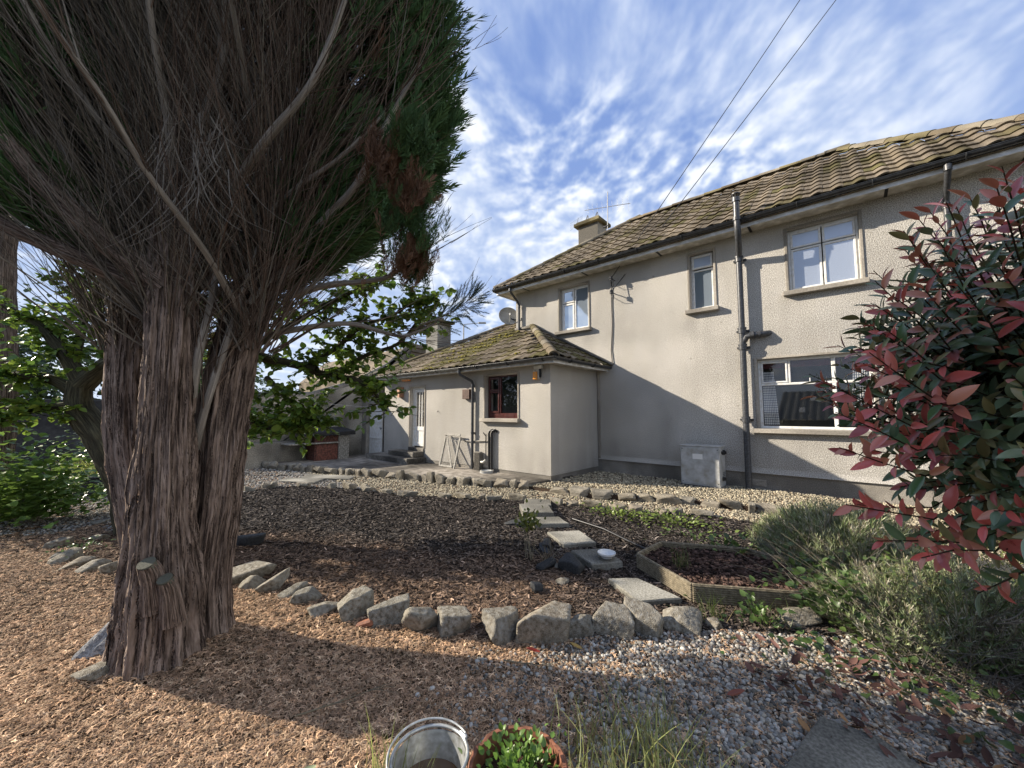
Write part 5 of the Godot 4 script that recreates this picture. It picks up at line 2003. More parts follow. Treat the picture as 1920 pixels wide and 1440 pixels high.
# ---------------------------------------------------------------- planter, bowl, bucket, pot
func build_garden_things() -> void:
	# six-sided planter of ribbed decking boards
	var pl := thing("raised_planter", "low six-sided planter of ribbed decking boards on the mulch", "planter")
	var P := [Vector2(-1.6, 4.83), Vector2(-1.55, 4.35), Vector2(-0.87, 4.0), Vector2(-0.05, 4.12), Vector2(-0.3, 4.77), Vector2(-1.0, 5.19)]
	var h := 0.14
	for i in 6:
		var a: Vector2 = P[i]
		var b: Vector2 = P[(i + 1) % 6]
		var d := b - a
		var L := d.length()
		var t := Transform3D(Basis(Vector3.UP, -d.angle()), Vector3(a.x, 0.01, a.y))
		var m := MB.new()
		# outside is on the -z side or +z side of the board according to the turn; ribs on both
		m.box(Vector3(0.0, 0, -0.011), Vector3(L, h, 0.011), 0.003, t)
		var r := 0.006
		while r < h - 0.008:
			m.box(Vector3(0.002, r, -0.017), Vector3(L - 0.002, r + 0.010, 0.017), 0.003, t)
			r += 0.0165
		put("board", m, M.weathered_wood, pl)
	var sm := MB.new()
	sheet(sm, PackedVector2Array(P.map(func(e): return Vector2(e.x, e.y) * 0.98 + Vector2(-0.88, 4.55) * 0.02)), 0.095, 0.06)
	put("soil", sm, rough_mat("peat", [[0.1, lin(0.025, 0.014, 0.01)], [0.6, lin(0.085, 0.045, 0.033)], [1.0, lin(0.18, 0.1, 0.07)]], 0.12, 0.7, 1.2, 0.2, 0.3, 1.0), pl)
	var cx := []
	var cl := []
	var chip := MB.new()
	chip.box(Vector3(-0.5, -0.2, -0.3), Vector3(0.5, 0.25, 0.3), 0.15)
	for k in 2600:
		var q := Vector2(rf(-1.6, -0.05), rf(4.0, 5.2))
		if not Geometry2D.is_point_in_polygon(q, PackedVector2Array(P)):
			continue
		cx.append(Transform3D((Basis(Vector3.UP, rf(0, TAU)) * Basis(Vector3.RIGHT, rf(-0.6, 0.6))).scaled_local(Vector3.ONE * rf(0.012, 0.04)), Vector3(q.x, 0.1 + rf(-0.005, 0.008) + nz.get_noise_2d(q.x * 4.0, q.y * 4.0) * 0.012, q.y)))
		var g := pow(rf(0.35, 1.25), 2.0)
		cl.append(Color(0.1 * g, 0.062 * g, 0.048 * g))
	scatter("soil_crumbs", chip.mesh(), M.litter, cx, cl, pl)
	# white bowl on the slab
	var bw := thing("white_bowl", "shallow white ceramic bowl on the stepping slab left of the planter", "bowl", Vector3(-1.86, 0.08, 4.96))
	var bm := MB.new()
	bm.lathe([Vector2(0.0, 0.0), Vector2(0.05, 0.0), Vector2(0.052, 0.006), Vector2(0.085, 0.035), Vector2(0.088, 0.05), Vector2(0.083, 0.05), Vector2(0.078, 0.036), Vector2(0.05, 0.012), Vector2(0.0, 0.01)], 32)
	put("body", bm, M.porcelain, bw)
	# galvanised bucket
	var bu := thing("metal_bucket", "galvanised metal bucket holding rusty water at the bottom of the view", "bucket", at(-0.295, 0.0, 1.475))
	var m := MB.new()
	var R := 0.135
	var H := 0.27
	m.lathe([Vector2(0.0, 0.002), Vector2(0.10, 0.002), Vector2(0.105, 0.012), Vector2(R - 0.004, H - 0.02), Vector2(R - 0.002, H - 0.012)], 48)
	m.lathe([Vector2(R - 0.006, H - 0.012), Vector2(R - 0.008, H - 0.03), Vector2(0.102, 0.06), Vector2(0.0, 0.06)], 48)
	put("pail", m, M.galvanised, bu)
	m = MB.new()
	var ring := PackedVector3Array()
	var rad := PackedFloat32Array()
	for k in 49:
		ring.append(Vector3(cos(TAU * k / 48), 0, sin(TAU * k / 48)) * R + Vector3(0, H, 0))
		rad.append(0.0065)
	m.tube(ring, rad, 8, false)
	put("rim", m, M.galvanised, bu)
	m = MB.new()
	m.lathe([Vector2(0.122, 0.165), Vector2(0.0, 0.165)], 40)
	var wt := plain_mat("rusty_water", lin(0.10, 0.055, 0.025), 0.06, 0.0, 0.6)
	put("water", m, wt, bu)
	m = MB.new()
	for s in [-1.0, 1.0]:
		var q: Vector3 = (RT * 0.8 + FW * 0.6).normalized() * s * R
		m.box(Vector3(-0.02, -0.04, -0.004), Vector3(0.02, 0.012, 0.01), 0.004, Transform3D(Basis(Vector3.UP, atan2(q.x, q.z)), q + Vector3(0, H, 0)))
		m.cyl(q * 1.0 + Vector3(0, H - 0.005, 0), q * 1.12 + Vector3(0, H - 0.005, 0), 0.008, 0.008, 8)
	put("lug", m, M.galvanised, bu)
	m = MB.new()
	ring = PackedVector3Array()
	rad = PackedFloat32Array()
	var ax := (RT * 0.8 + FW * 0.6).normalized()
	var ay := ax.cross(Vector3.UP).normalized()
	for k in 25:
		var a := PI * k / 24.0
		ring.append(ax * cos(a) * (R + 0.012) - ay * sin(a) * (R + 0.014) + Vector3(0, H + 0.008 + sin(a) * 0.01, 0))
		rad.append(0.0042)
	m.tube(ring, rad, 6)
	put("handle", m, M.galvanised, bu)
	# terracotta pot
	var tp := thing("terracotta_pot", "old terracotta pot with crumbling rim and a leafy green plant", "flower pot", at(0.02, 0.0, 1.455))
	m = MB.new()
	m.lathe([Vector2(0.0, 0.0), Vector2(0.12, 0.0), Vector2(0.155, 0.2), Vector2(0.175, 0.205), Vector2(0.18, 0.25), Vector2(0.172, 0.258), Vector2(0.160, 0.256), Vector2(0.152, 0.2), Vector2(0.145, 0.15), Vector2(0.0, 0.16)], 48)
	for i in m.v.size():
		var p := m.v[i]
		if p.y > 0.2:
			var a := atan2(p.z, p.x)
			m.v[i].y -= maxf(0.0, nz.get_noise_2d(a * 4.0, 2.0) * 0.035)
			m.c[i] = Color.WHITE * (1.0 + nz.get_noise_2d(a * 9.0, p.y * 30.0) * 0.5)
	put("pot", m, M.terracotta, tp)
	m = MB.new()
	m.lathe([Vector2(0.15, 0.19), Vector2(0.08, 0.205), Vector2(0.0, 0.21)], 24)
	put("compost", m, M.peat, tp)
	# black trough with grass by the left shrub
	var tr := thing("plant_trough", "low black trough of tufted grass on the gravel at the left", "planter", Vector3(-10.75, 0, 8.35))
	m = MB.new()
	var tt := Transform3D(Basis(Vector3.UP, 1.0), Vector3.ZERO)
	m.box(Vector3(-0.55, 0.0, -0.2), Vector3(0.55, 0.3, 0.2), 0.02, tt)
	put("trough", m, M.felt, tr)
	m = MB.new()
	m.box(Vector3(-0.57, 0.301, -0.22), Vector3(0.57, 0.33, 0.22), 0.01, tt)
	put("rim", m, M.iron_pipe, tr)
	# hose and stick on the mulch
	m = MB.new()
	m.tube(PackedVector3Array([Vector3(-2.95, 0.03, 3.85), Vector3(-2.4, 0.035, 4.0), Vector3(-1.95, 0.04, 4.25), Vector3(-1.6, 0.05, 4.45)]), PackedFloat32Array([0.014, 0.014, 0.014, 0.014]), 7)
	tag(put("garden_hose", m, M.black_plastic), "black hose lying across the mulch from the slabs to the planter", "hose")


const ORD := ["zeroth", "first", "second", "third", "fourth", "fifth", "sixth", "seventh", "eighth", "ninth", "tenth", "eleventh", "twelfth", "thirteenth", "fourteenth", "fifteenth", "sixteenth", "seventeenth", "eighteenth", "nineteenth", "twentieth", "twenty-first", "twenty-second"]


func background_tree(label: String, p: Vector3, r: float, h: float, c: Color) -> void:
	var T := thing("background_tree", label, "tree", Vector3.ZERO, "trees beyond the boundary wall")
	put("trunk", stem_mesh([p, p + Vector3(0.1, h * 0.3, 0), p + Vector3(0, h * 0.7, 0.1)], [0.22, 0.16, 0.06], 12, 20, 9, 0.1), M.mossy_bark, T)
	var xf := []
	var co := []
	for k in 5200:
		var d := Vector3(rng.randfn(), rng.randfn(), rng.randfn()).normalized()
		var q := d * pow(rng.randf(), 0.4) * (1.0 + nz.get_noise_3dv(d * 2.2 + p) * 0.55)
		var o := p + Vector3(q.x * r, h * 0.56 + q.y * h * 0.46, q.z * r)
		xf.append(leaf_xf(o, Vector3(rf(-1, 1), rf(-0.6, 0.6), rf(-1, 1)), Vector3.UP + d * 0.8, rf(0.14, 0.28)))
		var g := rf(0.6, 1.4)
		co.append(Color(c.r * g, c.g * g, c.b * g))
	scatter("crown", blade_mesh(0.75, 0.2, 0.2, 0.2), M.leaf, xf, co, T)


# ---------------------------------------------------------------- the cypress
# a stem along pts with radii; ribs and torn bark push the surface in and out
func stem_mesh(pts: Array, rad: Array, sides: int, rings: int, sd: int, ribs := 0.12, flare := 0.0) -> MB:
	var c := Curve3D.new()
	for k in pts.size():
		var t: Vector3 = (pts[mini(k + 1, pts.size() - 1)] - pts[maxi(k - 1, 0)]) / 6.0
		c.add_point(pts[k], -t, t)
	var L := c.get_baked_length()
	var offs := []
	for k in rad.size():   # where along the stem each radius belongs
		offs.append(L * k / (rad.size() - 1) if rad.size() != pts.size() or k == 0 or k == pts.size() - 1 else c.get_closest_offset(pts[k]))
	var m := MB.new()
	var x := Vector3.RIGHT
	for i in rings + 1:
		var u := float(i) / rings
		var p := c.sample_baked(u * L, true)
		var q := c.sample_baked(minf(u * L + 0.02, L), true)
		var q0 := c.sample_baked(maxf(u * L - 0.02, 0.0), true)
		var t := (q - q0).normalized()
		x = (x - t * x.dot(t)).normalized()
		var y := t.cross(x)
		var sg := 0
		while sg < offs.size() - 2 and offs[sg + 1] < u * L:
			sg += 1
		var r0: float = lerpf(rad[sg], rad[sg + 1], smoothstep(0.0, 1.0, clampf((u * L - offs[sg]) / maxf(offs[sg + 1] - offs[sg], 0.001), 0.0, 1.0)))
		for j in sides + 1:
			var a := TAU * (j % sides) / sides
			var d := x * cos(a) + y * sin(a)
			var big := nz.get_noise_3d(cos(a) * 1.3 + sd, sin(a) * 1.3, u * L * 0.5) * ribs * 1.3
			var fold := (0.36 - absf(nz.get_noise_3d(cos(a + u * L * 0.25) * 1.9 + sd, sin(a + u * L * 0.25) * 1.9 + 31.0, u * L * 0.45)) * 1.8) * ribs * 1.1
			var rib := (1.0 - absf(nz.get_noise_3d(cos(a) * 4.2 + sd, sin(a) * 4.2 + 5.0, u * L * 1.1)) * 2.6) * ribs * 0.55
			var fine := (0.5 - absf(nz.get_noise_3d(cos(a) * 14.0 + sd, sin(a) * 14.0, u * L * 3.0))) * ribs * 0.4
			var r := r0 * (1.0 + big + rib + fine + fold + flare * exp(-u * L / 0.16) * (0.6 + 0.7 * nz.get_noise_2d(cos(a) * 2.0 + sd, sin(a) * 2.0)))
			var g := clampf(0.85 + (rib + fine) / maxf(ribs, 0.01) * 0.3, 0.6, 1.25)
			m.col = Color(g, g, g)
			m.vert(p + d * r, d, Vector2(float(j) / sides * maxf(1.0, roundf(rad[0] * 11.0)), u * L * 0.42))
	for i in rings:
		for j in sides:
			var a := i * (sides + 1) + j
			m.face(a, a + 1, a + sides + 2)
			m.face(a, a + sides + 2, a + sides + 1)
	# normals off the displaced surface
	for i in rings + 1:
		for j in sides + 1:
			var a := i * (sides + 1)
			var jm := (j - 1 + sides) % sides
			var jp := (j + 1) % sides
			var du := m.v[a + jp] - m.v[a + jm]
			var dv := m.v[mini(i + 1, rings) * (sides + 1) + j % sides] - m.v[maxi(i - 1, 0) * (sides + 1) + j % sides]
			m.n[a + j] = du.cross(dv).normalized()
	return m


const AXIS := Vector3(-3.38, 0, 8.12)


func crown_r(y: float, az: float) -> float:
	var toc := 0.12   # the way from the trunk to the viewer
	var cut := 2.6 + 2.7 * smoothstep(0.5, 0.74, cos(az - toc)) + nz.get_noise_2d(cos(az) * 2.0, sin(az) * 2.0) * 0.3
	if y < cut or y > 9.6:
		return 0.0
	if sin(az - toc) > 0.0:
		cut = maxf(cut, 2.6 + 2.7 * smoothstep(-0.3, 0.25, cos(az - toc)))
	var lump := nz.get_noise_3d(cos(az) * 1.7, sin(az) * 1.7, y * 0.9) * 0.26
	var r := 1.62 * pow(clampf((y - cut + 0.12) / 0.9, 0.0, 1.0), 0.4) * (1.0 if y < 5.0 else sqrt(clampf((9.6 - y) / 4.6, 0.0, 1.0)))
	return r * (1.0 + lump)


func add_fan(m: MB, p0: Vector3, dir: Vector3, up: float, l: float, r: float, sides := 3, segs := 6, wig := 0.1) -> PackedVector3Array:
	var pts := PackedVector3Array([p0])
	var rad := PackedFloat32Array([r])
	var d := dir
	var w := Vector3(rf(-1, 1), rf(-1, 1), rf(-1, 1)) * wig
	for k in segs:
		d = (d + Vector3.UP * up / segs + w * rf(-1.0, 1.0) + Vector3(rf(-1, 1), rf(-1, 1), rf(-1, 1)) * wig * 0.6).normalized()
		pts.append(pts[k] + d * l / segs)
		rad.append(maxf(r * (1.0 - 0.85 * (k + 1) / segs), 0.0012))
	m.tube(pts, rad, sides, false)
	return pts


func along(pts: PackedVector3Array, t: float) -> Vector3:
	var f := clampf(t, 0.0, 0.999) * (pts.size() - 1)
	return pts[int(f)].lerp(pts[int(f) + 1], f - int(f))


# a feathery plume of scale leaves
func plume_mesh(n: int, l: float, wide: float, sd: int) -> ArrayMesh:
	var m := MB.new()
	var r := RandomNumberGenerator.new()
	r.seed = sd
	for k in n:
		var t := float(k) / n
		var p := Vector3(r.randf_range(-0.008, 0.008), l * t * 0.85, r.randf_range(-0.008, 0.008))
		var a := r.randf() * TAU
		var sp := wide * (1.0 - 0.75 * t) * r.randf_range(0.6, 1.2)
		var tip := p + Vector3(cos(a) * sp, l * r.randf_range(0.14, 0.3), sin(a) * sp)
		var side := (tip - p).cross(Vector3(r.randf(), r.randf(), r.randf())).normalized() * r.randf_range(0.0035, 0.0065)
		var mid := p.lerp(tip, 0.5)
		m.col = Color.WHITE * r.randf_range(0.75, 1.2)
		m.tri(p, mid + side, tip)
		m.tri(p, tip, mid - side)
	return m.mesh()


func build_cypress() -> void:
	var T := thing("cypress_tree", "big cypress with fused fibrous brown trunks, bare fanning twigs and dark green outer crown", "tree")
	# fused stems, positions set out round the foot
	var main := stem_mesh([at(-2.12, -0.12, 2.42), at(-2.12, 0.35, 2.42), at(-2.15, 0.9, 2.42), at(-2.18, 1.5, 2.43), at(-2.21, 2.2, 2.46), at(-2.24, 3.0, 2.5), at(-2.2, 4.2, 2.5), at(-2.2, 6.5, 2.5)], [0.195, 0.18, 0.145, 0.116, 0.115, 0.12, 0.10, 0.05], 120, 280, 3, 0.2, 0.34)
	put("trunk", main, M.bark, T)
	var left := stem_mesh([at(-2.22, -0.12, 2.54), at(-2.32, 0.5, 2.56), at(-2.56, 1.1, 2.62), at(-2.69, 1.6, 2.68), at(-2.76, 2.2, 2.74), at(-2.82, 3.4, 2.85), at(-2.8, 4.6, 2.9)], [0.12, 0.115, 0.105, 0.102, 0.102, 0.085, 0.05], 72, 180, 11, 0.17, 0.25)
	put("trunk", left, M.bark, T)
	var right := stem_mesh([at(-2.04, -0.12, 2.66), at(-2.05, 0.4, 2.66), at(-2.04, 0.9, 2.7), at(-2.05, 1.6, 2.76), at(-1.97, 2.2, 2.8), at(-1.76, 2.7, 2.85), at(-1.55, 3.4, 2.9), at(-1.4, 4.5, 2.9)], [0.14, 0.12, 0.122, 0.135, 0.12, 0.10, 0.08, 0.04], 90, 200, 23, 0.19, 0.45)
	put("trunk", right, M.bark, T)
	var slip := stem_mesh([at(-2.06, -0.1, 2.36), at(-2.06, 0.3, 2.38), at(-2.06, 0.62, 2.4), at(-2.08, 0.95, 2.44)], [0.13, 0.11, 0.09, 0.05], 48, 80, 31, 0.2, 0.3)
	put("trunk", slip, M.bark, T)
	# two sawn stubs low on the trunk
	var grey_cut := rough_mat("sawn_wood", [[0.2, lin(0.14, 0.14, 0.11)], [0.8, lin(0.26, 0.26, 0.2)]], 0.08, 0.2, 0.2, 0.2, 0.3)
	for k in [[at(-2.04, 0.52, 2.29), at(-2.04, 0.655, 2.215), 0.042], [at(-1.945, 0.44, 2.3), at(-1.945, 0.565, 2.23), 0.036]]:
		var st := stem_mesh([k[0] - Vector3(0, 0.14, 0), k[0].lerp(k[1], 0.55) - Vector3(0, 0.02, 0), k[1]], [k[2] * 1.5, k[2] * 1.2, k[2]], 28, 30, 40, 0.14)
		var so := put("sawn_stub", st, M.bark, T)
		var dn: Vector3 = (k[1] - k[0]).normalized()
		var cm := MB.new()
		cm.cyl(k[1] - dn * 0.02, k[1] + dn * 0.008, k[2] * 1.06, k[2] * 1.0, 24)
		put("cut_face", cm, grey_cut, so)
	# the two heavy limbs that leave to the left, the one that sweeps right, then many more
	var limbs := []
	var set_limbs := [
		[[at(-2.2, 2.28, 2.42), at(-2.5, 2.55, 2.3), at(-2.85, 2.95, 2.15), at(-3.15, 3.5, 2.05), at(-3.4, 4.2, 2.0)], [0.10, 0.075, 0.062, 0.05, 0.035]],
		[[at(-2.25, 2.25, 2.45), at(-2.6, 2.42, 2.35), at(-3.0, 2.6, 2.25), at(-3.5, 2.85, 2.2)], [0.075, 0.06, 0.048, 0.035]],
		[[at(-2.5, 2.52, 2.32), at(-2.75, 3.0, 2.3), at(-2.95, 3.5, 2.3), at(-3.05, 4.1, 2.3)], [0.045, 0.038, 0.03, 0.022]],
		[[at(-2.12, 1.25, 2.6), at(-2.03, 1.55, 2.56), at(-1.94, 1.9, 2.56), at(-1.84, 2.35, 2.58), at(-1.72, 2.8, 2.6)], [0.04, 0.034, 0.03, 0.024, 0.016]],
		[[at(-2.1, 1.5, 2.52), at(-2.04, 1.85, 2.48), at(-1.98, 2.2, 2.48), at(-1.94, 2.7, 2.5)], [0.04, 0.036, 0.03, 0.02]],
		[[at(-1.72, 2.5, 2.8), at(-1.4, 2.85, 2.7), at(-1.1, 3.1, 2.6), at(-0.85, 3.5, 2.5), at(-0.62, 3.85, 2.45)], [0.05, 0.042, 0.034, 0.024, 0.012]],
		[[at(-1.9, 3.0, 2.5), at(-1.55, 3.2, 2.3), at(-1.2, 3.55, 2.2), at(-0.95, 4.2, 2.15)], [0.045, 0.036, 0.028, 0.016]],
		[[at(-2.2, 3.3, 2.5), at(-1.95, 3.7, 2.4), at(-1.85, 4.3, 2.3), at(-1.7, 5.0, 2.2)], [0.06, 0.05, 0.04, 0.03]],
		[[at(-1.7, 2.35, 2.8), at(-1.35, 2.45, 2.8), at(-0.95, 2.5, 2.8), at(-0.65, 2.72, 2.8)], [0.04, 0.032, 0.024, 0.012]],
		[[at(-1.75, 2.1, 2.85), at(-1.3, 2.2, 3.0), at(-0.9, 2.12, 3.1), at(-0.62, 2.25, 3.15)], [0.036, 0.028, 0.02, 0.009]],
	]
	for s in set_limbs:
		put("limb", stem_mesh(s[0], s[1].map(func(e): return e * (0.85 if limbs.size() < 2 else 0.62)), 12, 60, limbs.size() * 3, 0.16), M.bark if limbs.size() < 2 else M.twig_bark, T)
		limbs.append(PackedVector3Array(s[0]))
	for k in 64:
		var h := rf(2.1, 4.6)
		var az := rf(0, TAU)
		var o: Vector3 = [Vector3(-3.42, h, 8.06), Vector3(-3.85, h, 8.25), Vector3(-3.15, h, 7.72)][k % 3]
		var el := rf(0.45, 1.15)
		var d := Vector3(cos(az) * cos(el), sin(el), sin(az) * cos(el))
		var m := MB.new()
		var pts := add_fan(m, o, d, 0.6, rf(1.3, 2.3), rf(0.014, 0.034), 7, 9, 0.11)
		m = stem_mesh(Array(pts), [0.026, 0.021, 0.016, 0.011, 0.005].map(func(e): return e * (0.5 + 0.03 * (k % 20))), 8, 24, k, 0.08)
		put("limb", m, M.twig_bark, T)
		limbs.append(pts)
	# bare twigs: long, thin, fanning up and outwards from stems and limbs
	var tw := [MB.new(), MB.new()]
	for k in 5600:
		var p0: Vector3
		var d: Vector3
		var l := rf(0.7, 1.8)
		if k % 5 < 3:
			var h := 1.9 + pow(rng.randf(), 1.1) * 2.9
			var az := rf(0, TAU)
			var which := rng.randi() % 3
			var o: Vector3 = [Vector3(-3.4, h, 8.1), Vector3(-3.87, h, 8.28), Vector3(-3.12 + (h - 2.0) * 0.1, h, 7.68 - (h - 2.0) * 0.1)][which]
			p0 = o + Vector3(cos(az), 0, sin(az)) * rf(0.05, 0.14)
			var el := rf(0.5, 1.3)
			d = Vector3(cos(az) * cos(el), sin(el), sin(az) * cos(el))
			if h < 2.4:
				l *= 0.8
		else:
			var lb: PackedVector3Array = limbs[rng.randi() % limbs.size()]
			var t := rf(0.15, 0.98)
			p0 = along(lb, t)
			d = (along(lb, t + 0.12) - along(lb, t - 0.12)).normalized()
			d = (d + Vector3(rf(-0.6, 0.6), rf(-0.25, 0.6), rf(-0.6, 0.6))).normalized()
			l = rf(0.4, 1.2)
		# keep out of the open air in front of the crown
		var tip := p0 + d * l
		var fr := Vector2(tip.x - AXIS.x, tip.z - AXIS.z)
		var tone := Color(1.0, 0.95, 0.88)
		var right_side := (tip - EYE).dot(RT) > -1.9
		if right_side:
			tone = Color(0.92, 0.75, 0.67)
		var g := 0.35 + pow(rng.randf(), 1.6) * 1.25
		var m: MB = tw[0 if not right_side else 1]
		m.col = Color(tone.r * g, tone.g * g, tone.b * g)
		if fr.length() > 2.1:
			l *= 0.7
		add_fan(m, p0, d, rf(0.1, 0.5), l, rf(0.0022, 0.0062) * (1.5 if k % 9 == 0 else 1.0), 3, 8, 0.085)
		if rng.randf() < 0.45:   # side twigs
			for q in 3:
				var s0 := p0 + d * l * rf(0.3, 0.8)
				add_fan(m, s0, (d + Vector3(rf(-0.7, 0.7), rf(-0.2, 0.4), rf(-0.7, 0.7))).normalized(), 0.4, rf(0.15, 0.4), 0.002, 3, 4, 0.1)
	for k in 2:
		set_stuff(put(["grey_twigs", "red_brown_twigs"][k], tw[k], M.twig_bark, T))
	# pale dead twigs hanging in the middle
	var dead := MB.new()
	for k in 46:
		dead.col = Color(1.7, 1.6, 1.5) * rf(0.8, 1.1)
		var o := at(-1.85 + rf(-0.12, 0.2), 3.1 + rf(-0.35, 0.15), 2.1 + rf(-0.1, 0.1))
		add_fan(dead, o, Vector3(rf(-0.3, 0.5), -1.0, rf(-0.3, 0.3)).normalized(), rf(0.5, 1.4), rf(0.3, 0.75), 0.004, 3, 8, 0.06)
	set_stuff(put("dead_twigs", dead, M.twig_bark, T))
	# foliage shell
	var plumes := []
	for k in 4:
		plumes.append(plume_mesh(52, 0.34, 0.085, 60 + k))
	for part in 4:
		var xf := []
		var co := []
		for k in 9000:
			var y := 2.5 + pow(rng.randf(), 1.5) * 7.0
			var az := rf(0, TAU)
			var r := crown_r(y, az)
			if r < 0.3:
				continue
			var inward := absf(rng.randfn(0.0, 0.13))
			var p := Vector3(AXIS.x + cos(az) * (r - inward), y, AXIS.z + sin(az) * (r - inward))
			var lat := (p - EYE).dot(RT)
			var dep := (p - EYE).dot(FW)
			if dep < 0.5:
				continue
			var out := Vector3(cos(az), 0, sin(az))
			var grow := (out * rf(0.2, 0.9) + Vector3.UP * rf(0.5, 1.1) + Vector3(rf(-0.35, 0.35), 0, rf(-0.35, 0.35))).normalized()
			var s := rf(0.75, 1.25)
			var side := grow.cross(Vector3(rf(-1, 1), rf(-1, 1), rf(-1, 1))).normalized()
			xf.append(Transform3D(Basis(side, grow, side.cross(grow)).scaled_local(Vector3.ONE * s), p))
			var g := rf(0.7, 1.35)
			var dead_leaf := inward > 0.24 and rng.randf() < 0.25
			if dead_leaf:
				co.append(Color(0.15 * g, 0.085 * g, 0.05 * g))
			else:
				co.append(Color(0.068 * g, 0.13 * g, 0.048 * g))
		scatter("foliage", plumes[part], M.needle, xf, co, T)
	# low tufts of green and rust between the twigs on the right
	var xf2 := []
	var co2 := []
	for c in [[at(-0.66, 3.15, 2.3), 0.12, 0], [at(-0.82, 3.06, 2.35), 0.12, 1], [at(-0.66, 2.85, 2.4), 0.1, 1], [at(-0.68, 2.68, 2.5), 0.14, 0], [at(-0.72, 2.5, 2.75), 0.1, 0], [at(-2.75, 2.02, 3.1), 0.2, 1], [at(-2.95, 2.1, 3.2), 0.2, 1], [at(-0.72, 2.55, 2.6), 0.14, 1]]:
		for k in 130:
			var p: Vector3 = c[0] + Vector3(rng.randfn(), rng.randfn() * 1.1, rng.randfn()) * c[1] * 0.55
			var grow := Vector3(rf(-0.3, 0.6), 1.0, rf(-0.6, 0.3)).normalized()
			var side := grow.cross(Vector3(rf(-1, 1), rf(-1, 1), rf(-1, 1))).normalized()
			xf2.append(Transform3D(Basis(side, grow, side.cross(grow)).scaled_local(Vector3.ONE * rf(0.3, 0.55)), p))
			var g := rf(0.7, 1.3)
			co2.append(Color(0.14 * g, 0.078 * g, 0.048 * g) if c[2] == 1 else Color(0.05 * g, 0.1 * g, 0.036 * g))
	scatter("inner_tufts", plumes[1], M.needle, xf2, co2, T)
	# the thin arching spray that pokes out low on the right against the sky
	var sp := MB.new()
	var br := add_fan(sp, at(-0.75, 2.22, 3.1), (RT * 0.9 + Vector3.UP * 0.1).normalized(), 0.75, 0.5, 0.007, 5, 8, 0.04)
	var xf3 := []
	var co3 := []
	for k in 60:
		var t := rf(0.25, 1.0)
		var o := along(br, t)
		sp.col = Color(0.6, 0.55, 0.5)
		var q := add_fan(sp, o, (RT * rf(0.1, 0.9) + Vector3.UP * rf(-0.5, 0.8) + FW * rf(-0.4, 0.4)).normalized(), 0.5, rf(0.08, 0.2), 0.0022, 3, 4, 0.1)
		for j in 3:
			var side := Vector3(rf(-1, 1), rf(-1, 1), rf(-1, 1)).normalized()
			var grow := (q[4] - q[2]).normalized()
			side = side.cross(grow).normalized()
			xf3.append(Transform3D(Basis(side, grow, side.cross(grow)).scaled_local(Vector3(0.2, 0.2, 0.2)), q[4 - j]))
			var g := rf(0.7, 1.3)
			co3.append(Color(0.04 * g, 0.075 * g, 0.03 * g))
	set_stuff(put("low_spray", sp, M.twig_bark, T))
	scatter("spray_leaves", plumes[2], M.needle, xf3, co3, T)
	# a second cypress whose stem stands at the left edge
	var U := thing("cypress_tree", "second cypress with pale fibrous stem at the far left edge of the view", "tree")
	var st := stem_mesh([at(-7.25, -0.1, 5.5), at(-7.3, 0.8, 5.5), at(-7.28, 1.8, 5.5), at(-7.6, 4.0, 5.6), at(-7.8, 9.0, 5.8)], [0.2, 0.15, 0.13, 0.11, 0.05], 40, 90, 77, 0.16, 0.2)
	put("trunk", st, M.bark, U)
	var xf4 := []
	var co4 := []
	for k in 7000:
		var y := 6.4 + rng.randf() * 4.0
		var az := rf(0, TAU)
		var r := 1.5 * pow(clampf((y - 6.2) / 1.0, 0, 1), 0.4) * sqrt(clampf((10.6 - y) / 3.0, 0, 1)) * (1.0 + nz.get_noise_3d(cos(az) * 1.7, sin(az) * 1.7, y) * 0.25) - absf(rng.randfn(0, 0.2))
		var p := at(-7.3, y, 5.5) + Vector3(cos(az) * r, 0, sin(az) * r)
		var grow := (Vector3(cos(az), 0, sin(az)) * 0.6 + Vector3.UP).normalized()
		var side := grow.cross(Vector3(rf(-1, 1), rf(-1, 1), rf(-1, 1))).normalized()
		xf4.append(Transform3D(Basis(side, grow, side.cross(grow)).scaled_local(Vector3.ONE * rf(0.9, 1.4)), p))
		var g := rf(0.7, 1.3)
		co4.append(Color(0.03 * g, 0.06 * g, 0.024 * g))
	scatter("foliage", plumes[3], M.needle, xf4, co4, U)


# ---------------------------------------------------------------- broad leaves
# a folded, slightly drooping blade of length 1 and width w along +y, its face towards +z
func blade_mesh(w: float, fold: float, droop: float, pointy := 1.0, serr := 0.0) -> ArrayMesh:
	var m := MB.new()
	var n := 7
	for i in n + 1:
		var t := float(i) / n
		var half := w * 0.5 * pow(sin(PI * pow(t, 0.75 + 0.15 * pointy)), 0.8)
		if i == n:
			half = 0.0
		half *= 1.0 + serr * (i % 2)
		var z := -droop * t * t
		var y := t * (1.0 - 0.12 * droop)
		for s in [-1, 0, 1]:
			m.col = Color.WHITE * (1.0 if s != 0 else 1.12)
			var nn := Vector3(-s * fold * 1.4, 2.0 * droop * t * 0.7, 1.0).normalized()
			m.vert(Vector3(s * half, y, z + fold * half * absf(s)), nn, Vector2(s * 0.5 + 0.5, t))
	for i in n:
		for s in 2:
			var a := i * 3 + s
			m.face(a, a + 1, a + 4)
			m.face(a, a + 4, a + 3)
	return m.mesh()


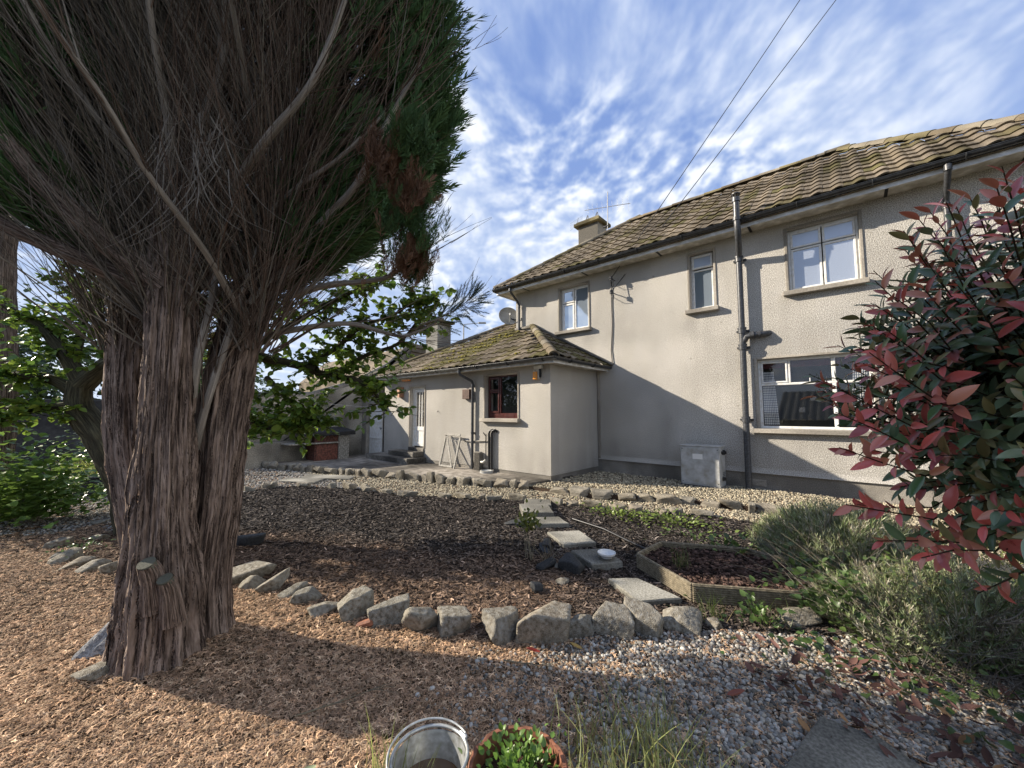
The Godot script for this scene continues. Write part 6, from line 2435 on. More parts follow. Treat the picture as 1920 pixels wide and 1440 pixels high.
# leaves on twigs as a list of [transform, colour]; the nearest 300 become parts, the rest one mass
func hang_leaves(T: Node3D, leaves: Array, meshes: Array, mat: Material, parts := 300) -> void:
	leaves.sort_custom(func(a, b): return a[2] < b[2])
	var xf := [[], [], []]
	var co := [[], [], []]
	var mats := {}
	for k in leaves.size():
		var lf: Array = leaves[k]
		if k < parts:
			var c: Color = lf[1]
			var key := "%s%02d%02d%02d" % [mat.resource_name, int(c.r * 40), int(c.g * 40), int(c.b * 40)]
			if not mats.has(key):
				var mm: StandardMaterial3D = mat.duplicate()
				mm.albedo_color = lin(floor(c.r * 40 + 0.5) / 40, floor(c.g * 40 + 0.5) / 40, floor(c.b * 40 + 0.5) / 40 + 0.004)
				mats[key] = mm
			put("leaf", meshes[k % meshes.size()], mats[key], T, lf[0])
		else:
			xf[k % 3].append(lf[0])
			co[k % 3].append(lf[1])
	for k in 3:
		if xf[k].size():
			scatter("leaf_mass", meshes[k % meshes.size()], mat, xf[k], co[k], T)


func leaf_xf(p: Vector3, dir: Vector3, face: Vector3, s: float) -> Transform3D:
	var y := dir.normalized()
	var z := (face - y * face.dot(y)).normalized()
	return Transform3D(Basis(y.cross(z), y, z).scaled_local(Vector3.ONE * s), p)


func build_fruit_tree() -> void:
	var T := thing("fruit_tree", "broad-leaved fruit tree with crooked mossy trunk spreading behind the cypress", "tree")
	var d := 5.0
	# the crooked trunk, then limbs to both sides
	put("trunk", stem_mesh([at(-4.75, -0.1, d), at(-4.95, 0.5, d), at(-5.3, 1.15, d), at(-5.6, 1.55, d), at(-5.62, 1.9, d)], [0.17, 0.15, 0.14, 0.12, 0.11], 28, 60, 5, 0.2, 0.2), M.mossy_bark, T)
	var L := [
		[[at(-5.6, 1.85, d), at(-5.3, 2.1, d), at(-4.7, 2.4, d + 0.1), at(-4.0, 2.4, d + 0.1), at(-3.2, 2.2, d), at(-2.5, 2.05, d - 0.1)], [0.11, 0.1, 0.08, 0.07, 0.055, 0.04]],
		[[at(-2.9, 2.15, d), at(-2.4, 1.98, d), at(-2.0, 1.92, d - 0.1), at(-1.7, 1.72, d - 0.2), at(-1.55, 1.5, d - 0.2)], [0.05, 0.04, 0.03, 0.02, 0.01]],
		[[at(-2.7, 2.1, d), at(-2.3, 2.35, d), at(-1.95, 2.6, d - 0.1), at(-1.55, 2.75, d - 0.1), at(-1.25, 2.95, d - 0.1)], [0.04, 0.03, 0.024, 0.016, 0.008]],
		[[at(-3.5, 2.3, d), at(-3.0, 2.6, d), at(-2.5, 2.9, d), at(-2.0, 3.15, d), at(-1.75, 3.3, d)], [0.05, 0.04, 0.03, 0.02, 0.01]],
		[[at(-2.3, 2.0, d), at(-1.9, 2.25, d), at(-1.5, 2.4, d), at(-1.2, 2.75, d - 0.05), at(-1.08, 3.05, d)], [0.035, 0.026, 0.02, 0.012, 0.006]],
		[[at(-3.2, 1.95, d), at(-2.9, 1.7, d - 0.1), at(-2.6, 1.45, d - 0.2), at(-2.35, 1.4, d - 0.3)], [0.035, 0.025, 0.018, 0.008]],
		[[at(-3.6, 1.6, d - 0.1), at(-3.2, 1.35, d - 0.2), at(-2.8, 1.28, d - 0.2), at(-2.55, 1.35, d - 0.2)], [0.03, 0.024, 0.018, 0.008]],
		[[at(-5.6, 1.9, d), at(-5.9, 2.3, d), at(-6.2, 2.6, d), at(-6.7, 2.9, d)], [0.1, 0.075, 0.055, 0.03]],
		[[at(-5.65, 1.75, d), at(-6.0, 1.95, d - 0.1), at(-6.4, 1.95, d - 0.2), at(-6.8, 1.9, d - 0.3)], [0.07, 0.055, 0.04, 0.02]],
		[[at(-5.6, 1.6, d), at(-5.85, 1.55, d - 0.2), at(-6.1, 1.45, d - 0.3), at(-6.3, 1.4, d - 0.4)], [0.05, 0.035, 0.02, 0.01]],
		[[at(-5.2, 2.15, d), at(-5.4, 2.6, d), at(-5.6, 3.0, d + 0.1), at(-5.8, 3.4, d + 0.1)], [0.06, 0.045, 0.03, 0.015]],
		[[at(-5.75, 2.1, d), at(-5.9, 2.6, d + 0.2), at(-6.0, 3.0, d + 0.3), at(-6.3, 3.5, d + 0.3)], [0.06, 0.045, 0.03, 0.015]],
		[[at(-5.4, 2.1, d), at(-5.2, 2.5, d + 0.2), at(-4.9, 2.9, d + 0.3), at(-4.7, 3.3, d + 0.3)], [0.06, 0.045, 0.03, 0.015]],
		[[at(-4.3, 2.4, d), at(-4.0, 2.8, d), at(-3.6, 3.1, d), at(-3.2, 3.5, d)], [0.06, 0.045, 0.03, 0.015]],
	]
	var leaves := []
	var tw := MB.new()
	tw.col = Color(0.8, 0.8, 0.7)
	for k in L.size():
		put("limb", stem_mesh(L[k][0], L[k][1], 12, 30, k * 5, 0.15), M.mossy_bark, T)
		var lp := PackedVector3Array(L[k][0])
		var n := 60 if k < 7 else 44
		for q in n:
			var t := rf(0.2, 1.0)
			var p := along(lp, t)
			var dir := Vector3(rf(-1, 1), rf(-0.35, 0.6), rf(-1, 1)).normalized()
			var pts := add_fan(tw, p, dir, rf(-0.4, 0.3), rf(0.2, 0.5), 0.006, 4, 5, 0.12)
			var nl := 13
			for j in nl:
				var o := along(pts, rf(0.15, 1.0))
				var out := (dir * 0.5 + Vector3(rf(-1, 1), rf(-0.7, 0.3), rf(-1, 1))).normalized()
				var face := (Vector3.UP + Vector3(rf(-0.7, 0.7), 0, rf(-0.7, 0.7))).normalized()
				var g := rf(0.65, 1.35)
				var y := rf(0.0, 1.0)
				leaves.append([leaf_xf(o, out, face, rf(0.06, 0.105)), Color((0.11 + 0.11 * y) * g, (0.21 + 0.09 * y) * g, 0.045 * g), o.distance_squared_to(EYE) - (3.0 if k < 7 else 0.0)])
	set_stuff(put("twigs", tw, M.mossy_bark, T))
	hang_leaves(T, leaves, [blade_mesh(0.72, 0.3, 0.15, 0.3), blade_mesh(0.66, 0.15, 0.3, 0.4), blade_mesh(0.78, 0.2, -0.1, 0.2)], M.leaf)


func build_red_shrub() -> void:
	var T := thing("red_leaved_shrub", "large glossy shrub with red young leaves over dark green ones at the right edge", "shrub")
	var c := at(2.55, 1.7, 1.72)
	var base := at(2.95, 0.0, 2.0)
	for k in 7:
		var a := TAU * k / 7.0
		var e := c + Vector3(cos(a) * 0.35, 0.25 + 0.1 * (k % 3), sin(a) * 0.35)
		put("stem", stem_mesh([base + Vector3(cos(a) * 0.08, 0, sin(a) * 0.08), base.lerp(e, 0.4) + Vector3(cos(a) * 0.05, 0, sin(a) * 0.05), base.lerp(e, 0.75), e], [0.028, 0.024, 0.018, 0.012], 10, 30, k, 0.08), M.mossy_bark, T)
	var tw := MB.new()
	tw.col = Color(1.2, 0.8, 0.65)
	var leaves := []
	var spots := []
	for k in 600:
		var u := rf(-1.0, 1.0)
		var az := rf(0, TAU)
		var q := sqrt(1.0 - u * u)
		var d := Vector3(q * cos(az), u, q * sin(az))
		var r := 1.0 + nz.get_noise_3dv(d * 1.6) * 0.28
		if k % 3 == 0:
			r *= rf(0.45, 0.85)
		var tip := c + Vector3(d.x * 0.84, d.y * (0.88 if d.y > 0 else 0.72), d.z * 0.84) * r
		spots.append([tip, d, rf(0.25, 0.5)])
	# shoots that stand clear of the outline, as in the view
	for s in [[1.66, 2.1, 1.72], [1.72, 2.02, 1.7], [1.58, 1.72, 1.72], [1.45, 1.6, 1.7], [1.36, 1.5, 1.62], [1.4, 1.35, 1.66], [1.38, 1.12, 1.62], [1.48, 0.98, 1.6], [1.55, 0.95, 1.5], [1.75, 0.82, 1.5], [1.76, 2.35, 1.5], [1.9, 2.4, 1.45], [2.0, 2.5, 1.5], [1.78, 2.2, 1.55], [1.6, 1.9, 1.7], [1.5, 1.75, 1.6]]:
		var tip := at(s[0], s[1], s[2])
		spots.append([tip, (tip - c).normalized(), 0.4])
	for k in 60:   # the skirt that hangs over the brambles
		var tip := at(rf(1.7, 3.0), rf(0.9, 1.2), rf(1.35, 2.1))
		spots.append([tip, (tip - c).normalized(), 0.3])
	for s in spots:
		var tip: Vector3 = s[0]
		var d: Vector3 = s[1]
		if (tip - EYE).dot(FW) < 0.75 or (tip - EYE).length() < 1.1:
			continue
		var lean := (d + Vector3.UP * 0.6).normalized()
		var p0: Vector3 = tip - lean * s[2]
		var pts := PackedVector3Array([p0 - d * 0.15, p0, p0.lerp(tip, 0.5) + Vector3(rf(-0.02, 0.02), rf(-0.02, 0.02), rf(-0.02, 0.02)), tip])
		tw.tube(pts, PackedFloat32Array([0.0036, 0.0034, 0.003, 0.002]), 5, false)
		var lat := (tip - EYE).dot(RT)
		var outer := (tip - c).length()
		var redness := clampf(0.2 + (outer - 0.75) * 1.3 + (tip.y - 1.5) * 0.3 - (lat - 1.75) * 0.45 + nz.get_noise_3dv(tip * 2.0) * 0.35, 0.04, 0.85)
		var n := 18
		for j in n:
			var t := 0.15 + 0.85 * float(j) / n
			var o := along(pts, t)
			var a := j * 2.4 + rf(-0.4, 0.4)
			var side := lean.cross(Vector3(0.3, 0.2, 0.9)).normalized()
			var up2 := side.cross(lean)
			var young := float(j) / n
			var out := (side * cos(a) + up2 * sin(a)) * (1.0 - 0.45 * young) + lean * (0.25 + 0.65 * young) + Vector3(0, -0.15 * (1.0 - young), 0)
			var face := (d * 1.0 + lean * 0.3 + Vector3.UP * 0.35 + Vector3(rf(-0.5, 0.5), rf(-0.3, 0.5), rf(-0.5, 0.5)) + (EYE - c).normalized() * 0.25).normalized()
			var g := rf(0.75, 1.25)
			var col: Color
			if rng.randf() < redness * (0.35 + 0.9 * young):
				col = [Color(0.55, 0.12, 0.10), Color(0.46, 0.15, 0.10), Color(0.52, 0.22, 0.14), Color(0.38, 0.10, 0.085)][rng.randi() % 4]
			else:
				col = [Color(0.10, 0.165, 0.07), Color(0.15, 0.21, 0.115), Color(0.075, 0.13, 0.065), Color(0.2, 0.19, 0.08)][rng.randi() % 4]
			col = Color(col.r * g, col.g * g, col.b * g)
			leaves.append([leaf_xf(o, out, face, rf(0.06, 0.128) * (1.0 - 0.4 * young * rng.randf())), col, o.distance_squared_to(EYE)])
	set_stuff(put("twigs", tw, M.mossy_bark, T))
	hang_leaves(T, leaves, [blade_mesh(0.36, 0.35, 0.2), blade_mesh(0.42, 0.25, 0.35), blade_mesh(0.32, 0.45, 0.1)], M.gloss_leaf)


# ---------------------------------------------------------------- low plants
# a curved blade of grass, 1 tall
func grass_mesh(lean: float, w: float) -> ArrayMesh:
	var m := MB.new()
	var n := 5
	for i in n + 1:
		var t := float(i) / n
		for s in [-1, 1]:
			m.vert(Vector3(s * w * (1.0 - t * t), t * (1.0 - 0.25 * lean * t), lean * t * t), Vector3(s * 0.3, 0.3, 1).normalized(), Vector2(s, t))
	for i in n:
		m.face(i * 2, i * 2 + 1, i * 2 + 3)
		m.face(i * 2, i * 2 + 3, i * 2 + 2)
	return m.mesh()


func tuft(xf: Array, co: Array, p: Vector3, n: int, spread: float, h0: float, h1: float, c: Color, tilt := 0.35) -> void:
	for k in n:
		var o := p + Vector3(rng.randfn() * spread, 0, rng.randfn() * spread)
		o.y = ground_h(o.x, o.z) + p.y
		var b := Basis(Vector3.UP, rf(0, TAU)) * Basis(Vector3.RIGHT, rf(-tilt, tilt)) * Basis(Vector3.BACK, rf(-tilt, tilt))
		var h := rf(h0, h1)
		xf.append(Transform3D(b.scaled_local(Vector3(h, h, h)), o))
		var g := rf(0.65, 1.35)
		co.append(Color(c.r * g, c.g * g, c.b * g))


# a leafy low plant: stalks with small leaves round a spot
func leafy(T: Node3D, p: Vector3, n: int, spread: Vector3, s0: float, s1: float, c: Color, mesh: Mesh) -> void:
	var xf := []
	var co := []
	for k in n:
		var o := p + Vector3(rng.randfn() * spread.x, absf(rng.randfn()) * spread.y, rng.randfn() * spread.z)
		var out := Vector3(o.x - p.x, 0.15, o.z - p.z).normalized() + Vector3(rf(-0.7, 0.7), rf(-0.3, 0.5), rf(-0.7, 0.7))
		xf.append(leaf_xf(o, out, Vector3.UP + Vector3(rf(-0.5, 0.5), 0, rf(-0.5, 0.5)), rf(s0, s1)))
		var g := rf(0.6, 1.4)
		co.append(Color(c.r * g, c.g * g, c.b * g))
	scatter("leaf_mass", mesh, M.leaf, xf, co, T)


func build_plants() -> void:
	var g1 := grass_mesh(0.3, 0.009)
	var g2 := grass_mesh(0.55, 0.018)
	var small := blade_mesh(0.7, 0.2, 0.2, 0.2)
	var lobed := blade_mesh(0.95, 0.25, 0.25, 0.2, 0.25)
	var green := Color(0.10, 0.15, 0.035)
	var straw := Color(0.3, 0.25, 0.12)
	# lavender mound beside the planter and the dark brambles under the red shrub
	var lv := thing("lavender_bush", "sprawling grey-green lavender mound between the planter and the red shrub", "bush")
	var xf := []
	var co := []
	for k in 6400:
		var a := rf(0, TAU)
		var r := sqrt(rng.randf())
		var cx := at(3.2 + cos(a) * r * 0.62, 0, 3.8 + sin(a) * r * 0.8) if k % 4 else at(3.05 + cos(a) * r * 0.8, 0, 2.75 + sin(a) * r * 0.5)
		var top := (0.52 if k % 4 else 0.36) * sqrt(maxf(0.0, 1.0 - r * r)) + nz.get_noise_2d(cx.x * 3.0, cx.z * 3.0) * 0.12
		var p := Vector3(cx.x, maxf(0.02, top * rf(0.55, 1.0) - 0.1), cx.z)
		var out := (RT * cos(a) + FW * sin(a)) * r * 0.7 + Vector3.UP
		out = (out + Vector3(rf(-0.35, 0.35), 0, rf(-0.35, 0.35))).normalized()
		var side := out.cross(Vector3(rf(-1, 1), rf(-1, 1), rf(-1, 1))).normalized()
		var s := rf(0.14, 0.26)
		xf.append(Transform3D(Basis(side, out, side.cross(out)).scaled_local(Vector3(s, s, s)), p))
		var g := rf(0.6, 1.4)
		co.append([Color(0.25 * g, 0.30 * g, 0.16 * g), Color(0.33 * g, 0.37 * g, 0.22 * g), Color(0.17 * g, 0.22 * g, 0.09 * g), Color(0.38 * g, 0.36 * g, 0.28 * g)][rng.randi() % 4])
	scatter("foliage", lavender_mesh(), M.needle, xf, co, lv)
	var stems := MB.new()
	for k in 260:
		var a := rf(0, TAU)
		var b := at(3.2 + rf(-0.3, 0.3), 0.0, 3.7 + rf(-0.4, 0.4))
		stems.col = Color(1.3, 1.2, 1.05) * rf(0.5, 1.2)
		add_fan(stems, b, (RT * cos(a) * 1.2 + FW * sin(a) + Vector3.UP * rf(0.6, 1.6)).normalized(), 0.1, rf(0.4, 0.85), 0.0028, 3, 6, 0.08)
	set_stuff(put("stems", stems, M.twig_bark, lv))
	var br := thing("bramble_thicket", "dark tangle of brambles and arching dead stems under the red shrub", "bush")
	var st := MB.new()
	for k in 900:
		var b := at(rf(2.3, 3.7), 0.0, rf(2.1, 3.3))
		var a := rf(0, TAU)
		st.col = Color(1.3, 1.2, 1.05) * rf(0.4, 1.6)
		add_fan(st, b, (RT * cos(a) + FW * sin(a) + Vector3.UP * rf(0.5, 1.7)).normalized(), rf(-1.4, -0.3), rf(0.35, 0.95), rf(0.0015, 0.0036), 3, 8, 0.07)
	for k in 7:   # the pale hoops of dead stem
		st.col = Color(2.0, 1.9, 1.7)
		add_fan(st, at(2.72 + k * 0.03, 0.3 + rf(0.0, 0.06), 2.25), (RT * 0.9 - Vector3.UP * 0.1).normalized(), rf(1.2, 2.4), rf(0.3, 0.42), 0.004, 5, 10, 0.02)
	set_stuff(put("stems", st, M.twig_bark, br))
	xf = []
	co = []
	for k in 1100:
		var lat := rf(2.2, 3.7)
		var dep := rf(2.1, 3.3)
		var hh := 0.42 * clampf((lat - 2.1) / 0.5, 0.0, 1.0) * clampf((dep - 1.9) / 0.7, 0.1, 1.0)
		var p := at(lat, rf(0.02, maxf(0.08, hh)), dep)
		xf.append(leaf_xf(p, Vector3(rf(-1, 1), rf(-0.4, 0.4), rf(-1, 1)), Vector3.UP + Vector3(rf(-0.6, 0.6), 0, rf(-0.6, 0.6)), rf(0.02, 0.05)))
		var g := rf(0.5, 1.3)
		co.append(Color(0.10 * g, 0.15 * g, 0.045 * g))
	scatter("leaf_mass", lobed, M.leaf, xf, co, br)
	# lit grass patch behind the red shrub
	var gp := thing("grass_patch", "rough sunlit grass showing through behind the red shrub", "grass")
	gp.set_meta("kind", "stuff")
	xf = []
	co = []
	for k in 5000:
		tuft(xf, co, Vector3(rf(0.7, 5.5), 0.0, rf(0.2, 4.6)), 1, 0.02, 0.1, 0.25, Color(0.17, 0.2, 0.05), 0.6)
	scatter("grass", g2, M.leaf, xf, co, gp)
	# weeds and tufts
	var W := [
		["tall_weed", "tall thin weed in the needles left of the bucket", at(-0.52, 0, 1.62), 34, 0.03, 0.1, 0.34, Color(0.28, 0.33, 0.11), 0.16],
		["grass_tuft", "dry grass tuft growing against the left side of the bucket", at(-0.4, 0.0, 1.45), 34, 0.03, 0.15, 0.4, Color(0.28, 0.32, 0.12), 0.22],
		["grass_clump", "wispy pale green grass clump right of the terracotta pot", at(0.38, 0, 1.72), 120, 0.11, 0.12, 0.36, Color(0.3, 0.34, 0.13), 0.4],
		["grass_clump", "tallest wispy grass clump in the gravel at the bottom centre", at(0.62, 0, 1.72), 110, 0.09, 0.14, 0.4, Color(0.3, 0.34, 0.14), 0.35],
		["grass_clump", "sparse grass at the bottom edge between the tall clump and the slab", at(0.8, 0, 1.6), 60, 0.08, 0.08, 0.24, Color(0.28, 0.32, 0.12), 0.5],
		["grass_tuft", "green grass tuft inside the planter's left corner", Vector3(-1.22, 0.09, 4.75), 60, 0.04, 0.1, 0.26, Color(0.09, 0.13, 0.035), 0.3],
		["grass_tuft", "grass growing at the near corner of the planter boards", Vector3(-0.82, 0.0, 5.32), 50, 0.05, 0.08, 0.24, Color(0.1, 0.14, 0.04), 0.35],
		["grass_tuft", "straggly grass in front of the planter's long board", Vector3(-0.5, 0.0, 5.12), 60, 0.08, 0.08, 0.2, Color(0.1, 0.14, 0.04), 0.5],
		["trough_grass", "yellow-green tufted grass growing in the black trough", Vector3(-10.75, 0.3, 8.35), 260, 0.17, 0.2, 0.45, Color(0.28, 0.33, 0.07), 0.4],
	]
	for w in W:
		xf = []
		co = []
		tuft(xf, co, w[2], w[3], w[4], w[5], w[6], w[7], w[8])
		tuft(xf, co, w[2], w[3] / 4, w[4], w[5], w[6] * 0.9, straw, w[8] * 1.3)
		var T := thing(w[0], w[1], "grass")
		scatter("blades", g1, M.leaf, xf, co, T)
	var LF := [
		["pot_plant", "bright green leafy plant filling the terracotta pot", at(0.03, 0.2, 1.48), 420, Vector3(0.06, 0.04, 0.06), 0.014, 0.032, Color(0.13, 0.23, 0.045), "plant", small],
		["ground_weed", "broad pale leaves on the gravel right of the terracotta pot", at(0.24, 0.01, 1.45), 40, Vector3(0.07, 0.03, 0.06), 0.04, 0.07, Color(0.13, 0.17, 0.08), "weed", lobed],
		["ground_weed", "low yellow-green weeds on the mulch near the grey boiler, left patch", Vector3(-2.55, 0.01, 3.25), 260, Vector3(0.3, 0.05, 0.14), 0.025, 0.06, Color(0.17, 0.23, 0.05), "weed", small],
		["ground_weed", "low yellow-green weeds on the mulch in front of the grey boiler, right patch", Vector3(-1.85, 0.01, 3.05), 300, Vector3(0.32, 0.05, 0.16), 0.025, 0.06, Color(0.16, 0.22, 0.05), "weed", small],
		["ground_weed", "scattered small weeds between the planter and the boiler", Vector3(-1.35, 0.01, 3.6), 120, Vector3(0.35, 0.04, 0.2), 0.02, 0.05, Color(0.12, 0.18, 0.05), "weed", small],
		["ground_weed", "leafy weed growing at the back corner of the planter", Vector3(-0.95, 0.06, 3.95), 70, Vector3(0.1, 0.07, 0.07), 0.04, 0.07, Color(0.09, 0.14, 0.04), "weed", small],
		["ground_weed", "leafy weeds hanging into the planter's right end", Vector3(-0.3, 0.12, 4.4), 150, Vector3(0.14, 0.08, 0.14), 0.03, 0.07, Color(0.08, 0.13, 0.04), "weed", small],
		["ground_weed", "bushy leaves over the right-hand end of the planter's front board", Vector3(-0.15, 0.08, 4.9), 190, Vector3(0.13, 0.11, 0.12), 0.03, 0.065, Color(0.07, 0.12, 0.035), "weed", lobed],
		["ground_weed", "sprig of green leaves in front of the planter's front board", Vector3(-0.55, 0.02, 5.2), 60, Vector3(0.05, 0.1, 0.05), 0.03, 0.06, Color(0.09, 0.15, 0.04), "weed", small],
		["ground_weed", "creeping leaves at the shaded edge of the gravel below the brambles", at(2.0, 0.01, 2.35), 150, Vector3(0.4, 0.03, 0.2), 0.025, 0.05, Color(0.07, 0.12, 0.035), "weed", lobed],
		["ground_weed", "small moss-green weed among the slanting stones left of the trunk", Vector3(-6.2, 0.03, 8.35), 130, Vector3(0.14, 0.05, 0.12), 0.015, 0.035, Color(0.1, 0.15, 0.06), "weed", small],
		["left_shrub", "leafy green shrub with lobed leaves at the left edge beside the trough", Vector3(-8.4, 0.1, 8.8), 2100, Vector3(0.3, 0.42, 0.32), 0.05, 0.1, Color(0.15, 0.24, 0.05), "shrub", lobed],
		["wall_shrub", "small rounded dark green shrub against the dark boundary wall", Vector3(-13.9, 0.15, 7.6), 2000, Vector3(0.5, 0.5, 0.5), 0.05, 0.1, Color(0.1, 0.15, 0.06), "shrub", small],
		["garden_sapling", "small yellow-green sapling on bare canes on the mulch left of the slabs", Vector3(-2.52, 0.3, 5.35), 120, Vector3(0.06, 0.09, 0.06), 0.03, 0.06, Color(0.15, 0.17, 0.035), "sapling", small],
	]
	for w in LF:
		var T := thing(w[0], w[1], w[8])
		leafy(T, w[2], w[3], w[4], w[5], w[6], w[7], w[9])
		if w[0] in ["left_shrub", "wall_shrub", "garden_sapling"]:
			var sm := MB.new()
			sm.col = Color(1.2, 1.1, 0.8)
			for k in 14 if w[0] != "garden_sapling" else 6:
				var b: Vector3 = w[2]
				add_fan(sm, Vector3(b.x + rf(-0.12, 0.12) * (1.0 if w[0] != "garden_sapling" else 0.4), 0.0, b.z + rf(-0.1, 0.1) * (1.0 if w[0] != "garden_sapling" else 0.4)), Vector3(rf(-0.4, 0.4), 1.4, rf(-0.4, 0.4)).normalized(), 0.3, 0.45 if w[0] == "garden_sapling" else 0.8, 0.004 if w[0] == "garden_sapling" else 0.008, 5, 6, 0.08)
			set_stuff(put("stems", sm, M.twig_bark, T))
	# dead stalks by the slates, dry twigs on the needles
	var dd := MB.new()
	for k in 30:
		dd.col = Color(1.5, 1.3, 1.0) * rf(0.5, 1.0)
		add_fan(dd, Vector3(-2.3 + rf(-0.08, 0.08), 0.0, 5.35 + rf(-0.08, 0.08)), Vector3(rf(-0.6, 0.6), 1.0, rf(-0.6, 0.6)).normalized(), -0.6, rf(0.12, 0.32), 0.003, 3, 6, 0.15)
	tag(put("dead_plant", dd, M.twig_bark), "withered brown plant stalks beside the black slates", "dead plant")
	for s in [[at(-1.05, 0.03, 1.98), (RT + FW * 0.45), 0.42, "long thin twig on the needles in front of the trunk"], [at(-1.3, 0.03, 1.62), (RT - FW * 0.5), 0.5, "branching dry twig at the bottom left on the needles"], [at(-0.05, 0.03, 2.4), (RT - FW * 0.25), 0.3, "thin twig where needles meet gravel below the biggest boulder"]]:
		var m := MB.new()
		m.col = Color(1.2, 0.95, 0.75)
		var q := add_fan(m, s[0], s[1].normalized(), 0.0, s[2], 0.005, 5, 9, 0.05)
		for k in 7:
			add_fan(m, along(q, rf(0.2, 0.9)), (s[1].normalized() + Vector3(rf(-0.6, 0.6), rf(0.0, 0.2), rf(-0.6, 0.6))).normalized(), 0.0, rf(0.06, 0.16), 0.0025, 3, 4, 0.08)
		tag(put("dry_twig", m, M.twig_bark), s[3], "twig")
	# a few fallen leaves one can point at
	var FL := [[Vector3(-1.5, 0.035, 6.52), Color(0.42, 0.07, 0.05), "red fallen leaf at the foot of the biggest boulder", 0.1], [Vector3(-1.32, 0.03, 6.32), Color(0.5, 0.33, 0.09), "yellow fallen leaf right of the red leaf below the boulders", 0.08], [at(-0.82, 0.03, 1.72), Color(0.42, 0.5, 0.3), "pale green fallen leaf on the needles left of the bucket", 0.075], [at(1.12, 0.03, 2.12), Color(0.3, 0.09, 0.05), "curled reddish fallen leaf alone on the gravel", 0.09], [at(2.6, 0.03, 1.95), Color(0.4, 0.25, 0.1), "pale yellow-brown leaf among dark leaves at the right", 0.1]]
	var lm := blade_mesh(0.5, 0.35, -0.3)
	for f in FL:
		var mt: StandardMaterial3D = M.leaf.duplicate()
		mt.albedo_color = f[1].linear_to_srgb()
		tag(put("fallen_leaf", lm, mt, self, leaf_xf(f[0], Vector3(rf(-1, 1), 0.1, rf(-1, 1)), Vector3.UP, f[3])), f[2], "leaf")


func lavender_mesh() -> ArrayMesh:
	var m := MB.new()
	var r := RandomNumberGenerator.new()
	r.seed = 12
	for k in 16:
		var t := k / 16.0
		var a := r.randf() * TAU
		var p := Vector3(0, t * 0.8, 0)
		var tip := p + Vector3(cos(a) * 0.14, 0.2, sin(a) * 0.14)
		var side := Vector3(-sin(a), 0, cos(a)) * 0.014
		m.col = Color.WHITE * r.randf_range(0.8, 1.2)
		m.tri(p - side * 0.5, p.lerp(tip, 0.5) + side, tip)
		m.tri(p - side * 0.5, tip, p.lerp(tip, 0.5) - side)
	m.col = Color(1.0, 0.9, 0.8)
	m.tube(PackedVector3Array([Vector3.ZERO, Vector3(0, 1, 0)]), PackedFloat32Array([0.012, 0.006]), 3, false)
	return m.mesh()


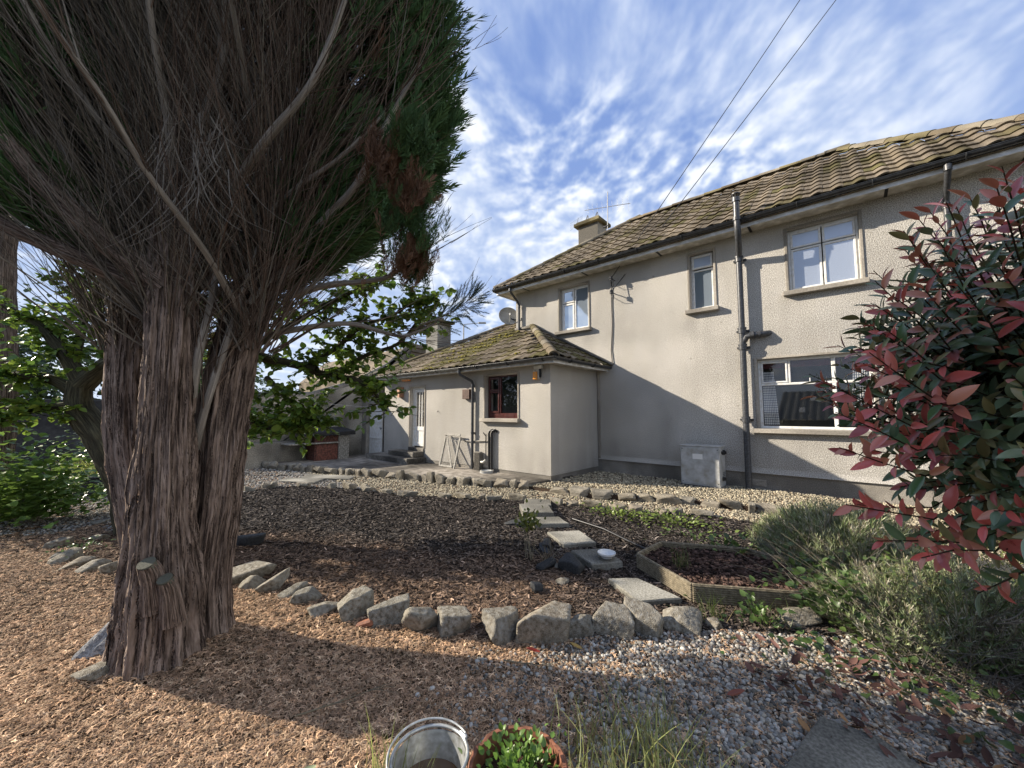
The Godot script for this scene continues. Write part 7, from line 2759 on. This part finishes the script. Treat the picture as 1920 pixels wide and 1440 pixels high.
# ---------------------------------------------------------------- what lies on the ground
func build_litter() -> void:
	# small smooth pebbles
	var pm := []
	for k in 3:
		var m := MB.new()
		sphere(m, Vector3.ZERO, 0.5, 8, 5, Vector3(1.0, 0.55 + 0.1 * k, 0.72))
		for i in m.v.size():
			m.v[i] *= 1.0 + nz.get_noise_3dv(m.v[i] * 3.0 + Vector3.ONE * k * 10) * 0.3
		pm.append(m.mesh())
	# a bark chip: a bent sliver
	var chip := MB.new()
	chip.box(Vector3(-0.5, 0, -0.16), Vector3(0.5, 0.09, 0.16), 0.0)
	for i in chip.v.size():
		chip.v[i].y += chip.v[i].x * chip.v[i].x * 0.3
		chip.v[i].z *= 1.0 - 0.5 * absf(chip.v[i].x + 0.15)
	var chm := chip.mesh()
	# a scrap of dead cypress spray: three crossing bent strips
	var scrap := MB.new()
	for k in 2:
		var a := k * 0.9
		var dx := Vector3(cos(a), 0, sin(a))
		var dz := Vector3(-sin(a), 0, cos(a)) * 0.055
		for s in 3:
			var x0 := -0.5 + s / 3.0
			var x1 := x0 + 1.0 / 3.0
			var y0 := 0.12 - x0 * x0 * 0.45
			var y1 := 0.12 - x1 * x1 * 0.45
			scrap.quad(dx * x0 - dz + Vector3.UP * y0, dx * x0 + dz + Vector3.UP * y0, dx * x1 + dz + Vector3.UP * y1, dx * x1 - dz + Vector3.UP * y1)
	var scm := scrap.mesh()
	var peb := [[], [], []]
	var pcol := [[], [], []]
	var nx := []
	var nc := []
	var cx := []
	var cc := []
	var terr := poly(TERRACE + [[-4.62, 1.2], [-12.05, 1.2], [-12.05, 5.02]])
	var tried := 0
	while tried < 520000:
		tried += 1
		# thrown out from the viewer's side of the garden, thinning with distance
		var dep := 0.9 + pow(rng.randf(), 2.1) * 13.5
		var lat := rf(-1.5, 1.5) * dep
		var p3 := at(lat, 0, dep)
		var p := Vector2(p3.x, p3.z)
		if p.y < 0.02 or p.x < -12.0 or p.x > 3.0 or p.y > 12.0:
			continue
		if p.y < 1.9 and p.x < -4.7:
			continue
		var big := 1.0 + maxf(0.0, dep - 4.0) * 0.13
		if p.x < -4.6 and Geometry2D.is_point_in_polygon(p, terr):
			continue
		var y := ground_h(p.x, p.y)
		var strip := Geometry2D.is_point_in_polygon(p, yard_poly)
		if strip:
			y = 0.078
		var bed := in_bed(p)
		var gs := 0.0
		if not bed:
			gs = 1.0 if strip or (p.y < 5.6 and p.x < 0.5) or p.x < -7.6 + nz.get_noise_2d(p.x, p.y) else gravel_share(p)
		if strip or p.y < 5.0 and not bed and p.x < 0.5:
			gs = 0.95
		var yaw := Basis(Vector3.UP, rf(0, TAU))
		var n := clampf(nz.get_noise_2d(p.x * 5.0, p.y * 5.0) * 0.3 + 1.0, 0.6, 1.4)
		if not bed and rng.randf() < gs * (0.78 if not strip and p.y > 5.0 else 1.0):
			var s := (0.011 + 0.021 * pow(rng.randf(), 1.6)) * big * (1.35 if rng.randf() < 0.03 else 1.0)
			var w := rng.randi() % 3
			peb[w].append(Transform3D((yaw * Basis(Vector3.RIGHT, rf(-0.4, 0.4)) * Basis(Vector3.BACK, rf(-0.4, 0.4))).scaled_local(Vector3.ONE * s), Vector3(p.x, y + s * rf(0.0, 0.35), p.y)))
			var g := pow(rf(0.25, 1.0), 1.5) * 0.5 * n
			if strip or p.y < 4.6:
				g = pow(rf(0.4, 1.0), 1.3) * 0.5 * n
				pcol[w].append(Color(g * 1.08, g * 0.95, g * 0.68))
			else:
				var tint := rng.randi() % 5
				pcol[w].append([Color(g, g * 0.95, g * 0.84), Color(g * 1.03, g * 0.93, g * 0.75), Color(g * 0.95, g * 0.94, g * 0.89), Color(g, g * 0.87, g * 0.74), Color(g * 0.98, g * 0.96, g * 0.88)][tint])
			continue
		if bed:
			var brown := brown_share(p)
			var s := rf(0.018, 0.055) * big
			if rng.randf() < 0.15 + 0.6 * brown:
				nx.append(Transform3D((yaw * Basis(Vector3.RIGHT, rf(-0.5, 0.5))).scaled_local(Vector3.ONE * s), Vector3(p.x, y + 0.004, p.y)))
				var g := rf(0.5, 1.5) * n
				nc.append(Color(0.2 * g, 0.135 * g, 0.092 * g).lerp(Color(0.06 * g, 0.05 * g, 0.043 * g), 1.0 - brown))
			else:
				cx.append(Transform3D((yaw * Basis(Vector3.RIGHT, rf(-0.5, 0.5)) * Basis(Vector3.BACK, rf(-0.4, 0.4))).scaled_local(Vector3.ONE * s), Vector3(p.x, y + rf(0.0, 0.012), p.y)))
				var g := pow(rf(0.3, 1.25), 2.0) * n
				if rng.randf() < 0.05:
					g *= 2.6
				cc.append(Color(0.085 * g, 0.072 * g, 0.062 * g).lerp(Color(0.2 * g, 0.14 * g, 0.1 * g), brown))
			continue
		var s := rf(0.016, 0.045) * big
		nx.append(Transform3D((yaw * Basis(Vector3.RIGHT, rf(-0.6, 0.6))).scaled_local(Vector3.ONE * s), Vector3(p.x, y + rf(0.0, 0.014), p.y)))
		var g := rf(0.45, 1.45) * n
		if rng.randf() < 0.12:
			g *= 1.5
		nc.append([Color(0.4 * g, 0.255 * g, 0.155 * g), Color(0.3 * g, 0.195 * g, 0.125 * g), Color(0.5 * g, 0.35 * g, 0.225 * g)][rng.randi() % 3])
	for k in 3:
		scatter("gravel", pm[k], M.pebble, peb[k], pcol[k])
	scatter("needle_litter", scm, M.litter, nx, nc)
	scatter("bark_mulch", chm, M.litter, cx, cc)
	# dead brown leaves under the red shrub
	var lx := []
	var lc := []
	for k in 520:
		var lat := 1.35 + absf(rng.randfn()) * 0.9
		var dep := rf(1.2, 2.6)
		if rng.randf() > clampf((lat - 1.0) / 1.2, 0.04, 1.0):
			continue
		var p := at(lat, 0, dep)
		p.y = ground_h(p.x, p.z) + rf(0.015, 0.05)
		lx.append(leaf_xf(p, Vector3(rf(-1, 1), rf(-0.2, 0.2), rf(-1, 1)), Vector3.UP + Vector3(rf(-0.5, 0.5), 0, rf(-0.5, 0.5)), rf(0.045, 0.085)))
		var g := rf(0.4, 1.3)
		lc.append(Color(0.14 * g, 0.075 * g, 0.06 * g) if rng.randf() < 0.93 else Color(0.3 * g, 0.17 * g, 0.08 * g))
	scatter("dead_leaves", blade_mesh(0.45, 0.4, -0.35), M.litter, lx, lc)
